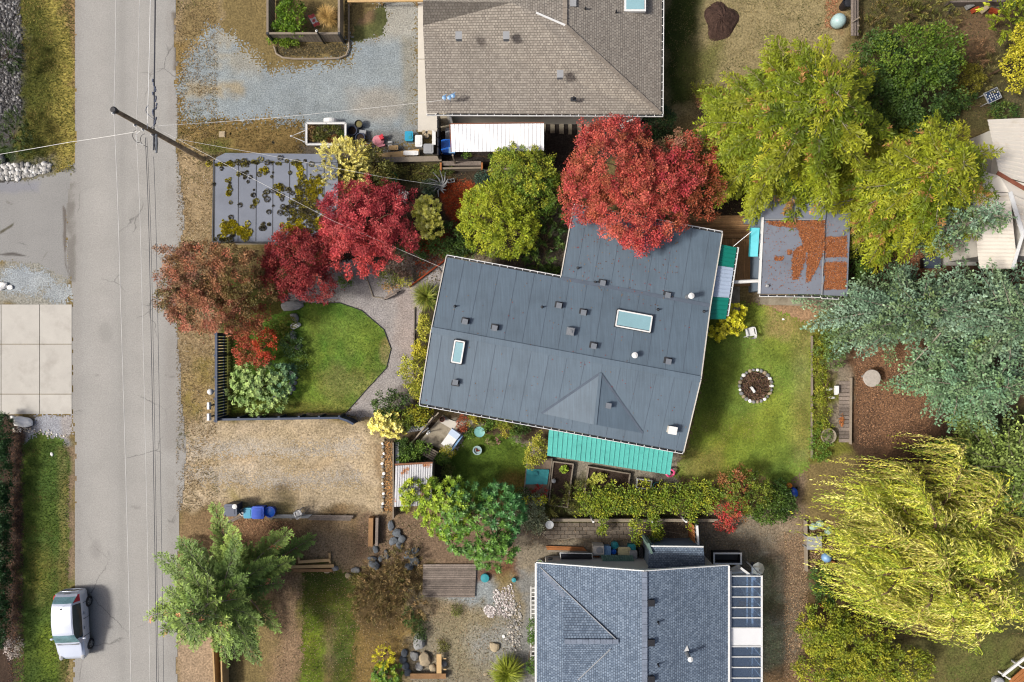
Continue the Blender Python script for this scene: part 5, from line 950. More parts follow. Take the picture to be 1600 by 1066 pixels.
broad('bank_planting', 'olive ground cover on the bank below the log edge', 'shrub', [(650, 270, 34, 10, .25, .15, OLI), (690, 268, 16, 10, .25, .15), (672, 290, 14, 10, .3, .2, [(60, 80, 60), (90, 100, 70)]), (755, 280, 12, 12, .5, .35, [(50, 78, 66), (66, 92, 74)])], 150, 22, .16, .09, .045, [(82, 104, 40), (104, 112, 48)], 177, trunk=.015)
broad('rhododendron', 'dark shrub under the red maple beside the gravel path', 'shrub', [(540, 440, 10, 8, .4, .25, MDG), (646, 375, 14, 14, .8, .5)], 50, 24, .15, .1, .05, DKG, 178, trunk=.02)
broad('bed_vegetable', 'yellow green vegetable plants in the raised bed', 'plant', [(936, 747, 13, 8, .45, .2), (924, 754, 8, 6, .4, .2)], 44, 14, .13, .12, .06, [(150, 160, 60), (176, 176, 76)], 179, style='rosette', trunk=.012)
broad('bed_vegetable', 'small bright green plant in the narrow raised bed', 'plant', [(881, 734, 6, 6, .35, .2)], 20, 14, .12, .11, .06, [(120, 150, 40), (150, 170, 50)], 180, style='rosette', trunk=.012)
broad('ladder_climber', 'green climber on the wall beside the white ladder', 'shrub', [(832, 985, 6, 18, .9, .6), (830, 1040, 5, 12, .7, .5)], 60, 20, .15, .1, .055, [(66, 100, 40), (96, 128, 48)], 181, trunk=.02)
broad('fern_planting', 'dark strappy plants at the left end of the vine hedge', 'shrub', [(905, 775, 20, 14, .5, .35), (870, 785, 20, 12, .4, .3, [(66, 78, 34), (92, 96, 44)]), (850, 790, 16, 10, .4, .3, OLI)], 90, 16, .42, .26, .03, [(90, 104, 40), (130, 124, 60), (60, 80, 34)], 182, style='spray', trunk=.02)
broad('shade_shrub', 'dark green bush left of the red and green hedge end by the slide', 'shrub', [(1215, 765, 18, 14, .8, .5), (1205, 805, 30, 10, .6, .4)], 80, 26, .18, .1, .06, [(50, 78, 30), (70, 96, 36)], 183, trunk=.03)
broad('mixed_planting', 'mixed green and gold planting along the south eave of the bungalow', 'shrub', [(760, 664, 16, 7, .4, .3), (785, 660, 14, 8, .5, .3, [(150, 150, 50), (120, 136, 46)]), (815, 668, 12, 9, .5, .3, DKG), (735, 676, 8, 6, .35, .2, MDG), (748, 655, 12, 6, .4, .25, [(150, 110, 60), (96, 110, 46)])], 150, 20, .16, .09, .05, MDG, 184, trunk=.015)
broad('weedy_planting', 'weedy green planting beside the slatted bench', 'shrub', [(632, 700, 14, 14, .6, .35, DKG), (690, 715, 14, 9, .4, .3), (652, 722, 16, 8, .5, .3, DKG), (700, 735, 10, 8, .35, .2, [(120, 120, 60), (90, 106, 44)])], 130, 22, .16, .1, .05, MDG, 185, trunk=.015)
broad('yard_weeds', 'patch of green weeds at the edge of the bottom yard', 'weeds', [(655, 985, 10, 22, .25, .2, [(56, 78, 36), (74, 94, 40)]), (640, 965, 10, 16, .3, .2, DKG), (715, 955, 8, 8, .15, .1), (560, 905, 12, 8, .2, .15, OLI), (690, 1010, 10, 8, .12, .1, OLI)], 160, 20, .16, .09, .04, [(96, 110, 50), (120, 120, 60)], 186, trunk=.012)
# spiky clumps
def spiky(name, label, px, py, r_px, n, L, cols, seed, h=.15, wd=.03):
    r = np.random.default_rng(seed); b0 = P(px, py); t = T(name, label, 'plant', b0); lv = Leaves()
    for k in range(3):
        a = r.uniform(0, 2 * np.pi, n); el = r.uniform(.15, 1.3, n); d = np.stack([np.cos(a) * np.cos(el), np.sin(a) * np.cos(el), np.sin(el)], 1)
        st = np.array([b0.x, b0.y, h]) + r.normal(0, .06, (n, 3)); l_ = L * r.uniform(.6, 1.1, n); cc = pick(r, cols, n) * r.normal(1, .12, (n, 1))
        lv.add(st, d, unit(np.array([0, 0, 1]) - d * d[:, 2:3] + 1e-3), l_ * .6, wd, cc)
        d2 = d.copy(); d2[:, 2] -= .55; lv.add(st + d * l_[:, None] * .5, d2, unit(np.array([0, 0, 1]) + d * .3), l_ * .55, wd, cc * 1.12)
    lv.build('crown', LEAFG, t, .3); b = MB(); b.lathe(b0, [(.12, 0), (.1, h), (.03, h + .08)], 8); b.build('stem', M_BARK, t); return t
spiky('flax_clump', 'strappy green flax clump at the west corner of the bungalow', 668, 464, 25, 190, 1.0, [(78, 96, 34), (112, 122, 44), (150, 150, 70)], 190)
spiky('yucca', 'spiky green yucca ball at the bottom beside the blue house', 793, 1043, 30, 300, 1.15, [(96, 114, 30), (130, 142, 40), (160, 164, 70)], 191, .45)
spiky('ornamental_grass', 'straw coloured ornamental grass inside the fenced planter', 514, 30, 18, 260, .75, [(170, 138, 80), (196, 162, 98), (150, 124, 72)], 192, .2, .018)
spiky('agave', 'dark green spiky plant beside the white garden ornament', 672, 300, 12, 60, .45, [(60, 86, 64), (80, 100, 74)], 193, .1)
spiky('strap_plant', 'yellowish strappy plant by the bungalow gutter', 722, 396, 10, 50, .5, [(110, 124, 48), (150, 150, 70)], 194, .1)
# ------------------------------------------------------------------ utility pole and lines
up = T('utility_pole', 'tall brown wooden utility pole leaning out over the road', 'utility pole', P(317, 249))
pb = P(317, 249); pt = Vector((pb.x + .02, pb.y - .15, 9.0))
b = MB(); b.tube([pb.lerp(pt, k / 6) for k in range(7)], [.15, .142, .135, .128, .12, .112, .104], 12); b.build('pole', M_POLE, up)
def onp(z): return pb.lerp(pt, z / 9.0)
def insul(p, parent, s=1.0):
    b = MB(); b.lathe(p, [(.03 * s, -.08), (.07 * s, -.02), (.04 * s, .02), (.075 * s, .06), (.03 * s, .12)], 10); b.build('insulator', M_WHITE, parent)
b = MB(); b.lathe(pt, [(.13, -.2), (.15, -.05), (.15, .02), (.1, .05)], 12); b.build('pole_cap', M_BLACK, up)
wy = {}
for z, dx in ((8.95, -.18), (7.15, -.26), (6.45, -.24), (5.55, -.3)):
    q = onp(z); e = q + Vector((dx * .2, -.16, 0)); b = MB(); b.beam(q, e, .05, .06); b.build('bracket', M_GREYM, up); insul(e, up, .8); wy[z] = e
b = MB(); q = onp(5.6) + Vector((.1, .25, 0))
for k in range(14): b.box(q + Vector((random.uniform(-.08, .08), .1 + k * .17, random.uniform(-.1, .1))), (.05, .16, .07), random.uniform(-.4, .4))
b.tube([onp(5.6) + Vector((-.1 + .25 * math.sin(t * 6), .1 + t * 1.2, .1 * math.cos(t * 6))) for t in np.linspace(0, 1, 12)], .018, 5); b.build('cable_joint', M_NAVYP, up)
b = MB(); q = onp(5.5) + Vector((.12, -.55, 0)); b.tube([q + Vector((0, .45, 0)), q, q - Vector((0, .5, 0))], [.06, .09, .06], 8); b.build('splice_case', M_GREYM, up)
for a0, z in ((.0, 6.3), (.6, 6.6), (1.2, 5.9)):
    b = MB(); b.tube([onp(z) + Vector((-.25 - .3 * math.sin(t), -.2 - .28 * (1 - math.cos(t)), -.1 * t)) for t in np.linspace(0, 3.1, 9)], .014, 5); b.build('jumper_wire', M_BLACK if a0 else M_WHITE, up)
def wire(label, pts, r, mt, sag=.15):
    b = MB(); out = []
    for i in range(len(pts) - 1):
        for k in range(10):
            t = k / 10; q = pts[i].lerp(pts[i + 1], t); q.z -= sag * 4 * t * (1 - t); out.append(q)
    out.append(pts[-1]); b.tube(out, r, 5); return one('overhead_wire', mt, label, 'wire', b)
M_WIREL = mat('aluminium_wire', C(250, 248, 244, 1.1), .6, .05, 2, 20, 0, .3); M_WIREG = mat('grey_wire', C(222, 220, 214, 1.4), .6, .1, 2, 20, 0, .3); M_WIRED = mat('black_cable', C(70, 72, 80), .6, .05, 2, 20, 0, .3)
wire('leftmost pale overhead line along the road', [P(181.5, -90, 8.6), P(178, 179, 9.0), P(187, 420, 8.8), P(207, 1160, 8.5)], .013, M_WIREG, .05)
wire('second pale overhead line along the road', [P(219, -90, 6.9), P(213, 209, 7.15), P(221, 420, 7.0), P(236, 1160, 6.8)], .011, M_WIREG, .05)
wire('third pale overhead line running up from the pole', [P(236, -90, 6.3), P(230, 201, 6.45)], .010, M_WIREL, .05)
wire('dark twin cable running down the road from the pole', [P(227, 215, 6.3), P(234, 420, 6.2), P(246, 1160, 6.0)], .014, M_WIRED, .05)
wire('second dark cable close beside the twin cable', [P(229.5, 215, 6.2), P(237, 420, 6.1), P(248.5, 1160, 5.9)], .010, M_WIRED, .05)
wire('thick dark cable bundle running up from the pole', [P(243, -90, 5.4), P(241, 120, 5.5), P(240, 235, 5.6)], .035, M_WIRED, .02)
wire('thin dashed cable running down the right side of the road', [P(240, 245, 5.5), P(245, 420, 5.4), P(257, 1160, 5.2)], .010, M_WIRED, .04)
wire('pale service wire crossing the road to the left', [P(213, 206, 7.1), P(110, 222, 6.6), P(-90, 256, 5.6)], .012, M_WIREG, .04)
wire('pale service wire to the tan shingled house', [P(240, 197, 5.6), P(430, 184, 5.0), P(698, 156, 3.7)], .009, M_WIREG, .05)
wire('pale service wire over the garage to the bungalow corner', [P(238, 197, 5.7), P(330, 245, 5.2), P(520, 345, 4.2), P(692, 419, 3.1)], .007, M_WIREG, .03)
wire('pale service wire over the cream shrub to the garden ornament', [P(280, 218, 5.3), P(405, 240, 4.4), P(600, 277, 3.0), P(690, 290, 1.7)], .008, M_WIREG, .03)

# ------------------------------------------------------------------ parked car
def car(center, rz):
    t = T('parked_car', 'silver hatchback parked on the verge at the left of the road', 'car', center)
    M_CAR = mat('silver_paint', C(214, 222, 238, 1.7), .25, .02, 1, 30, 0, .6, .15); M_CW = mat('windscreen_glass', C(104, 140, 146), .1, .3, 2.5, 20, 0, .5); M_CG = mat('car_glass', C(52, 74, 80), .12, .15, 1, 20, 0, .3)  # windscreen_glass: pale teal reflection painted into the base colour
    st = [(-1.98, .52, .50, .50, .40), (-1.92, .66, .62, .62, .5), (-1.78, .76, .72, .74, .6), (-1.45, .82, .80, .84, .66), (-1.1, .845, .86, .93, .70), (-.92, .85, .89, 1.0, .72), (-.45, .85, .91, 1.34, .62), (-.2, .85, .92, 1.46, .60), (.4, .85, .94, 1.52, .60), (1.0, .845, .96, 1.50, .59), (1.4, .835, .98, 1.45, .57), (1.55, .82, .98, 1.36, .58), (1.8, .79, .98, 1.08, .62), (1.9, .74, .88, .92, .60), (1.97, .62, .6, .62, .5)]
    ss = []
    for i in range(len(st) - 1):
        for k in range(4): ss.append(tuple(st[i][j] * (1 - k / 4) + st[i + 1][j] * k / 4 for j in range(5)))
    ss.append(st[-1]); R = Matrix.Rotation(rz, 3, 'Z'); rings = []
    for y, w, belt, top, rw in ss:
        belt = min(belt, top); half = [(w * .86, .2), (w * .97, .34), (w, .52), (w * .985, belt * .86 + .02), (w * .94, belt), (rw * .45 + w * .47, belt * .55 + top * .45), (rw * 1.02, belt * .08 + top * .92), (rw * .9, top * .995), (rw * .45, top + .015), (0, top + .02)]
        rings.append([Vector((x, y, z)) for x, z in half] + [Vector((-x, y, z)) for x, z in half[-2::-1]])
    n = len(rings[0]); groups = {'body': MB(), 'windscreen': MB(), 'rear_window': MB(), 'side_window_a': MB(), 'side_window_b': MB(), 'tail_light_a': MB(), 'tail_light_b': MB(), 'roof_panel': MB()}
    for i in range(len(rings) - 1):
        y = (ss[i][0] + ss[i + 1][0]) / 2; top = ss[i][3]
        for k in range(n - 1):
            side = k if k < 9 else n - 2 - k; g = 'body'
            if -.92 < y < -.25 and side >= 6 and ss[i][3] > 1.0: g = 'windscreen'
            elif 1.5 < y < 1.8 and side >= 6: g = 'rear_window'
            elif -.62 < y < 1.38 and side in (4, 5) and not (.36 < y < .46): g = 'side_window_a' if k < 9 else 'side_window_b'
            elif 1.5 < y < 1.88 and side in (4, 5): g = 'tail_light_a' if k < 9 else 'tail_light_b'
            elif -.25 < y < 1.5 and side >= 7: g = 'roof_panel'
            groups[g].add([Vector(center) + R @ q for q in (rings[i][k], rings[i + 1][k], rings[i + 1][k + 1], rings[i][k + 1])], [(0, 1, 2, 3)])
    for end in (0, -1): groups['body'].add([Vector(center) + R @ q for q in rings[end]], [tuple(range(n))])
    for nm, mb in groups.items():
        # weld
        key = {}; vs = []; fs = []
        for f in mb.f:
            ff = []
            for i in f:
                q = tuple(round(c, 4) for c in mb.v[i])
                if q not in key: key[q] = len(vs); vs.append(mb.v[i])
                ff.append(key[q])
            fs.append(tuple(ff))
        m2 = MB(); m2.v = vs; m2.f = fs
        m = M_CAR if nm in ('body', 'roof_panel') else (M_RED if 'tail' in nm else (M_CW if nm in ('windscreen', 'rear_window') else M_CG))
        m2.build(nm[:-2] if nm[-2:] in ('_a', '_b') else nm, m, t, True)
    for sx in (-1, 1):
        for y in (-1.25, 1.22):
            wp = Vector(center) + R @ Vector((sx * .76, y, .3)); ax = R @ Vector((sx, 0, 0)); b = MB()
            b.tube([wp - ax * .1, wp - ax * .09, wp + ax * .09, wp + ax * .115, wp + ax * .115], [.29, .305, .305, .28, .2], 20); ty = b.build('wheel', M_BLACK, t)
            b = MB(); hub = wp + ax * .12
            b.tube([hub - ax * .02, hub], [.19, .185], 16)
            rim = b.build('rim', M_GREYM, ty)
            b = MB()
            for k in range(5):
                a = k * 2 * math.pi / 5 + .3; d = R @ Vector((0, math.cos(a), math.sin(a))); s_ = ax.cross(d); b.beam(hub + ax * .003 + d * .07 + s_ * .05, hub + ax * .003 + d * .17 + s_ * .05, .035, .01, ax)
            each(b, 'rim_slot', M_BLACK, ty)
        mp = Vector(center) + R @ Vector((sx * .93, -.62, .98)); b = MB(); b.lathe(mp, [(.03, -.07), (.08, -.04), (.085, .04), (.03, .08)], 10, 1.2, .7, rz); b.build('mirror', M_CAR, t)
        b = MB(); q = Vector(center) + R @ Vector((sx * .62, -1.78, .72)); b.lathe(q, [(.02, -.08), (.12, -.03), (.12, .03), (.02, .06)], 10, 1, 1.5, rz); b.build('headlight', M_GREYP, t)
        for y in (-.58, .42, 1.34):
            b = MB(); q = Vector(center) + R @ Vector((sx * .848, y, .58)); b.box(q, (.02, .018, .56), rz); b.build('door_gap', M_DARK, t)
        for y in (-.1, .75):
            q = Vector(center) + R @ Vector((sx * .862, y, .82)); b = MB(); b.box(q, (.03, .16, .03), rz); b.build('door_handle', M_GREYM, t)
    b = MB(); q = Vector(center) + R @ Vector((0, 1.25, 1.5)); b.lathe(q, [(.05, 0), (.03, .05)], 8); b.beam(q + Vector((0, 0, .04)), q + R @ Vector((0, .22, .2)), .012, .012); b.build('aerial', M_BLACK, t)
    b = MB(); q = Vector(center) + R @ Vector((0, -.93, 1.0)); b.beam(q + R @ Vector((-.62, .0, .0)), q + R @ Vector((.62, 0, .0)), .1, .02); b.build('wiper_cowl', M_BLACK, t)
    b = MB(); q = Vector(center) + R @ Vector((0, 1.9, .93)); b.box(q, (.34, .05, .05), rz); b.build('plate_lamp', M_DARK, t)
car(P(123, 970, .015) + Vector((0, 0, 0)), math.radians(2.5))

# ------------------------------------------------------------------ small builders
def box_lid(name, label, cat, px, py, w, d, h, mt, lid_mt=None, rz=0, lip=.03, group=None, z=.01):
    """tapered tub with a lid: parts body and lid"""
    c = P(px, py, z); t = T(name, label, cat, c, group); m = Matrix.Rotation(rz, 3, 'Z'); b = MB()
    bot = [c + m @ Vector((x * w * .44, y * d * .44, 0)) for x, y in ((-1, -1), (1, -1), (1, 1), (-1, 1))]; top = [c + m @ Vector((x * w * .5, y * d * .5, h)) for x, y in ((-1, -1), (1, -1), (1, 1), (-1, 1))]
    b.add(bot + top, [(3, 2, 1, 0), (4, 5, 6, 7), (0, 1, 5, 4), (1, 2, 6, 5), (2, 3, 7, 6), (3, 0, 4, 7)]); b.build('body', mt, t)
    b = MB(); b.prism([c + m @ Vector((x * (w * .5 + lip), y * (d * .5 + lip), h + .045)) for x, y in ((-1, -.8), (-.8, -1), (.8, -1), (1, -.8), (1, .8), (.8, 1), (-.8, 1), (-1, .8))], .04)
    b.prism([c + m @ Vector((x * w * .36, y * d * .36, h + .065)) for x, y in ((-1, -1), (1, -1), (1, 1), (-1, 1))], .03); b.build('lid', lid_mt or mt, t)
    return t
def pot(name, label, cat, px, py, r, h, mt, fill=None, group=None, z=.01, n=18):
    c = P(px, py, z); t = T(name, label, cat, c, group); b = MB()
    b.lathe(c, [(r * .7, 0), (r * .95, h * .9), (r, h * .92), (r, h), (r * .86, h), (r * .82, h * .8), (.01, h * .79)], n); b.build('body', mt, t, False)
    if fill is not None: b = MB(); b.lathe(c + Vector((0, 0, h * .8)), [(r * .83, 0), (r * .6, .02), (.01, .04)], n); b.build('soil', fill, t)
    return t
def frame_box(name, label, cat, poly, h, mt, fill=None, w=.07, fz=.75, kind=None):
    """raised bed: four boards and a soil fill"""
    ps = [P(x, y) for x, y in poly]; c = sum(ps, Vector()) / 4; t = T(name, label, cat, c)
    for i in range(4):
        b = MB(); a, e = ps[i], ps[(i + 1) % 4]; d = (e - a).normalized() * w * .5; b.beam(a - d + Vector((0, 0, h / 2)), e - d + Vector((0, 0, h / 2)), w, h + .004 * (i % 2)); b.build('board', mt, t)
    if fill is not None: b = MB(); b.prism([p.lerp(c, .02) + Vector((0, 0, h * fz)) for p in ps[::-1]], h * .3); b.build('soil', fill, t)
    return t
_rk = []
for s_ in range(5):
    r_ = np.random.default_rng(s_ + 400); me = bpy.data.meshes.new('rock'); import bmesh
    bm = bmesh.new(); bmesh.ops.create_icosphere(bm, subdivisions=2, radius=1)
    ax = [Vector(r_.normal(0, 1, 3)).normalized() for _ in range(9)]; off = r_.uniform(.55, .9, 9)
    for v in bm.verts:
        for a_, o_ in zip(ax, off):
            d = v.co.dot(a_)
            if d > o_: v.co -= a_ * (d - o_) * .85
        v.co *= 1 + float(r_.normal(0, .03)); v.co.z = v.co.z * .62 + .35
    bm.to_mesh(me); bm.free(); _rk.append(me)
_mr = {}
def rock(label, px, py, rx, ry, mt, rz=0, group=None, k=None, name='boulder', h=None):
    k = random.randrange(5) if k is None else k
    if (k, mt.name) not in _mr: me = _rk[k].copy(); me.materials.append(mt); _mr[(k, mt.name)] = me
    o = bpy.data.objects.new(name, _mr[(k, mt.name)]); COL.objects.link(o); o.location = P(px, py, 0); o.rotation_euler = (0, 0, rz)
    o.scale = (rx * S, ry * S, h or (rx + ry) / 2 * S * .8); return tag(o, label, 'rock', group)
def scatter_rocks(name, label, polys, n, smin, smax, cols, seed, z=.0, cat='stones'):
    r = np.random.default_rng(seed); base = np.array([[1, 0, 0], [-1, 0, 0], [0, 1, 0], [0, -1, 0], [0, 0, 1.], [.6, .6, .6], [-.6, .6, .5], [.6, -.6, .5], [-.6, -.6, .6], [0, 0, -.5]]) ;F = np.array([[0, 5, 4, 7], [2, 6, 4, 5], [1, 8, 4, 6], [3, 7, 4, 8], [0, 2, 5, 5], [2, 1, 6, 6], [1, 3, 8, 8], [3, 0, 7, 7]])
    vs = []; fs = []; cs = []; c0 = np.array([C(*c) for c in cols]); k = 0
    for poly in polys:
        xs = [p[0] for p in poly]; ys = [p[1] for p in poly]
        m = int(n / len(polys)); px = r.uniform(min(xs), max(xs), m * 2); py = r.uniform(min(ys), max(ys), m * 2); ok = np.where(poly_sd(px, py, poly) + 4 * fbm(px, py, 10, 3, seed) > 0)[0][:m]
        for i in ok:
            s_ = smin * (smax / smin) ** (r.random() ** 1.8); a = r.uniform(0, 6.28); ca, sa = math.cos(a), math.sin(a); v = base * np.array([s_, s_ * r.uniform(.6, 1), s_ * .6]) * r.uniform(.8, 1.2, (10, 3))
            v = np.stack([v[:, 0] * ca - v[:, 1] * sa, v[:, 0] * sa + v[:, 1] * ca, v[:, 2]], 1) + np.array([(px[i] - 800) * S, (533 - py[i]) * S, z + s_ * .15])
            vs.append(v); fs.append(F + k * 10); cs.append(np.repeat(c0[r.integers(len(c0))][None] * r.normal(1, .15), 10, 0)); k += 1
    v = np.concatenate(vs); f = np.concatenate(fs); c = np.concatenate(cs).clip(.01, .85)
    tri = np.concatenate([f[:, [0, 1, 2]], f[f[:, 3] != f[:, 2]][:, [0, 2, 3]]])
    o = raw_mesh(name, v, tri, c, M_STONE); return tag(o, label, cat, kind='stuff')
M_STONE = mat('loose_stone', (0, 0, 0), .9, .12, 6, 30, .004, .2, attr=True)
def litter(name, label, polys, n, size, cols, seed, z=.015, amp=6, zf=None, curl=.5):
    r = np.random.default_rng(seed); B = []; Cc = []; c0 = np.array([C(*c) for c in cols]); ar = [(max(q[0] for q in o) - min(q[0] for q in o)) * (max(q[1] for q in o) - min(q[1] for q in o)) for o in polys]
    for pi_, poly in enumerate(polys):
        xs = [p[0] for p in poly]; ys = [p[1] for p in poly]; m = int(n * ar[pi_] / sum(ar)); px = r.uniform(min(xs), max(xs), m); py = r.uniform(min(ys), max(ys), m)
        ok = poly_sd(px, py, poly) + amp * fbm(px, py, 12, 3, seed) > 0; px, py = px[ok], py[ok]; k = S * (H - z) / H
        B.append(np.stack([(px - 800) * k, (533 - py) * k, np.full(len(px), z) + r.uniform(0, .02, len(px))], 1))
    B = np.concatenate(B); m = len(B); a = r.uniform(0, 6.28, m); lv = Leaves(); N_ = np.stack([np.zeros(m), np.zeros(m), np.ones(m)], 1) + r.normal(0, curl, (m, 3)); N_[:, 2] = np.abs(N_[:, 2]) + .2
    D = np.stack([np.cos(a), np.sin(a), r.uniform(0, .3, m)], 1)
    B2 = B; lv.add(B2, D, N_, size * r.uniform(.5, 1.4, m), size * .6 * r.uniform(.6, 1.3, m), c0[r.integers(len(c0), size=m)] * r.normal(1, .18, (m, 1)).clip(.5, 1.5))
    D_, L, Wd = unit(lv.D[0]), lv.L[0][:, None], lv.W[0][:, None]; sd = unit(np.cross(D_, lv.N[0])); mid = B2 + D_ * L * .45
    v = np.stack([B2, mid + sd * Wd / 2, B2 + D_ * L, mid - sd * Wd / 2], 1).reshape(-1, 3); v[:, 2] = np.maximum(v[:, 2], z + .003)
    o = raw_mesh(name, v, np.arange(len(v)).reshape(-1, 4), np.repeat(lv.C[0], 4, 0), M_BLADE); return tag(o, label, 'leaf litter', kind='stuff')
def planks(t, poly, n, mt, z, axis=0, th=.04, gap=.12, name='plank'):
    """poly: quad p0 p1 p2 p3 (px); planks run p0->p1, stacked p0->p3"""
    p0, p1, p2, p3 = [P(x, y, z) for x, y in poly]
    for k in range(n):
        a, e = k / n, (k + 1 - gap) / n; j = random.uniform(-.006, .006)
        b = MB(); b.prism([p0.lerp(p3, a) + Vector((0, 0, j)), p1.lerp(p2, a) + Vector((0, 0, j)), p1.lerp(p2, e) + Vector((0, 0, j)), p0.lerp(p3, e) + Vector((0, 0, j))][::-1 if (p1 - p0).cross(p3 - p0).z < 0 else 1], th); b.build(name, mt, t)

# ------------------------------------------------------------------ north-west: planter, trailer, clutter
pl = T('planter_fence', 'weathered board fence boxing in the planter at the top', 'fence', P(485, 40))
def slat_run(x0, y0, x1, y1, n, h, mt, parent, w=.9, name='slat', z=0.05):
    a, e = P(x0, y0), P(x1, y1); d = (e - a).normalized(); st = (e - a).length / n
    for k in range(n):
        q = a + d * (k + .5) * st; b = MB(); b.beam(q - d * st * w / 2 + Vector((0, 0, z + h / 2)), q + d * st * w / 2 + Vector((0, 0, z + h / 2)), .022, h * random.uniform(.985, 1.01)); b.build(name, mt, parent)
slat_run(431, 66, 536, 66, 20, 1.1, M_WOOD, pl); slat_run(537, 66, 537, -20, 16, 1.1, M_WOOD, pl); slat_run(430, 66, 430, -20, 16, 1.1, M_WOOD, pl)
for x, y in ((429.5, 67), (538, 67)): b = MB(); q = P(x, y); b.box(q + Vector((0, 0, .62)), (.13, .13, 1.24)); b.build('post', M_DARK, pl)
for a, e in (((429, 66.6), (537, 66.6)), ((537.6, 66), (537.6, -20)), ((429.4, 66), (429.4, -20))): b = MB(); b.beam(P(*a) + Vector((0, 0, 1.19)), P(*e) + Vector((0, 0, 1.19)), .12, .04); b.build('rail', M_WOOD, pl)
b = MB(); b.tube([P(x, y, .12) for x, y in ((428, 72), (432, 84), (442, 90), (460, 92), (500, 92), (530, 91), (541, 86), (545, 76), (545, 40), (545, -20))], .055, 6); one('planter_edging', M_WOOD, 'curved timber edging around the base of the fenced planter', 'edging', b)
litter('leaf_litter', 'dead brown stems in the bed below the planter fence', [rect(432, 68, 542, 88)], 1500, .1, [(96, 86, 60), (120, 104, 70), (80, 74, 52)], 300)
fp = T('flagpole', 'dark flagpole with red and white flag in front of the planter', 'flag', P(507, 68))
q0 = P(507, 68); q1 = Vector((q0.x, q0.y, 3.5)); b = MB(); b.tube([q0, q0 + Vector((0, 0, 1.6)), q0 + Vector((0, 0, 1.62)), q1], [.05, .05, .025, .02], 8); b.build('pole', M_BLACK, fp); b = MB(); b.lathe(q0 + Vector((0, 0, 1.6)), [(.05, -.04), (.07, 0), (.07, .06), (.04, .08)], 10); b.build('collar', M_WHITE, fp)
def flagp(u, v): return q0 + Vector((.02 + u * .3 + .02 * math.sin(v * 9), -.02 + u * .18 + .03 * math.sin(u * 9 + v * 4), 3.4 - v * 1.25 - u * .1))
for nm, v0, v1, m in (('red_band', 0, .27, M_RED), ('white_band', .27, .73, M_WHITE), ('red_band', .73, 1, M_RED)):
    b = MB(); n = 6; vs = [flagp(u / 4, v0 + (v1 - v0) * k / n) for k in range(n + 1) for u in range(5)]; b.add(vs, [(k * 5 + u, k * 5 + u + 1, k * 5 + u + 6, k * 5 + u + 5) for k in range(n) for u in range(4)]); b.build(nm, m, fp)
b = MB(); lf = [(0, .42), (.1, .2), (.26, .26), (.2, .06), (.38, .0), (.24, -.12), (.28, -.2), (.05, -.16), (.04, -.38), (-.04, -.38), (-.05, -.16), (-.28, -.2), (-.24, -.12), (-.38, .0), (-.2, .06), (-.26, .26), (-.1, .2)]
b.add([flagp(.5 + y * .8, .5 + x * .45) + Vector((.012, -.02, .012)) for x, y in lf], [tuple(range(len(lf)))]); b.build('leaf_emblem', M_RED, fp)
b = MB(); b.beam(P(543, 2.5, .9), P(662, 1.5, .9), .1, .1); [b.box(P(x, 2, .45), (.1, .1, .9)) for x in (545, 595, 650)]; one('timber_rail', M_TIMBER, 'pale timber rail fence along the top edge above the gravel', 'fence', b)
tr = T('utility_trailer', 'white framed utility trailer filled with garden waste', 'trailer', P(510, 212)); tz = .55
for a, e in (((479, 193), (540, 193)), ((479, 226), (540, 226)), ((479, 193), (479, 226)), ((540, 193), (540, 226))): b = MB(); b.beam(P(*a, tz), P(*e, tz), .07, .42); b.build('side_panel', M_GREYP, tr); b = MB(); b.beam(P(*a, tz + .26), P(*e, tz + .26), .1, .05); b.build('rail', M_WHITE, tr)
b = MB(); b.prism([P(479, 226, .36), P(540, 226, .36), P(540, 193, .36), P(479, 193, .36)], .05); b.build('bed', M_WOODG, tr)
b = MB(); b.tube([P(479, 203, .42), P(455, 213, .42), P(479, 223, .42)], .03, 6); b.lathe(P(455, 213, .42), [(.06, -.04), (.06, .05)], 8); b.build('tongue', M_WHITE, tr)
for y in (190.5, 229.5):
    c = P(517, y, .28); b = MB(); b.tube([c - Vector((0, .09, 0)), c + Vector((0, .09, 0))], .28, 16); b.build('wheel', M_BLACK, tr)
    b = MB(); b.add([c + Vector((.42 * math.cos(a), s_, .36 * math.sin(a))) for a in np.linspace(.25, 2.9, 9) for s_ in (-.13, .13)], [(2 * k, 2 * k + 1, 2 * k + 3, 2 * k + 2) for k in range(8)]); b.build('mudguard', M_WHITE, tr)
broad('garden_waste', 'heap of green and brown clippings in the trailer', 'garden waste', [(512, 210, 24, 13, .62, .16), (524, 220, 12, 6, .66, .12, [(150, 96, 56), (120, 84, 50)]), (487, 206, 6, 12, .62, .12, [(170, 140, 96), (150, 120, 80)]), (534, 215, 5, 10, .62, .12, [(70, 110, 40), (90, 120, 50)])], 170, 20, .13, .12, .05, [(110, 116, 52), (92, 106, 46), (130, 118, 60), (70, 72, 40)], 310, trunk=.02, rough=.1)
pot('plant_pot', 'navy tub right of the trailer, left of two', 'pot', 552.5, 207.5, .29, .42, M_NAVYP, M_SOILD)
pot('plant_pot', 'navy tub with red soil right of the trailer, lower of two', 'pot', 565, 218, .28, .4, M_NAVYP, M_SOILD)
pot('plant_pot', 'black pot with dry plant at the top of the tub group', 'pot', 562.5, 197, .24, .4, M_BLACK, mat('dry_moss', C(130, 122, 80), .95, .3, 8))
pot('plant_pot', 'flat dark round pot at the trailer corner', 'pot', 550, 225, .33, .25, M_DARK, M_DARK)
b = MB(); c = P(568, 209, .01); b.prism([c + Vector((x, y, .3)) for x, y in ((-.2, -.1), (.16, -.15), (.22, .1), (-.16, .14))], .3); one('small_trough', M_GREYP, 'small grey trough between the navy tubs', 'trough', b)
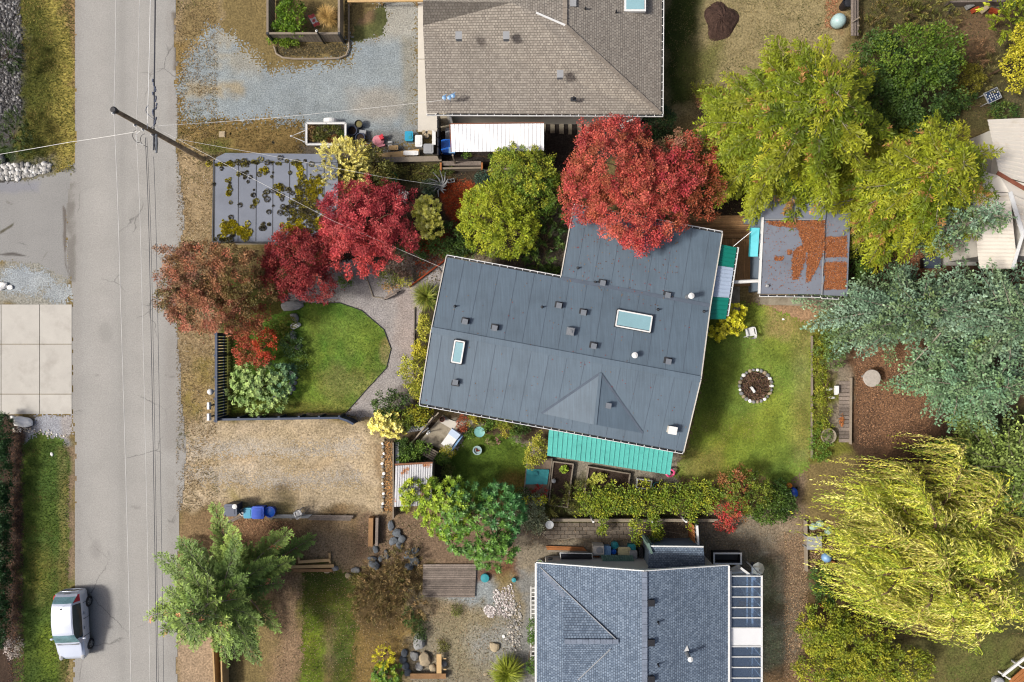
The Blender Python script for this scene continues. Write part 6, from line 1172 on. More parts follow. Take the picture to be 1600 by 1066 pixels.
ty = T('ride_on_toy', 'pink and red plastic toy on the gravel', 'toy', P(592, 221)); c = P(592, 221)
b = MB(); b.lathe(c, [(.25, 0), (.34, .1), (.34, .2), (.22, .26), (.05, .27)], 14, 1, .9); b.build('base', M_PINK, ty); b = MB(); b.box(c + Vector((.22, .12, .3)), (.22, .26, .3), .5); b.box(c + Vector((.3, .2, .48)), (.08, .16, .12), .5); b.build('backrest', M_RED, ty); b = MB(); b.box(c + Vector((.15, -.3, .12)), (.5, .12, .16), .15); b.build('footboard', M_PINK, ty)
for x, y, l in ((610, 223, 'upper'), (610, 228, 'lower')): b = MB(); c = P(x, y, .01); b.box(c + Vector((0, 0, .04)), (.26, .1, .08), .05); b.box(c + Vector((0, 0, .1)), (.2, .05, .04), .05); one('white_block', M_WHITE, l + ' of two small white blocks beside the pink toy', 'block', b)
cb = box_lid('storage_bin', 'turquoise plastic bin beside the concrete walk', 'bin', 641, 217, .42, .5, .5, M_CYAN)
b = MB(); c = P(641, 215, .56); b.lathe(c, [(.1, 0), (.1, .03), (.06, .03)], 12); b.build('hole_cover', M_TEALP, cb)
wb = T('timber_pile', 'pile of pale boards beside the concrete walk', 'timber', P(620, 241))
for k, (x0, y0, x1, y1, z) in enumerate(((590, 243, 655, 236, .1), (592, 246, 656, 240, .1), (588, 241, 610, 244, .2), (593, 249, 660, 247, .05))): b = MB(); b.beam(P(x0, y0, z + .1), P(x1, y1, z + .1), .2, .05 + .004 * k); b.build('board', M_TIMBER if k != 3 else M_WOODG, wb)
box_lid('white_box', 'white flat box lying on the pale boards', 'box', 643, 241, .8, .2, .22, M_WHITE, z=.2)
box_lid('cardboard_box', 'small yellow box above the pale boards', 'box', 616, 233, .5, .2, .25, M_TIMBER)
box_lid('white_box', 'tall white box beside the end of the concrete walk', 'box', 656, 224.5, .36, .62, .5, M_WHITE)
box_lid('grey_box', 'light grey box below the tall white box', 'box', 671, 236, .52, .5, .45, M_GREYP)
pot('round_pot', 'dark round pot beside the end of the concrete walk', 'pot', 667, 214, .18, .3, M_DARK, M_ROCKT)
b = MB(); b.box(P(678, 216, .3), (.14, .7, .6)); b.box(P(678, 216, .62), (.2, .76, .04)); one('narrow_box', M_WHITE, 'narrow white box right of the dark round pot', 'box', b)
b = MB(); b.box(P(663, 209, .15), (.2, .3, .3), .3); b.box(P(672, 208, .2), (.25, .2, .35), -.2); one('concrete_rubble', M_ROCKT, 'broken concrete at the end of the walk', 'rubble', b)
ck = frame_box('wooden_crate', 'open wooden crate with white scraps beside the olive shrub', 'crate', [(560, 240), (576, 240), (576, 228), (560, 228)], .3, M_CEDAR, mat('scraps', C(190, 188, 186), .8, .4, 6), .04)
b = MB(); b.tube([P(583 + 3 * math.cos(a), 230 + 4 * math.sin(a), .15 + .02 * a) for a in np.linspace(0, 12, 26)], .015, 4); one('wire_coil', M_DARK, 'coil of dark wire between crate and pink toy', 'wire', b)
b = MB(); b.beam(P(586, 252, .25), P(690, 250, .25), .12, .5); b.beam(P(586, 250, .5), P(690, 248, .5), .3, .04); one('timber_wall', M_WOOD, 'long grey timber edge below the pale boards', 'retaining wall', b)
pb_ = T('plank_planter', 'grey plank planter box with orange end posts', 'planter', P(720, 262))
b = MB(); b.beam(P(691, 265, .3), P(752, 264, .3), .1, .55); b.build('front_board', M_WOOD, pb_); b = MB(); b.beam(P(692, 257, .28), P(752, 257, .28), .25, .5); b.build('top_board', M_WOODG, pb_)
for x in (689.5, 753.5): b = MB(); b.box(P(x, 262, .32), (.1, .42, .66)); b.build('end_post', M_CEDAR, pb_)
b = MB(); b.beam(P(755, 267, .15), P(800, 265, .15), .14, .3); one('log_edge', M_WOODG, 'grey log edge right of the plank planter', 'edging', b)
bb = T('black_trellis', 'black board screen left of the white canopy', 'screen', P(688, 215))
for k in range(5): b = MB(); b.beam(P(686 + k * .01, 248 - k * 14, .75), P(686, 236 - k * 14, .75), .08, 1.45); b.build('board', M_BLACK, bb)
box_lid('recycling_bin', 'bright blue recycling bin beside the white canopy', 'bin', 702, 234, .74, .7, .75, M_BLUE2); b = MB()
c = P(706, 235, .87); b.box(c, (.36, .34, .06)); one('white_tray', M_SKYB, 'pale tray on the blue recycling bin', 'tray', b)
pot('white_lid_tub', 'small white tub left of the blue recycling bin', 'tub', 686, 219, .13, .3, M_WHITE, M_WHITE)
box_lid('grey_canister', 'grey canister above the blue recycling bin', 'canister', 702, 213, .3, .6, .5, M_GREYP)
b = MB(); b.box(P(972, 196, .5), (.3, .36, .06)); [b.box(P(972, 196, .24) + Vector((sx * .12, sy * .14, 0)), (.04, .04, .46)) for sx in (-1, 1) for sy in (-1, 1)]; b.box(P(972, 190, .8), (.3, .04, .5)); one('white_chair', M_WHITE, 'white chair at the tan house wall above the big red maple', 'chair', b)
def chair(name, label, px, py, rz, mt, w=.55):
    c = P(px, py, .01); t = T(name, label, 'chair', c); m = Matrix.Rotation(rz, 3, 'Z'); V = lambda x, y, z: c + m @ Vector((x, y, z))
    b = MB(); b.prism([V(x * w / 2, y * w / 2, .42) for x, y in ((-1, -1), (1, -1), (1, 1), (-1, 1))], .04); b.build('seat', mt, t)
    b = MB(); n = 9; vs = []
    for k in range(n):
        a = math.pi * (k / (n - 1)); x, y = math.cos(a) * w * .52, -w * .35 + -math.sin(a) * w * .35; vs += [V(x, y, .4), V(x * 1.05, y * 1.12 - .02, .62 + .28 * math.sin(a))]
    b.add(vs, [(2 * k, 2 * k + 1, 2 * k + 3, 2 * k + 2) for k in range(n - 1)]); b.build('backrest', mt, t)
    for s_ in (-1, 1):
        b = MB(); b.beam(V(s_ * w * .53, -w * .4, .63), V(s_ * w * .53, w * .4, .61), .06, .035); b.build('armrest', mt, t)
        for y in (-1, 1): b = MB(); b.beam(V(s_ * w * .48, y * w * .44, .6 if y > 0 else .4), V(s_ * w * .53, y * w * .5, 0), .05, .05); b.build('leg', mt, t)
    return t
chair('garden_chair', 'green plastic garden chair above the bright red maple', 615, 286, 2.9, M_GREENP)
chair('garden_chair', 'white garden chair at the edge of the bright red maple', 630, 309, 1.3, M_WHITE)
od = T('garden_ornament', 'silvery driftwood ornament beside the red bark patch', 'ornament', P(690, 292)); b = MB(); c = P(690, 292)
for k in range(13):
    a = k * 2.4; l_ = random.uniform(.35, .8); b.tube([c + Vector((0, 0, .05)), c + Vector((math.cos(a) * l_ * .5, math.sin(a) * l_ * .5, .4)), c + Vector((math.cos(a + .3) * l_, math.sin(a + .3) * l_, random.uniform(.5, 1)))], [.06, .045, .015], 6)
b.build('branches', M_GREYP, od)
cbk = T('cinder_block', 'grey cinder block beside the driftwood ornament', 'block', P(705, 283)); 
for dx, dy, w, d in ((0, .09, .4, .03), (0, -.09, .4, .03), (-.185, 0, .03, .15), (.185, 0, .03, .15), (0, 0, .03, .15)): b = MB(); m = Matrix.Rotation(.2, 3, 'Z') @ Vector((dx, dy, 0)); b.box(P(705, 283, .1) + m, (w, d, .19), .2); b.build('web', M_GREYP, cbk)
b = MB(); b.box(P(347, 210, .03), (.36, .34, .05)); b.box(P(347, 210, .06), (.28, .26, .02)); one('meter_box', M_ROCKT, 'small square meter lid in the verge beside the pole', 'utility lid', b)

# ------------------------------------------------------------------ navy fence and front garden
nf = T('navy_fence', 'navy picket fence along the road side of the front lawn', 'fence', P(355, 590))
a, e = P(355, 522), P(355, 653); n = 29
for k in range(n):
    q = a.lerp(e, (k + .5) / n); b = MB(); b.box(q + Vector((0, 0, .75)), (.03, .115, 1.34)); b.build('picket', M_NAVY, nf)
for z in (.35, 1.2): b = MB(); b.beam(a + Vector((-.045, .05, z)), e + Vector((-.045, -.05, z)), .06, .1); b.build('rail', M_NAVY, nf)
b = MB(); b.beam(a + Vector((-.02, .1, 1.45)), e + Vector((-.02, -.1, 1.45)), .14, .04); b.build('cap_rail', M_NAVY, nf)
for k in range(5): q = a.lerp(e, k / 4); b = MB(); b.box(q + Vector((-.1, 0, .74)), (.1, .1, 1.48)); b.build('post', M_NAVY, nf)
nf2 = T('navy_fence', 'navy board fence between the front lawn and dry parking strip', 'fence', P(450, 651))
pts = [P(355, 652), P(538, 649.5), P(551, 654), P(560, 659)]
for i in range(3):
    m_ = (18, 1, 1)[i]
    for k in range(m_):
        p0, p1 = pts[i].lerp(pts[i + 1], k / m_), pts[i].lerp(pts[i + 1], (k + .985) / m_); b = MB(); b.beam(p0 + Vector((0, 0, .62)), p1 + Vector((0, 0, .62)), .04, 1.18); b.build('board', M_NAVY, nf2)
    b = MB(); b.beam(pts[i] + Vector((0, 0, 1.24)), pts[i + 1] + Vector((0, 0, 1.24)), .12, .04); b.build('cap_rail', M_NAVY, nf2)
for t in np.linspace(0, 1, 7): q = pts[0].lerp(pts[1], t); b = MB(); b.box(q + Vector((0, .08, .61)), (.12, .1, 1.22)); b.build('post', M_NAVY, nf2)
c = P(336, 611, .01); lt = T('globe_lamp', 'white globe lamp outside the navy picket fence', 'lamp', c); b = MB(); b.lathe(c, [(.08, 0), (.05, .04), (.04, .4)], 10); b.build('stem', M_WHITE, lt); b = MB(); b.lathe(c + Vector((0, 0, .4)), [(.05, 0), (.15, .08), (.19, .2), (.15, .32), (.04, .38)], 16); b.build('globe', M_WHITE, lt, True)
for y, l in ((632, 'upper'), (649, 'lower')):
    c = P(337, y, .01); mb_ = T('mailbox', l + ' white mailbox outside the corner of the navy fence', 'mailbox', c); b = MB(); b.box(c + Vector((0, 0, .5)), (.08, .08, .8)); b.build('post', M_DARK, mb_); b = MB(); b.prism([c + Vector((x * .09, yy * .2, .95)) for x, yy in ((-1, -1), (1, -1), (1, 1), (-1, 1))], .18); b.prism([c + Vector((x * .05, yy * .2, .99)) for x, yy in ((-1, -1), (1, -1), (1, 1), (-1, 1))], .05); b.build('box', M_WHITE, mb_)
rock('largest pale flat rock at the top of the front lawn', 456, 478, 20, 9, M_ROCK, .1, k=0, h=.25); rock('pale wedge shaped rock at the left side of the front lawn', 463, 509, 9, 6, M_ROCKW, .3, k=1, h=.3)
rock('grey upright rock between the two pale rocks of the lawn edge', 461, 496, 6, 9, M_ROCK, .6, k=2); rock('bluish rock below the pale wedge shaped rock', 459, 524, 6, 8, M_ROCKD, .2, k=3); rock('low bluish rock halfway down the lawn edge', 468, 542, 8, 5, M_ROCKD, .5, k=4)
rock('small cream rock beside the pale green shrub', 456, 583, 4, 4, M_ROCKW, 0, k=2); rock('small white rock at the corner of the rock edging', 455, 600, 4, 5, M_ROCK, 0, k=3)
for k, (x, y) in enumerate(((462, 590), (461, 598), (459, 607), (453, 613), (446, 618), (438, 621), (430, 622), (449, 466), (443, 470))): rock(('first dark rock at the top of the curved lawn edging', 'second dark rock from the top of the curved lawn edging', 'third dark rock from the top of the curved lawn edging', 'middle dark rock in the bend of the curved lawn edging', 'dark rock just past the bend of the curved lawn edging', 'last but one dark rock of the curved lawn edging', 'last dark rock of the curved edging below the pale shrub', 'dark rock touching the largest pale flat rock', 'dark rock left of the largest pale flat rock')[k], x, y, 4.5, 4, M_ROCKD, k, 'dark edging rocks of the front lawn')
b = MB(); b.tube([P(x, y, .03) for x, y in ((500, 474), (530, 473), (565, 485), (600, 515), (611, 545), (604, 575), (570, 612), (541, 645))], .022, 5); one('lawn_edging', M_DARK, 'thin dark edging strip between front lawn and gravel path', 'edging', b)
gb = T('garden_bench', 'small grey bench at the bend of the gravel path', 'bench', P(610, 462)); m = .45
for k in range(3): b = MB(); b.beam(P(603, 463 + k * 2, .42), P(620, 454 + k * 2, .42), .07, .03); b.build('slat', M_WOODG, gb)
for x, y in ((604, 466), (620, 457)): b = MB(); b.box(P(x, y, .2), (.3, .07, .4), .5); b.build('leg', M_WOODG, gb)
b = MB(); b.beam(P(570, 425, .04), P(583, 464, .04), .05, .06); b.beam(P(583, 464, .04), P(598, 466, .04), .05, .06); one('path_edging', M_CONCD, 'pale concrete edging beside the gravel path bend', 'edging', b)
b = MB(); b.beam(P(640, 448, .1), P(702, 402, .1), .08, .2); one('brick_edging', M_BRICKR, 'red edging board beside the bungalow corner', 'edging', b)
b = MB(); b.beam(P(680, 412, .04), P(694, 432, .04), .06, .08); b.beam(P(648, 480, .05), P(646, 590, .05), .06, .1); one('path_kerb', M_WOODG, 'low dark timber kerb along the west wall planting', 'edging', b)
litter('leaf_litter', 'orange bark chips beside the golden clipped shrub', [ell(720, 310, 30, 30), [(645, 405), (700, 372), (700, 400), (655, 435)]], 2200, .09, [(170, 72, 36), (150, 64, 36), (186, 92, 50)], 302)

# ------------------------------------------------------------------ parking strip and yard
box_lid('wheeled_bin', 'slate grey wheeled bin at the left end of the bin row', 'bin', 371, 791, .68, .64, .95, M_NAVYP); b = MB(); c = P(367, 791.5, 1.05); b.lathe(c, [(.14, 0), (.14, .05), (.05, .07)], 10); one('white_bag', M_WHITE, 'small white bag on the slate grey bin', 'bag', b)
box_lid('teal_tote', 'turquoise recycling tote left of the blue box', 'bin', 393, 798, .42, .55, .55, M_CYAN); box_lid('blue_tote', 'square blue recycling box in the bin row', 'bin', 409, 797, .66, .66, .6, M_BLUE); pot('blue_barrel', 'round blue tub at the right end of the bin row', 'tub', 426, 797, .32, .5, M_BLUE, M_BLUE2)
pot('white_tub', 'white tub squeezed between grey bin and turquoise tote', 'tub', 384, 798, .22, .4, M_WHITE, M_GREYP)
chair('folding_chair', 'white chair standing alone on the parking strip edge', 470, 799, .4, M_WHITE, .32)
mp_ = T('roofing_stack', 'stack of long grey roofing sheets along the parking strip', 'roofing', P(480, 808))
ribbed(P(418, 810, .3), P(418, 804, .3), P(488, 804, .3), P(481, 810, .3), 4, .03).build('sheet', M_GREYM, mp_)
for k in range(3): b = MB(); b.beam(P(478 + 2 * k, 806 + k * 2.6, .22), P(552 - 2 * k, 807 + k * 2.6, .22), .11, .04); b.build('sheet', M_WOODG, mp_)
b = MB(); [b.box(P(x, 808, .09), (.12, .3, .18)) for x in (425, 455, 485, 515, 540)]; b.build('bearer', M_WOOD, mp_)
wp_ = T('plank_pair', 'pair of dark planks lying below the grey bin', 'timber', P(370, 812))
for k in range(2): b = MB(); b.beam(P(353, 819 - k * 3, .06), P(384, 804 - k * 2, .06), .1, .06); b.build('plank', M_WOODG, wp_)
litter('leaf_litter', 'orange brown needles below the bin row', [ell(400, 828, 60, 18), ell(440, 850, 30, 20)], 2600, .09, [(160, 118, 86), (140, 104, 76), (180, 140, 104)], 303)
sb = T('timber_border', 'pale timber border at the head of the green grass strip', 'timber', P(492, 880))
for a, e, z, w in (((466, 866), (468, 880), .12, .12), ((515, 864), (516, 880), .12, .12), ((468, 878), (516, 875), .2, .16), ((450, 886), (522, 884), .1, .18)): b = MB(); b.beam(P(*a, z), P(*e, z), w, .1); b.build('beam', M_TIMBER, sb)
b = MB(); b.beam(P(458, 891, .1), P(520, 891, .1), .16, .16); one('mossy_timber', M_WOODB, 'mossy brown timber along the head of the green grass strip', 'timber', b)
rock('yellow mossy stone at the end of the mossy timber', 511, 892, 6, 4, M_ROCKT, 0, k=0); rock('grey rounded stone right of the pale timber frame', 524, 888, 6, 5, M_ROCK, 0, k=1); rock('tan stone at the corner of the green grass strip', 545, 899, 6, 5, M_ROCKT, 0, k=2); rock('flat grey stone above the brown brush', 556, 890, 9, 5, M_ROCK, 0, k=3)
tw_ = T('timber_wall', 'low brown timber retaining wall beside dark boulders', 'retaining wall', P(585, 830))
for x0, w in ((581, .26), (590, .16)): b = MB(); b.beam(P(x0, 808, .25), P(x0 - 1, 852, .25), w, .5 - (x0 > 585) * .15); b.build('sleeper', M_WOODB if x0 < 585 else M_WOODG, tw_)
for k, (x, y, rx, ry) in enumerate(((612, 822, 6, 10), (621, 832, 7, 9), (628, 842, 7, 7), (615, 845, 8, 7), (625, 852, 8, 6), (587, 858, 5, 7), (582, 872, 4, 8), (585, 882, 10, 8), (637, 866, 10, 8), (648, 876, 12, 9), (650, 860, 8, 6), (604, 866, 8, 5), (640, 884, 8, 7), (596, 872, 6, 5))): rock(('topmost dark boulder below the narrow board fence', 'dark boulder just below the topmost one of the rock wall', 'third dark boulder down the upper rock pile', 'lower left dark boulder of the upper rock pile', 'lowest dark boulder of the upper rock pile', 'upright dark boulder at the foot of the brown timber wall', 'narrow dark boulder below the upright one at the timber wall', 'broad dark boulder ending the row below the timber wall', 'dark boulder above the broadest one near the plank deck', 'broadest dark boulder beside the plank deck corner', 'dark boulder nearest the rosette tree and plank deck', 'flat dark boulder midway between the two rock piles', 'dark boulder touching the brown brush beside the plank deck', 'small dark boulder between timber wall row and brown brush')[k], x, y, rx, ry, M_ROCKD, k * 1.3, 'dark boulders of the rock wall')
gd = T('plank_deck', 'weathered grey plank deck beside the brown brush', 'deck', P(700, 908)); planks(gd, [(661, 882), (744, 882), (742, 934), (660, 934)], 15, M_WOODG, .12)
b = MB(); [b.beam(P(x, 883, .05), P(x, 933, .05), .1, .08) for x in (664, 700, 738)]; b.build('joist', M_WOODG, gd)
for x, y, r, m, l in ((758, 902, .26, M_TEALP, 'teal round lid beside the grey plank deck'), (803, 905, .14, M_TEALP, 'small teal globe under the rosette tree')): c = P(x, y, .01); b = MB(); b.lathe(c, [(r * .7, 0), (r, .1), (r, .16), (r * .9, .2), (.02, .22)], 18); one('teal_float', m, l, 'garden globe', b, smooth=False)
scatter_rocks('white_stones', 'bed of crushed white shell and stones below the rosette tree', [[(770, 925), (800, 912), (806, 950), (795, 965), (775, 960)], ell(765, 955, 8, 10)], 900, .03, .09, [(200, 190, 186), (170, 160, 156), (220, 214, 210)], 304)
scatter_rocks('grey_stones', 'strip of small grey stones along the wall of the blue house path', [[(795, 950), (812, 940), (815, 1015), (790, 1020)]], 260, .04, .11, [(170, 166, 160), (140, 138, 134), (200, 192, 180)], 305)
rock('tall pale grey standing stone beside the yard', 656, 1001, 10, 17, M_ROCK, -.2, k=1, h=.35); rock('grey stone at the foot of the pale standing stone', 648, 1024, 7, 9, M_ROCK, .3, k=2); rock('large tan stone beside the timber bench', 664, 1028, 11, 12, M_ROCKT, .2, k=3); rock('light stone under the large tan stone', 657, 1040, 8, 8, M_ROCK, .9, k=4); rock('small rounded stone left of the upright plank', 676, 1044, 6, 8, M_ROCKT, .3, k=0); rock('round stone right of the upright plank', 694, 1037, 5, 6, M_ROCK, .3, k=1)
for k, (x, y) in enumerate(((630, 1030), (634, 1040), (637, 1050), (632, 1020))): rock(('second bluish stone from the top beside the bottom yard', 'third bluish stone from the top beside the bottom yard', 'lowest bluish stone of the row beside the log bench', 'topmost bluish stone of the row beside the bottom yard')[k], x, y, 6, 7, M_ROCKD, k, 'bluish stones beside the bottom yard')
rock('tan boulder beside the yucca', 773, 1010, 8, 9, M_ROCKT, .3, k=2); rock('small white stone above the tan boulder', 787, 994, 3, 3, M_ROCKW, .3, k=3); rock('small tan stone left of the yucca', 760, 1053, 5, 3, M_ROCKT, .3, k=4)
lb = T('log_bench', 'rough log bench at the bottom of the yard', 'bench', P(668, 1058))
b = MB(); b.beam(P(641, 1056, .3), P(697, 1056, .3), .3, .12); b.build('seat', M_WOODB, lb); [MB().box(P(x, 1057, .12), (.3, .25, .24)).build('leg', M_WOODG, lb) for x in (646, 692)]
b = MB(); b.beam(P(686, 1022, .42), P(686, 1052, .42), .28, .06); [b.box(P(692, y, .3), (.4, .06, .06)) for y in (1029, 1046)]; b.box(P(686, 1037, .19), (.15, .3, .38)); one('upright_plank', M_TIMBER, 'pale plank seat beside the log bench', 'bench', b)
b = MB(); b.beam(P(337, 980, .5), P(342, 1080, .5), .08, 1.0); b.beam(P(350, 985, .5), P(352, 1080, .5), .08, .9); one('board_fence', M_TIMBER, 'pale board fence below the feathery conifer', 'fence', b)
# ------------------------------------------------------------------ left verge
rock('largest white boulder below the concrete drive', 37, 659, 18, 9, M_ROCKW, -.15, k=0, h=.4); rock('small white stone left of the largest white boulder', 20, 652, 4, 3, M_ROCKW, 0, k=1); rock('white boulder cut by the left edge above the concrete drive', 2, 447, 12, 8, M_ROCKW, .2, k=2, h=.3); rock('small white stone beside the white boulder at the left edge', 17, 449, 6, 4, M_ROCKW, 0, k=3); rock('small white stone lying on the grass verge', 82, 710, 2.5, 4, M_ROCKW, .4, k=4); rock('grey boulder at the left edge above the asphalt drive', 2, 250, 9, 9, M_ROCK, .4, k=0, h=.4)
scatter_rocks('river_stones', 'bed of dark grey river stones at the top left corner', [[(-30, -10), (33, -10), (36, 100), (30, 180), (-30, 190)]], 2600, .035, .12, [(84, 82, 82), (110, 108, 108), (150, 148, 146), (64, 62, 62)], 306)
scatter_rocks('white_stones', 'bank of white stones above the asphalt drive', [[(-20, 256), (80, 256), (78, 270), (30, 280), (-20, 282)]], 700, .04, .2, [(222, 220, 216), (190, 188, 184), (150, 148, 144)], 307)
scatter_rocks('white_stones', 'edge of small pale stones around the gravel below the concrete drive', [[(50, 668), (110, 680), (105, 686), (70, 680), (48, 676)], rect(20, 668, 50, 676)], 120, .03, .09, [(214, 206, 190), (190, 178, 160), (230, 228, 224)], 308)
litter('leaf_litter', 'brown leaves and bark on the bed beside the clipped hedge', [rect(12, 668, 38, 1066)], 5000, .08, [(86, 66, 54), (70, 54, 46), (120, 84, 60), (50, 42, 38)], 309)
litter('leaf_litter', 'small pale fallen leaves scattered along the roadside verge', [rect(286, 500, 336, 690), rect(284, 250, 334, 400)], 420, .06, [(220, 210, 190), (190, 160, 110), (206, 190, 160)], 311)
# ------------------------------------------------------------------ south garden of the bungalow
b = MB(); b.prism([P(x, y, .06) for x, y in ((655, 690), (700, 704), (722, 668), (692, 648))], .06); o = b.build('patio', M_CONCD); o['kind'] = 'structure'
b = MB(); b.prism([P(x, y, .085) for x, y in ((690, 652), (716, 660), (708, 672), (688, 660))], .02); o = b.build('paving_slab', M_OFFW); o['kind'] = 'structure'
ld = T('wooden_ladder', 'pale wooden ladder leaning across the small patio', 'ladder', P(660, 675)); la, le = P(648, 688, .15), P(681, 648, 1.3); lo = Vector((.16, .13, 0))
for s_ in (-1, 1): b = MB(); b.beam(la + lo * s_, le + lo * s_, .07, .05); b.build('rail', M_WOOD, ld)
for k in range(7): q = la.lerp(le, (k + .5) / 7); b = MB(); b.beam(q - lo, q + lo, .04, .03); b.build('rung', M_WOOD, ld)
wr = T('slatted_rack', 'white slatted rack left of the small patio', 'rack', P(648, 670))
for k in range(6): b = MB(); q = P(640 + k * 2.7, 671 - k * .4, .35); b.beam(q + Vector((-.1, -.18, 0)), q + Vector((.1, .18, 0)), .05, .03); b.build('slat', M_WHITE, wr)
for dy in (-.12, .12): b = MB(); b.beam(P(638, 672, .3) + Vector((0, dy, 0)), P(656, 669, .3) + Vector((0, dy, 0)), .04, .04); b.build('rail', M_GREYP, wr)
[MB().box(P(x, y, .14), (.04, .04, .28)).build('leg', M_GREYP, wr) for x, y in ((639, 674), (656, 672))]
b = MB(); c = P(664, 668, .09); b.box(c + Vector((0, 0, .2)), (.35, .25, .4), .6); b.box(c + Vector((0, 0, .42)), (.45, .32, .04), .6); one('grey_cabinet', M_GREYP, 'grey cabinet behind the wooden ladder', 'cabinet', b)
b = MB(); c = P(670, 675, .09); b.lathe(c, [(.1, 0), (.03, .03), (.03, .6)], 8); b.lathe(c + Vector((0, 0, .6)), [(.03, 0), (.07, .04), (.06, .12), (.01, .14)], 8); one('bird_feeder', M_WHITE, 'slim white stand in the middle of the small patio', 'stand', b)
ch = T('cushioned_lounger', 'pale blue cushioned lounger at the edge of the small patio', 'chair', P(705, 685)); c = P(705, 685, .06); m = Matrix.Rotation(.95, 3, 'Z'); V = lambda x, y, z: c + m @ Vector((x, y, z))
b = MB(); b.box(V(-.15, 0, .35), (.75, .6, .12), .95); b.build('seat', M_WHITE, ch); b = MB(); b.box(V(.42, 0, .55), (.5, .62, .1), .95, Matrix.Rotation(-.6, 3, 'Y')); b.build('backrest', M_TRANS, ch); b = MB(); b.box(V(0, -.42, .28), (1.1, .1, .1), .95); b.build('side_rail', M_SKYB, ch)
for x in (-.4, .35):
    for y in (-.26, .26): b = MB(); b.box(V(x, y, .14), (.06, .06, .3), .95); b.build('leg', M_GREYP, ch)
pot('terracotta_pot', 'dark red pot on the paving beside the ladder', 'pot', 691.5, 654.5, .16, .3, mat('terracotta', C(120, 66, 56), .8), M_SOILD, z=.09)
bn = T('slatted_bench', 'weathered slatted bench below the small patio', 'bench', P(672, 708))
for k in range(5): b = MB(); q = Vector((.13 * k * .55, .13 * k * .8, 0)); b.beam(P(659, 709, .45) + q, P(677, 719, .45) + q, .09, .03); b.build('slat', M_WOOD, bn)
for x, y in ((660, 706), (677, 716)): b = MB(); b.beam(P(x, y, .22), P(x + 8, y - 10, .22), .06, .42); b.build('leg', M_WOOD, bn)
c = P(750, 673, .02); b = MB(); b.lathe(c, [(.2, 0), (.06, .05), (.06, .5), (.29, .56), (.31, .6), (.25, .58), (.02, .55)], 20); one('bird_bath', mat('pale_teal', C(128, 186, 180), .5), 'pale teal bird bath on the small green lawn', 'bird bath', b)
fo = T('fountain_bowl', 'small round fountain bowl on the small green lawn', 'fountain', P(746, 703)); c = P(746, 703, .02); b = MB(); b.lathe(c, [(.2, 0), (.27, .2), (.27, .24), (.2, .24), (.18, .16), (.02, .15)], 20); b.build('bowl', mat('pale_stone_bowl', C(160, 186, 186), .6), fo); b = MB(); [b.box(c + Vector((random.uniform(-.09, .09), random.uniform(-.09, .09), .2)), (.08, .07, .08), random.random() * 3) for _ in range(5)]; b.build('pebbles', M_BRICKR, fo)
sw = T('border_wall', 'low stone border beside the dry parking strip', 'edging', P(604, 750))
for k in range(22): c = P(598.5 + random.uniform(-1.5, 1.5), 688 + k * 5.2, .05); b = MB(); b.lathe(c, [(.06, -.05), (.09, 0), (.08, .05), (.03, .08)], 7, random.uniform(.8, 1.3), random.uniform(.8, 1.2), random.random()); b.build('stone', (M_ROCKT, M_ROCKW, M_ROCK)[k % 3], sw)
b = MB(); b.beam(P(616.5, 690, .5), P(616.5, 808, .5), .06, .95); one('board_fence', M_WOOD, 'narrow board fence between stone border and tin roofed hut', 'fence', b)
b = MB(); b.beam(P(622, 690, .4), P(622, 725, .4), .2, .7); one('grey_screen', M_GREYM, 'grey screen beside the cream leaved shrub', 'screen', b)
litter('leaf_litter', 'tan dead leaves between the stone border and board fence', [rect(600, 690, 615, 800)], 1400, .1, [(150, 124, 90), (190, 150, 100), (110, 88, 66), (206, 150, 90)], 320)
# raised beds
pf = frame_box('pond_bed', 'timber framed bed with a teal panel below the bungalow', 'raised bed', [(817, 786), (853, 786), (862, 716), (824, 716)], .3, M_WOOD, mat('dry_bed', C(140, 122, 104), .95, .3, 4))
b = MB(); b.prism([P(821, 757, .32), P(855, 757, .32), P(858, 734, .32), P(823, 733, .32)], .03); b.box(P(836, 740, .37), (.3, .22, .1), .2); one('teal_cover', mat('teal_sheet', C(66, 166, 170), .5, .12, 2), 'teal sheet lying across the timber framed bed', 'panel', b)
frame_box('raised_bed', 'narrow raised bed of dark soil beside the teal panel', 'raised bed', [(857, 787), (886, 791), (895, 724), (864, 720)], .32, M_WOOD, M_SOILD)
frame_box('raised_bed', 'wide raised bed of dark soil below the teal awning', 'raised bed', [(913, 767), (979, 770), (983, 739), (919, 728)], .32, M_WOOD, M_SOILD)
frame_box('raised_bed', 'smallest raised bed below the teal awning', 'raised bed', [(993, 760), (1015, 763), (1017, 750), (995, 747)], .3, M_WHITE, mat('brown_bed', C(110, 86, 66), .95, .3, 5), .06)
pot('planter_pot', 'dark teal pot beside the smallest raised bed', 'pot', 1024, 757, .22, .45, mat('dark_teal', C(40, 96, 104), .5), M_SOILD); b = MB(); c = P(865, 751, .3); b.lathe(c, [(.04, 0), (.14, .12), (.1, .2), (.02, .22)], 10); one('glass_float', M_GREYP, 'silver globe in the narrow raised bed', 'garden globe', b)
b = MB(); c = P(1047, 739, .35); n = 22; b.tube([c + Vector((.24 * math.cos(2 * math.pi * k / n), .2 * math.sin(2 * math.pi * k / n), .06 * math.sin(4 * math.pi * k / n))) for k in range(n + 1)], .065, 8); b.box(c - Vector((0, 0, .18)), (.1, .1, .34)); one('swim_ring', mat('pink_ring', C(232, 92, 140), .45), 'pink ring at the corner of the teal awning', 'swim ring', b)
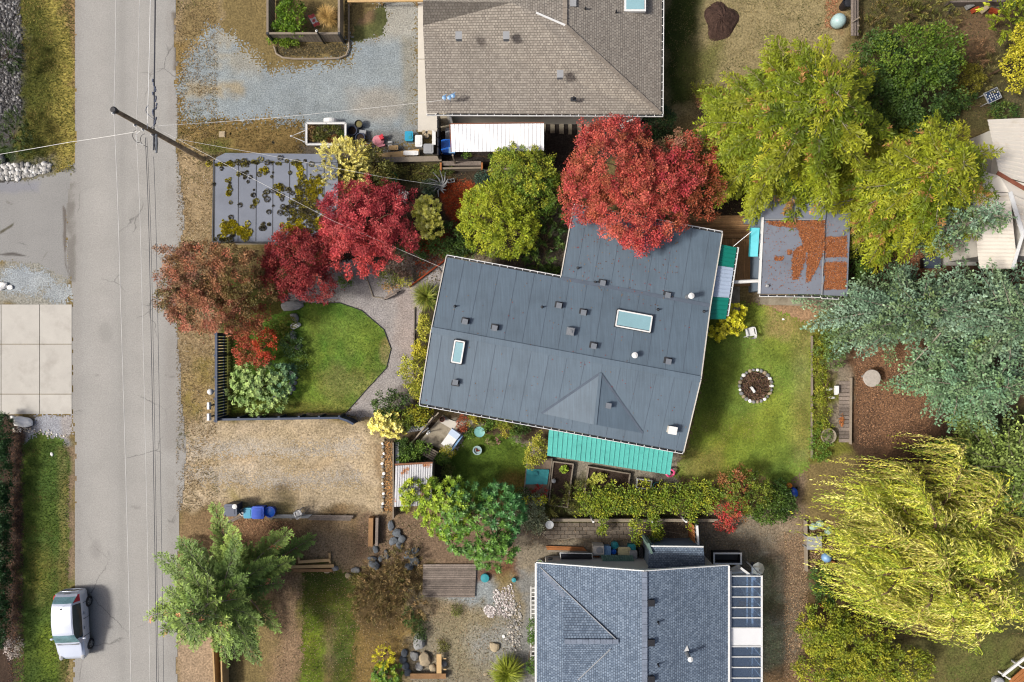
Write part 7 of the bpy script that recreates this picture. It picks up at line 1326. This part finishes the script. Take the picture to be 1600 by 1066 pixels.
wl_ = T('retaining_wall', 'low wall with pale cap below the vine hedge', 'retaining wall', P(990, 812)); b = MB(); b.beam(P(862, 812, .26), P(1122, 812.5, .26), .1, .5); b.build('wall', M_CONCD, wl_); b = MB(); b.beam(P(862, 812, .54), P(1122, 812.5, .54), .11, .04); b.build('cap', M_WOOD, wl_)
for x in (925, 1015, 1068): b = MB(); b.box(P(x, 811, .6), (.1, .1, 1.3)); b.build('post', M_WHITE, wl_)
pv = bpy.data.objects.new('paving', None); COL.objects.link(pv); pv['kind'] = 'structure'; pv.location = P(905, 830)
_pm = {}
M_PAV = mat('grey_paver', C(116, 106, 94), .9, .2, 5, 25, .004, .2, rnd=.25)
for j in range(4):
    for i in range(12):
        x = 848 + i * 11.5 + (5 if j % 2 else 0); y = 817 + j * 6.2; b = MB(); q = [P(x + .4, y + 5.8, .03), P(x + 11, y + 5.8, .032), P(x + 11, y + .3, .03), P(x + .4, y + .3, .028)]; b.prism(q, .03); b.build('paver', M_PAV, pv)
ls = T('dish_lamp', 'silver dish lamp at the left end of the retaining wall', 'lamp', P(857, 812)); c = P(857, 812); b = MB(); b.lathe(c, [(.05, 0), (.03, .05), (.03, 1.0)], 8); b.build('stem', M_GREYM, ls); b = MB(); b.lathe(c + Vector((0, 0, 1.0)), [(.04, 0), (.2, .08), (.24, .14), (.1, .1)], 14); b.build('shade', M_GREYP, ls)
b = MB(); b.tube([P(x, y, .03) for x, y in ((838, 822), (845, 833), (856, 841), (880, 843), (920, 836), (960, 829), (1000, 828), (1040, 830), (1075, 836))], .018, 5); one('garden_hose', M_WOOD, 'pale hose lying across the path below the retaining wall', 'hose', b)
gt = T('timber_gate', 'orange timber gate with white post beside the lean-to', 'gate', P(1082, 832))
for k in range(4): b = MB(); b.beam(P(1079 + k * .5, 816 + k * 7, .8), P(1079.5 + k * .5, 822 + k * 7, .8), .05, 1.3); b.build('board', M_CEDAR, gt)
b = MB(); b.beam(P(1084, 816, .75), P(1086, 846, .75), .1, 1.5); b.build('post', M_WHITE, gt); b = MB(); b.box(P(1089, 830, .9), (.1, .12, .16)); b.build('latch', M_BLACK, gt)
b = MB(); b.beam(P(1076, 846, .5), P(1092, 856, .5), .3, .4); one('green_cover', mat('green_sheet', C(120, 140, 122), .7), 'greenish board leaning beside the orange timber gate', 'board', b)

# ------------------------------------------------------------------ clutter beside the blue house
tp = T('timber_pile', 'orange timbers lying beside the blue shingled house', 'timber', P(883, 856))
for k in range(4): b = MB(); b.beam(P(853 + k, 854 + k * 2.2, .12 + .03 * (k % 2)), P(912 + k * 2, 856 + k * 2.0, .12), .09, .08); b.build('timber', M_CEDAR if k < 3 else M_WOOD, tp)
bp = T('solar_panel', 'dark glass panel with white frame leaning by the blue house', 'panel', P(901, 871)); q = [P(877, 878, .5), P(926, 877, .5), P(925, 865, 1.0), P(875, 864, 1.0)]
b = MB(); [b.beam(q[i], q[(i + 1) % 4], .05, .05) for i in range(4)]; b.build('frame', M_WHITE, bp); b = MB(); b.prism([p.lerp(sum(q, Vector()) / 4, .03) for p in q], .02); b.build('pane', mat('dark_glass', C(40, 42, 52), .15, .1, 2, 20, 0, .7), bp); b = MB(); b.box(P(882, 876, .25), (.06, .06, .5)); b.box(P(920, 876, .25), (.06, .06, .5)); b.build('leg', M_WOOD, bp)
cr = T('plastic_crate', 'grey slotted crate below the dark glass panel', 'crate', P(917, 880)); c = P(917, 880, .3); 
for k in range(4): b = MB(); b.box(c + Vector((0, -.15 + k * .1, 0)), (.4, .03, .3)); b.build('slat', M_GREYP, cr)
for s_ in (-1, 1): b = MB(); b.box(c + Vector((s_ * .19, 0, .01)), (.03, .4, .3)); b.build('side', M_GREYP, cr)
b = MB(); [b.beam(P(926 + k * 4, 868, .3), P(930 + k * 4, 884, .2), .12, .05) for k in range(3)]; b.box(P(932, 878, .12), (.5, .4, .2)); one('board_stack', M_CEDAR, 'short brown boards right of the dark glass panel', 'timber', b)
ac = T('heat_pump', 'white heat pump box beside the storage totes', 'heat pump', P(933, 854)); c = P(933, 854, .02); b = MB(); b.box(c + Vector((0, 0, .38)), (.62, .5, .7)); b.build('casing', M_OFFW, ac); b = MB(); b.lathe(c + Vector((.05, .0, .735)), [(.2, 0), (.2, .015), (.03, .02)], 14); b.build('fan_grille', M_GREYP, ac); b = MB(); b.box(c + Vector((-.1, -.32, .3)), (.4, .1, .5)); b.build('side_box', M_GREYP, ac)
box_lid('storage_tote', 'pale blue storage tote right of the heat pump', 'tote', 947, 857, .36, .52, .5, M_SKYB); pot('round_bucket', 'teal bucket above the small blue bucket', 'bucket', 959, 849, .22, .4, M_TEALP, M_TEALP); pot('round_bucket', 'small bright blue bucket between the totes', 'bucket', 957.5, 859.5, .15, .35, M_BLUE2, M_BLUE2)
box_lid('storage_tote', 'clear tote with yellow rim right of the blue bucket', 'tote', 973, 859, .66, .56, .5, M_GREYP, mat('yellow_rim', C(214, 204, 160), .5)); box_lid('storage_tote', 'clear tote with grey lid at the right of the tote row', 'tote', 987, 862, .38, .44, .55, M_SKYB, M_GREYP); box_lid('storage_tote', 'teal tote behind the clear totes', 'tote', 985, 852, .4, .3, .4, M_TEALP)
gp = T('green_panel_roof', 'green ribbed panel cover beside the lean-to', 'cover', P(965, 876)); ribbed(P(944, 884, .9), P(992, 885, .9), P(989, 868, 1.1), P(938, 867, 1.1), 14, .02, .4).build('sheet', mat('sage_metal', C(108, 142, 130), .5), gp); b = MB(); [b.box(P(x, 878, .45), (.06, .06, .9)) for x in (945, 988)]; b.build('post', M_WOOD, gp)
b = MB(); b.box(P(1000, 861, .4), (.22, .5, .75)); b.lathe(P(1000, 856, .8), [(.1, 0), (.1, .1)], 8); one('black_barbecue', M_BLACK, 'black covered barbecue beside the lean-to', 'barbecue', b)
gc = T('gas_cylinder', 'white gas cylinder in front of the lean-to', 'gas cylinder', P(1005, 876)); c = P(1005, 876); b = MB(); b.lathe(c, [(.16, 0), (.18, .05), (.18, .45), (.12, .56), (.04, .6)], 14); b.build('tank', M_WHITE, gc, True); b = MB(); b.lathe(c + Vector((0, 0, .6)), [(.08, 0), (.08, .08), (.02, .1)], 10); b.build('valve', M_GREYM, gc)
pot('plant_pot', 'green plant in a pale pot at the corner of the blue house', 'pot', 843, 877, .2, .35, M_GREYP, mat('pot_plant', C(112, 132, 62), .9, .35, 9))
b = MB(); b.box(P(861, 876, .3), (.5, .3, .6)); b.box(P(860, 874, .65), (.25, .2, .12)); one('dark_box', M_BLACK, 'dark box between pot plant and dark glass panel', 'box', b)
lw = T('white_ladder', 'white aluminium ladder along the wall of the blue house', 'ladder', P(833, 980)); 
for x in (829.5, 836): b = MB(); b.beam(P(x, 916, .55), P(x, 1042, .55), .05, .07); b.build('rail', M_WHITE, lw)
for k in range(19): b = MB(); y = 919 + k * 6.6; b.beam(P(829.5, y, .55), P(836, y, .55), .05, .03); b.build('rung', M_WHITE, lw)
b = MB(); [b.box(P(833, y, .26), (.3, .06, .5)) for y in (935, 1025)]; b.build('bracket', M_GREYM, lw)
bx = T('cold_frame', 'long dark trough with white rim beside the lean-to', 'trough', P(1132, 868)); c = P(1132, 868, .02); b = MB(); [b.box(c + Vector((dx, dy, .28)), (w, d, .55)) for dx, dy, w, d in ((0, -.3, 1.6, .06), (0, .3, 1.6, .06), (-.77, 0, .06, .54), (.77, 0, .06, .54))]; b.box(c + Vector((0, 0, .05)), (1.5, .5, .06)); b.build('body', M_DARK, bx)
b = MB(); [b.box(c + Vector((dx, dy, .575)), (w, d, .04)) for dx, dy, w, d in ((0, -.3, 1.66, .09), (0, .3, 1.66, .09), (-.78, 0, .09, .52), (.78, 0, .09, .52))]; b.build('rim', M_WHITE, bx)
ps = T('parasol', 'small cream parasol at the corner of the sunroom', 'parasol', P(1176, 881)); c = P(1176, 881, .02); b = MB(); n = 8; rim = [c + Vector((.36 * (1 + .1 * (k % 2)) * math.cos(k * math.pi / 4), .34 * (1 + .08 * (k % 3)) * math.sin(k * math.pi / 4), .9)) for k in range(n)]; b.add(rim + [c + Vector((0, 0, 1.12))], [(k, (k + 1) % n, n) for k in range(n)]); b.build('canopy', mat('cream_cloth', C(222, 212, 190), .85), ps); b = MB(); b.lathe(c, [(.12, 0), (.03, .06), (.03, 1.14)], 8); b.build('pole', M_DARK, ps)
# ------------------------------------------------------------------ east: back lawn furniture and bank
fr = T('stone_ring', 'ring of white stones around a dry flower bed on the back lawn', 'flower bed', P(1180, 603))
for k in range(26):
    a = k * 2 * math.pi / 26; c = P(1180 + 25 * math.cos(a), 603 + 25 * math.sin(a), .02); b = MB(); b.lathe(c, [(.07, -.02), (.12, .05), (.1, .12), (.03, .15)], 7, random.uniform(.7, 1.25), random.uniform(.7, 1.1), a); b.build('stone', (M_ROCKW, M_ROCK, M_ROCKT, M_ROCK)[k % 4], fr)
b = MB(); b.lathe(P(1180, 603), [(.86, 0), (.8, .06), (.02, .1)], 20); b.build('soil', M_SOILD, fr)
lv = Leaves(); r_ = np.random.default_rng(77); n = 900; a = r_.uniform(0, 6.28, n); q = .82 * np.sqrt(r_.random(n)); c = P(1180, 603); B = np.stack([c.x + q * np.cos(a), c.y + q * np.sin(a), np.full(n, .08)], 1); D = r_.normal(0, 1, (n, 3)); D[:, 2] = np.abs(D[:, 2]); lv.add(B, D, r_.normal(0, 1, (n, 3)), r_.uniform(.12, .3, n), .025, pick(r_, [(120, 100, 78), (150, 112, 90), (96, 92, 56), (170, 130, 120)], n)); lv.build('dry_stems', LEAF, fr)
b = MB(); c = P(1176, 609, .2); b.box(c, (.12, .4, .08), .6); b.box(c + Vector((.02, .02, .06)), (.08, .3, .05), .6); one('white_sign', M_WHITE, 'small white board lying inside the stone ring', 'board', b)
chair('garden_chair', 'white chair beside the bright yellow shrub', 1168, 519, .2, M_WHITE, .5)
rock('small white stone at the corner of the back lawn', 1224, 499, 2.5, 2, M_ROCKW, 0, k=1)
b = MB(); [b.beam(P(1268.5, y, .1), P(1268.5, y + 31, .1), .06, .2) for y in range(525, 700, 32)]; one('lawn_board', M_WOOD, 'pale board edging between back lawn and ivy bank', 'edging', b)
wk = T('plank_walk', 'weathered plank walk beside the bare brown ground', 'walkway', P(1320, 640)); planks(wk, [(1311, 596), (1329, 596), (1328, 692), (1311, 692)], 16, M_WOODG, .1); b = MB(); b.beam(P(1329.5, 590, .15), P(1328.5, 694, .15), .05, .25); b.build('side_board', M_WOOD, wk)
litter('leaf_litter', 'orange leaves on the weathered plank walk', [ell(1316, 655, 4, 14)], 260, .09, [(190, 120, 66), (160, 100, 60)], 330, .14)
for x, y, rz, l in ((1295, 608, .1, 'upper flat white stone on the ivy bank'), (1299, 621, .0, 'lower flat white stone on the ivy bank')): rock(l, x, y, 6, 3, M_ROCKW, rz, k=1)
b = MB(); b.beam(P(1306, 603, .3), P(1306, 617, .3), .16, .12); b.beam(P(1309, 603, .35), P(1309, 615, .35), .1, .1); b.box(P(1307, 610, .12), (.2, .3, .24)); one('white_bench_end', M_WHITE, 'white board pair at the head of the plank walk', 'boards', b)
rt = T('round_table', 'round pale table on the bare brown ground under the firs', 'table', P(1352, 590)); c = P(1352, 590); b = MB(); b.lathe(c, [(.48, .7), (.5, .72), (.5, .76), (.48, .78), (.03, .78)], 26); b.build('top', mat('mottled_stone', C(186, 178, 168), .85, .14, 4, 12, .004), rt); b = MB(); b.lathe(c, [(.25, 0), (.08, .06), (.07, .7)], 10); b.build('pedestal', M_ROCK, rt)
pot('round_planter', 'pale round planter at the end of the plank walk', 'planter', 1290, 680, .45, .4, M_CONCD, mat('planter_plants', C(128, 122, 96), .95, .4, 5))
for k, (pts, r0) in enumerate(((((1498, 508, 4.5), (1470, 513, 4.2), (1440, 515, 4.0), (1424, 523, 3.8)), .05), (((1470, 520, 4.2), (1445, 548, 3.6), (1420, 575, 3.0), (1400, 588, 2.6)), .04), (((1470, 570, 3.6), (1440, 582, 3.0), (1425, 584, 2.8), (1408, 596, 2.4)), .04))): b = MB(); b.tube([P(*p) for p in pts], [r0, r0 * .8, r0 * .6, r0 * .25], 6); b.tube([P(*pts[1]), P(pts[1][0] - 30, pts[1][1] - 6, pts[1][2] - .3)], [r0 * .5, .008], 5); one('bare_branch', M_BARKG, ('uppermost', 'longest', 'lowest')[k] + ' bare pale branch hanging over the brown ground', 'branch', b)
litter('leaf_litter', 'brown conifer litter under the firs and round table', [[(1335, 540), (1390, 520), (1460, 600), (1450, 690), (1340, 700)], rect(1340, 380, 1470, 440)], 16000, .09, [(150, 112, 84), (124, 92, 70), (168, 128, 96), (92, 72, 58)], 331)
sl = T('ride_on_toy', 'blue and orange plastic toy at the corner of the back lawn', 'toy', P(1238, 767)); c = P(1239, 768, .02); b = MB(); b.lathe(c, [(.14, 0), (.2, .12), (.18, .3), (.05, .36)], 12, .9, 1.5, .3); b.build('body', M_BLUE, sl); b = MB(); b.lathe(P(1232, 758, .3), [(.05, 0), (.16, .06), (.15, .18), (.03, .22)], 12); b.build('head', M_ORANGE, sl); [MB().tube([c + Vector((s_ * .16, y, .1)), c + Vector((s_ * .22, y, .1))], .1, 10).build('wheel', M_BLACK, sl) for s_ in (-1, 1) for y in (-.2, .2)]
tb = T('square_table', 'pale square table beside the wood chip border', 'table', P(1264, 843)); c = P(1264, 843); b = MB(); b.box(c + Vector((0, 0, .7)), (.86, .76, .05)); b.build('top', M_GREYP, tb); [MB().box(c + Vector((sx * .36, sy * .3, .34)), (.05, .05, .68)).build('leg', M_GREYP, tb) for sx in (-1, 1) for sy in (-1, 1)]
b = MB(); b.beam(P(1258.5, 813, .15), P(1259.5, 892, .15), .1, .3); one('border_board', M_WOOD, 'pale board border beside the square table', 'edging', b)
b = MB(); c = P(1288, 869, .02); b.lathe(c, [(.1, 0), (.25, .12), (.3, .28), (.24, .42), (.05, .52)], 16); one('blue_ball', M_SKYB, 'pale blue ball under the willow edge', 'ball', b, smooth=True)
b = MB(); c = P(1297, 880, .02); b.lathe(c, [(.12, 0), (.2, .1), (.18, .2), (.02, .24)], 12, 1.4, .9, .3); one('orange_tub', M_CEDAR, 'orange brown tub below the pale blue ball', 'tub', b)
b = MB(); c = P(1283, 943, .02); b.box(c + Vector((0, 0, .2)), (.25, .3, .35), .5); b.lathe(c + Vector((-.12, 0, .38)), [(.05, 0), (.1, .06), (.03, .14)], 8); one('red_toy', M_RED, 'small red toy in the shrub under the willow', 'toy', b)
b = MB(); [b.lathe(P(x, y, .02), [(.15, 0), (.24, .1), (.18, .22), (.03, .28)], 9, 1.2, .9, a) for x, y, a in ((1280, 818, .2), (1293, 829, .9), (1270, 822, .4))]; one('tarpaulin', mat('pale_green_tarp', C(170, 196, 180), .6, .25, 3), 'pale green crumpled tarpaulin under the willow', 'tarpaulin', b)
litter('leaf_litter', 'tan wood chips along the border beside the willow', [rect(1260, 812, 1305, 890), rect(1225, 830, 1262, 1060)], 6500, .075, [(176, 144, 110), (146, 116, 90), (196, 168, 132), (116, 94, 74)], 332)
dk = T('brown_deck', 'brown timber deck between the bungalow and the grey shed', 'deck', P(1140, 390)); planks(dk, [(1075, 338), (1190, 336), (1190, 372), (1078, 372)], 12, M_WOODB, .3); planks(dk, [(1122, 373), (1122, 447), (1187, 447), (1187, 373)], 18, M_WOODB, .3); b = MB(); [b.beam(P(1080, y, .14), P(1186, y, .14), .1, .2) for y in (345, 368)]; b.beam(P(1124, 445, .14), P(1186, 445, .14), .1, .2); each(b, 'joist', M_WOODG, dk)
aq = T('window_awning', 'aqua painted awning on the west wall of the grey shed', 'awning', P(1178, 378, 2.0)); b = MB(); b.prism([P(1171, 401, 1.95), P(1184, 401, 2.15), P(1187, 356, 2.15), P(1173, 356, 1.95)], .04); b.build('panel', M_AQUA, aq); [MB().beam(P(1173, y, 1.93), P(1188, y, 1.7), .04, .04).build('strut', M_WHITE, aq) for y in (360, 398)]; b = MB(); b.beam(P(1170.5, 401, 1.94), P(1172.5, 356, 1.94), .04, .1); b.build('front_edge', M_TEALP, aq)
b = MB(); b.tube([P(1143, 441, 1.9), P(1186, 439, 1.9)], .1, 12); one('white_pipe', M_WHITE, 'white pipe between the porch awning and grey shed', 'pipe', b)
wire('pale cable from the porch awning to the shed', [P(1146, 385, 2.5), P(1174, 362, 2.6)], .015, M_WIREL, .02)
b = MB(); b.box(P(1170, 345, .55), (.6, .4, .05)); b.box(P(1170, 345, .42), (.5, .3, .2)); one('grey_table', M_GREYM, 'grey table on the brown deck under the cedar', 'table', b)
b = MB(); b.prism([P(1188, 476, .03), P(1255, 478, .03), P(1256, 466, .03), P(1188, 464, .03)], .03); b.prism([P(1140, 500, .028), P(1156, 500, .028), P(1156, 448, .028), P(1144, 448, .028)], .03); o = b.build('shed_path', M_CONCD); o['kind'] = 'structure'
LO = [(164, 100, 60), (142, 84, 50), (184, 122, 78), (152, 92, 56)]
litter('leaf_litter', 'orange leaf litter lying in drifts on the grey shed roof', [[(1240, 345), (1288, 345), (1286, 400), (1275, 420), (1262, 400), (1250, 370)], [(1245, 385), (1262, 382), (1258, 400), (1246, 436), (1238, 438), (1237, 405)], [(1262, 405), (1276, 402), (1272, 425), (1266, 440), (1260, 440)], ell(1217, 404, 7, 3), [(1195, 346), (1245, 346), (1240, 356), (1215, 354)], ell(1233, 394, 4, 4)], 14000, .075, LO, 333, 2.53, 4, curl=.5)
litter('leaf_litter', 'stray brown leaves scattered over the grey shed roof', [rect(1194, 348, 1284, 455), rect(1286, 345, 1322, 455)], 420, .07, LO, 335, 2.53, 3, curl=.3)
litter('leaf_litter', 'orange leaf litter on the lower strip of the grey shed roof', [rect(1289, 370, 1323, 402), rect(1287, 410, 1322, 452)], 5200, .075, LO, 334, 2.42, 2, curl=.3)
# moss on the garage roof: cushions anyone could pick apart only in the larger ones
def moss(n_, clusters, seed):
    r = np.random.default_rng(seed); lvm = Leaves(); cols = [(206, 192, 40), (214, 198, 44), (160, 150, 60), (124, 116, 74), (104, 98, 80)]
    for (cx, cy, rx, ry, m, ci) in clusters:
        for k in range(m):
            c = P(cx + r.normal(0, rx), cy + r.normal(0, ry), gz + .01); s_ = r.uniform(.04, .17); q = int(24 + 330 * s_); d = sph(r, q, 0); B = np.array(c) + d * s_ * np.array([1, 1, .55]); c0 = np.array(C(*cols[min(4, max(0, ci + r.integers(-1, 2)))]))
            lvm.add(B - d * .03, unit(d + r.normal(0, .4, (q, 3))), d + r.normal(0, .3, (q, 3)), .07, .06, c0 * r.normal(1, .15, (q, 1)))
    o = lvm.build('moss', M_BLADE, ga_); o['kind'] = 'stuff'
moss(0, [(362, 256, 20, 1.5, 26, 2), (420, 255, 24, 1, 18, 3), (356, 355, 5, 7, 30, 1), (372, 358, 10, 4, 34, 0), (385, 365, 4, 5, 14, 1), (357, 300, 2, 14, 12, 2), (413, 267, 3, 4, 8, 1), (468, 262, 3, 5, 10, 1), (378, 274, 5, 4, 8, 3), (438, 297, 4, 6, 16, 2), (400, 318, 2, 2, 4, 2), (478, 300, 10, 12, 60, 2), (490, 290, 8, 8, 40, 1), (470, 330, 12, 8, 46, 3), (460, 358, 8, 6, 40, 0), (490, 335, 14, 14, 70, 3), (450, 320, 8, 6, 16, 3), (352, 372, 12, 3, 14, 3), (415, 353, 5, 3, 6, 4), (430, 300, 50, 35, 40, 4), (500, 350, 10, 10, 40, 2), (450, 255, 30, 3, 12, 3)], 340)
# ------------------------------------------------------------------ north-east corner
pot('rain_barrel', 'black round compost barrel at the top beside the plank fence', 'barrel', 1316, 12, .3, .7, M_BLACK, M_DARK); c = P(1307, 36, .02); b = MB(); b.lathe(c, [(.4, 0), (.42, .2), (.4, .4), (.3, .55), (.15, .63), (.02, .65)], 20); one('glass_dome', mat('frosted_dome', C(176, 204, 204), .35, .1, 3), 'pale blue frosted dome above the tallest cedar', 'cloche', b, smooth=True)
pw_ = T('plank_fence', 'weathered grey plank fence at the top above the cedars', 'fence', P(1337, 25))
for k in range(3): b = MB(); b.beam(P(1331.5 + k * 4.0, -30, .9 - k * .1), P(1331.5 + k * 4.0, 56, .9 - k * .1), .13, .05); b.build('plank', M_WOODG, pw_)
b = MB(); b.beam(P(1330, 36, .95), P(1343, 27, .95), .06, .05); [b.box(P(1336, y, .4), (.1, .1, .8)) for y in (0, 45)]; b.build('brace', M_WOOD, pw_)
litter('leaf_litter', 'orange leaves along the plank fence at the top', [rect(1288, -5, 1308, 45), ell(1103, 160, 16, 10)], 900, .09, [(170, 116, 80), (190, 140, 104), (140, 96, 66)], 341)
for k, (x, y, rz, m, l) in enumerate(((1513, 11, .5, M_ROCK, 'grey'), (1522, 17, .4, M_BRICKR, 'orange'), (1536, 16, .7, M_ROCKT, 'cream'), (1550, 19, -.3, M_BRICKR, 'red'))):
    c = P(x, y, .02); b = MB(); b.box(c + Vector((0, 0, .1)), (.42, .26, .2), rz); b.box(c + Vector((0, 0, .21)), (.3, .16, .03), rz); one('paving_block', m, l + ' block in the row of four at the top right', 'block', b)
b = MB(); b.beam(P(1480, 6, .3), P(1590, 4, .3), .1, .5); one('top_fence', M_WOODG, 'grey board fence behind the row of four blocks', 'fence', b)
pc = T('patterned_chair', 'blue and white mosaic topped stand beside the cream metal roof', 'table', P(1538, 156)); c = P(1538, 156); M_MOS = []
b = MB(); b.box(c + Vector((0, 0, .68)), (.8, .62, .04), .45); b.build('top', M_NAVY, pc); m = Matrix.Rotation(.45, 3, 'Z')
for s_, d_ in (((-.41, 0), (.05, .66)), ((.41, 0), (.05, .66)), ((0, .32), (.86, .05)), ((0, -.32), (.86, .05))): b = MB(); b.box(c + m @ Vector((*s_, .7)), (*d_, .05), .45); b.build('rim', M_GREYP, pc)
b = MB(); [b.box(c + m @ Vector((-.32 + .13 * i, -.2 + .13 * j, .705)), (.07, .05, .02), random.uniform(0, 3)) for i in range(6) for j in range(4) if (i + j) % 2 or random.random() < .3]; b.build('mosaic', M_WHITE, pc)
for sx in (-.36, .36):
    for sy in (-.26, .26): b = MB(); b.box(c + m @ Vector((sx, sy, .33)), (.05, .05, .66), .45); b.build('leg', M_GREYP, pc)
bc = box_lid('storage_box', 'dark box with glossy lid beside the concrete pad', 'box', 1448, 412, .9, .62, .5, M_BLACK, mat('dark_glossy', C(70, 80, 96), .2, .1, 3, 20, 0, .6))
od_ = T('orange_deck', 'orange stained deck with white rail in the lower right corner', 'deck', P(1590, 1050)); planks(od_, [(1577, 1064), (1620, 1025), (1660, 1075), (1600, 1110)], 10, M_CEDAR, .4); b = MB(); b.beam(P(1566, 1056, .9), P(1640, 998, .9), .14, .08); b.build('rail', M_WHITE, od_); [MB().box(P(x, y, .45), (.09, .09, .9)).build('post', M_WHITE, od_) for x, y in ((1569, 1055), (1590, 1038), (1612, 1020))]
b = MB(); b.lathe(P(1556, 1063, .02), [(.28, 0), (.3, .3), (.22, .36), (.02, .38)], 16); one('grey_tub', M_GREYP, 'grey tub beside the orange stained deck', 'tub', b)
# ------------------------------------------------------------------ loose litter that breaks up the bare ground
litter('leaf_litter', 'brown leaves and twigs strewn over the bare yards', [rect(430, 815, 660, 1066), rect(640, 935, 815, 1066), rect(560, 800, 660, 900)], 9000, .07, [(120, 98, 70), (150, 122, 90), (90, 78, 56), (170, 150, 120), (96, 96, 56)], 350, amp=10)
litter('leaf_litter', 'dead leaves and twigs in the shade between shrubs', [rect(610, 255, 900, 440), rect(1085, 170, 1180, 340), rect(1340, 0, 1600, 190)], 12000, .08, [(90, 76, 56), (110, 92, 66), (70, 60, 46), (130, 104, 70), (84, 90, 48)], 351, amp=10)
litter('leaf_litter', 'brown leaf scraps on the ground beside the blue house', [rect(1090, 808, 1262, 1066), rect(820, 812, 1080, 860)], 6000, .065, [(126, 106, 84), (150, 124, 96), (96, 86, 66), (176, 150, 120)], 352, amp=10)
litter('leaf_litter', 'reddish leaves dropped under the red maples', [ell(470, 430, 80, 50), ell(575, 370, 90, 70), ell(340, 470, 90, 70)], 1500, .09, [(150, 50, 46), (176, 76, 56), (128, 60, 44)], 353)
# leaves dropped on the bungalow roof
lvr = Leaves(); r_ = np.random.default_rng(71); n_ = 420
uu = np.concatenate([r_.uniform(6.6, 12.5, n_ - 120), r_.uniform(.2, 14.3, 120)]); vv = np.concatenate([-4 + 4.6 * r_.random(n_ - 120) ** 1.8, r_.uniform(.05, 7.9, 120)]); vv = np.where((uu < 6.4) & (vv < 0), .1, vv)
BB = np.array([RP(a, c, .035) for a, c in zip(uu, vv)]); an = r_.uniform(0, 6.28, n_); lvr.add(BB, np.stack([np.cos(an), np.sin(an), r_.uniform(0, .15, n_)], 1), np.stack([r_.normal(0, .2, n_), r_.normal(0, .2, n_), np.ones(n_)], 1), r_.uniform(.04, .09, n_), .05, np.array([C(150, 70, 60), C(120, 84, 60), C(150, 120, 84)])[r_.integers(3, size=n_)])
o = lvr.build('fallen_leaves', M_BLADE, house); o['kind'] = 'stuff'
# mulch heap on the rough grass
r_ = np.random.default_rng(90); c = P(1126, 33); n = 28; vs = [Vector((c.x, c.y, .34))]; fs = []
for j in range(1, 7):
    for k in range(n):
        a = 2 * math.pi * k / n; q = j / 6; rr = q * (1.05 + .12 * math.sin(3 * a + 1) + .08 * math.sin(5 * a)); vs.append(Vector((c.x + rr * math.cos(a) * .95, c.y + rr * math.sin(a) * 1.12, max(-.01, .34 * math.cos(q * math.pi / 2) + r_.normal(0, .025)) if j < 6 else -.02)))
fs += [(0, 1 + k, 1 + (k + 1) % n) for k in range(n)] + [(1 + (j - 1) * n + k, 1 + j * n + k, 1 + j * n + (k + 1) % n, 1 + (j - 1) * n + (k + 1) % n) for j in range(1, 6) for k in range(n)]
b = MB(); b.add(vs, fs); one('mulch_heap', mat('dark_mulch', C(78, 60, 52), .95, .3, 4, 14, .03, .1, fvar=.4), 'dark brown mulch heap on the rough grass at the top', 'mulch heap', b)
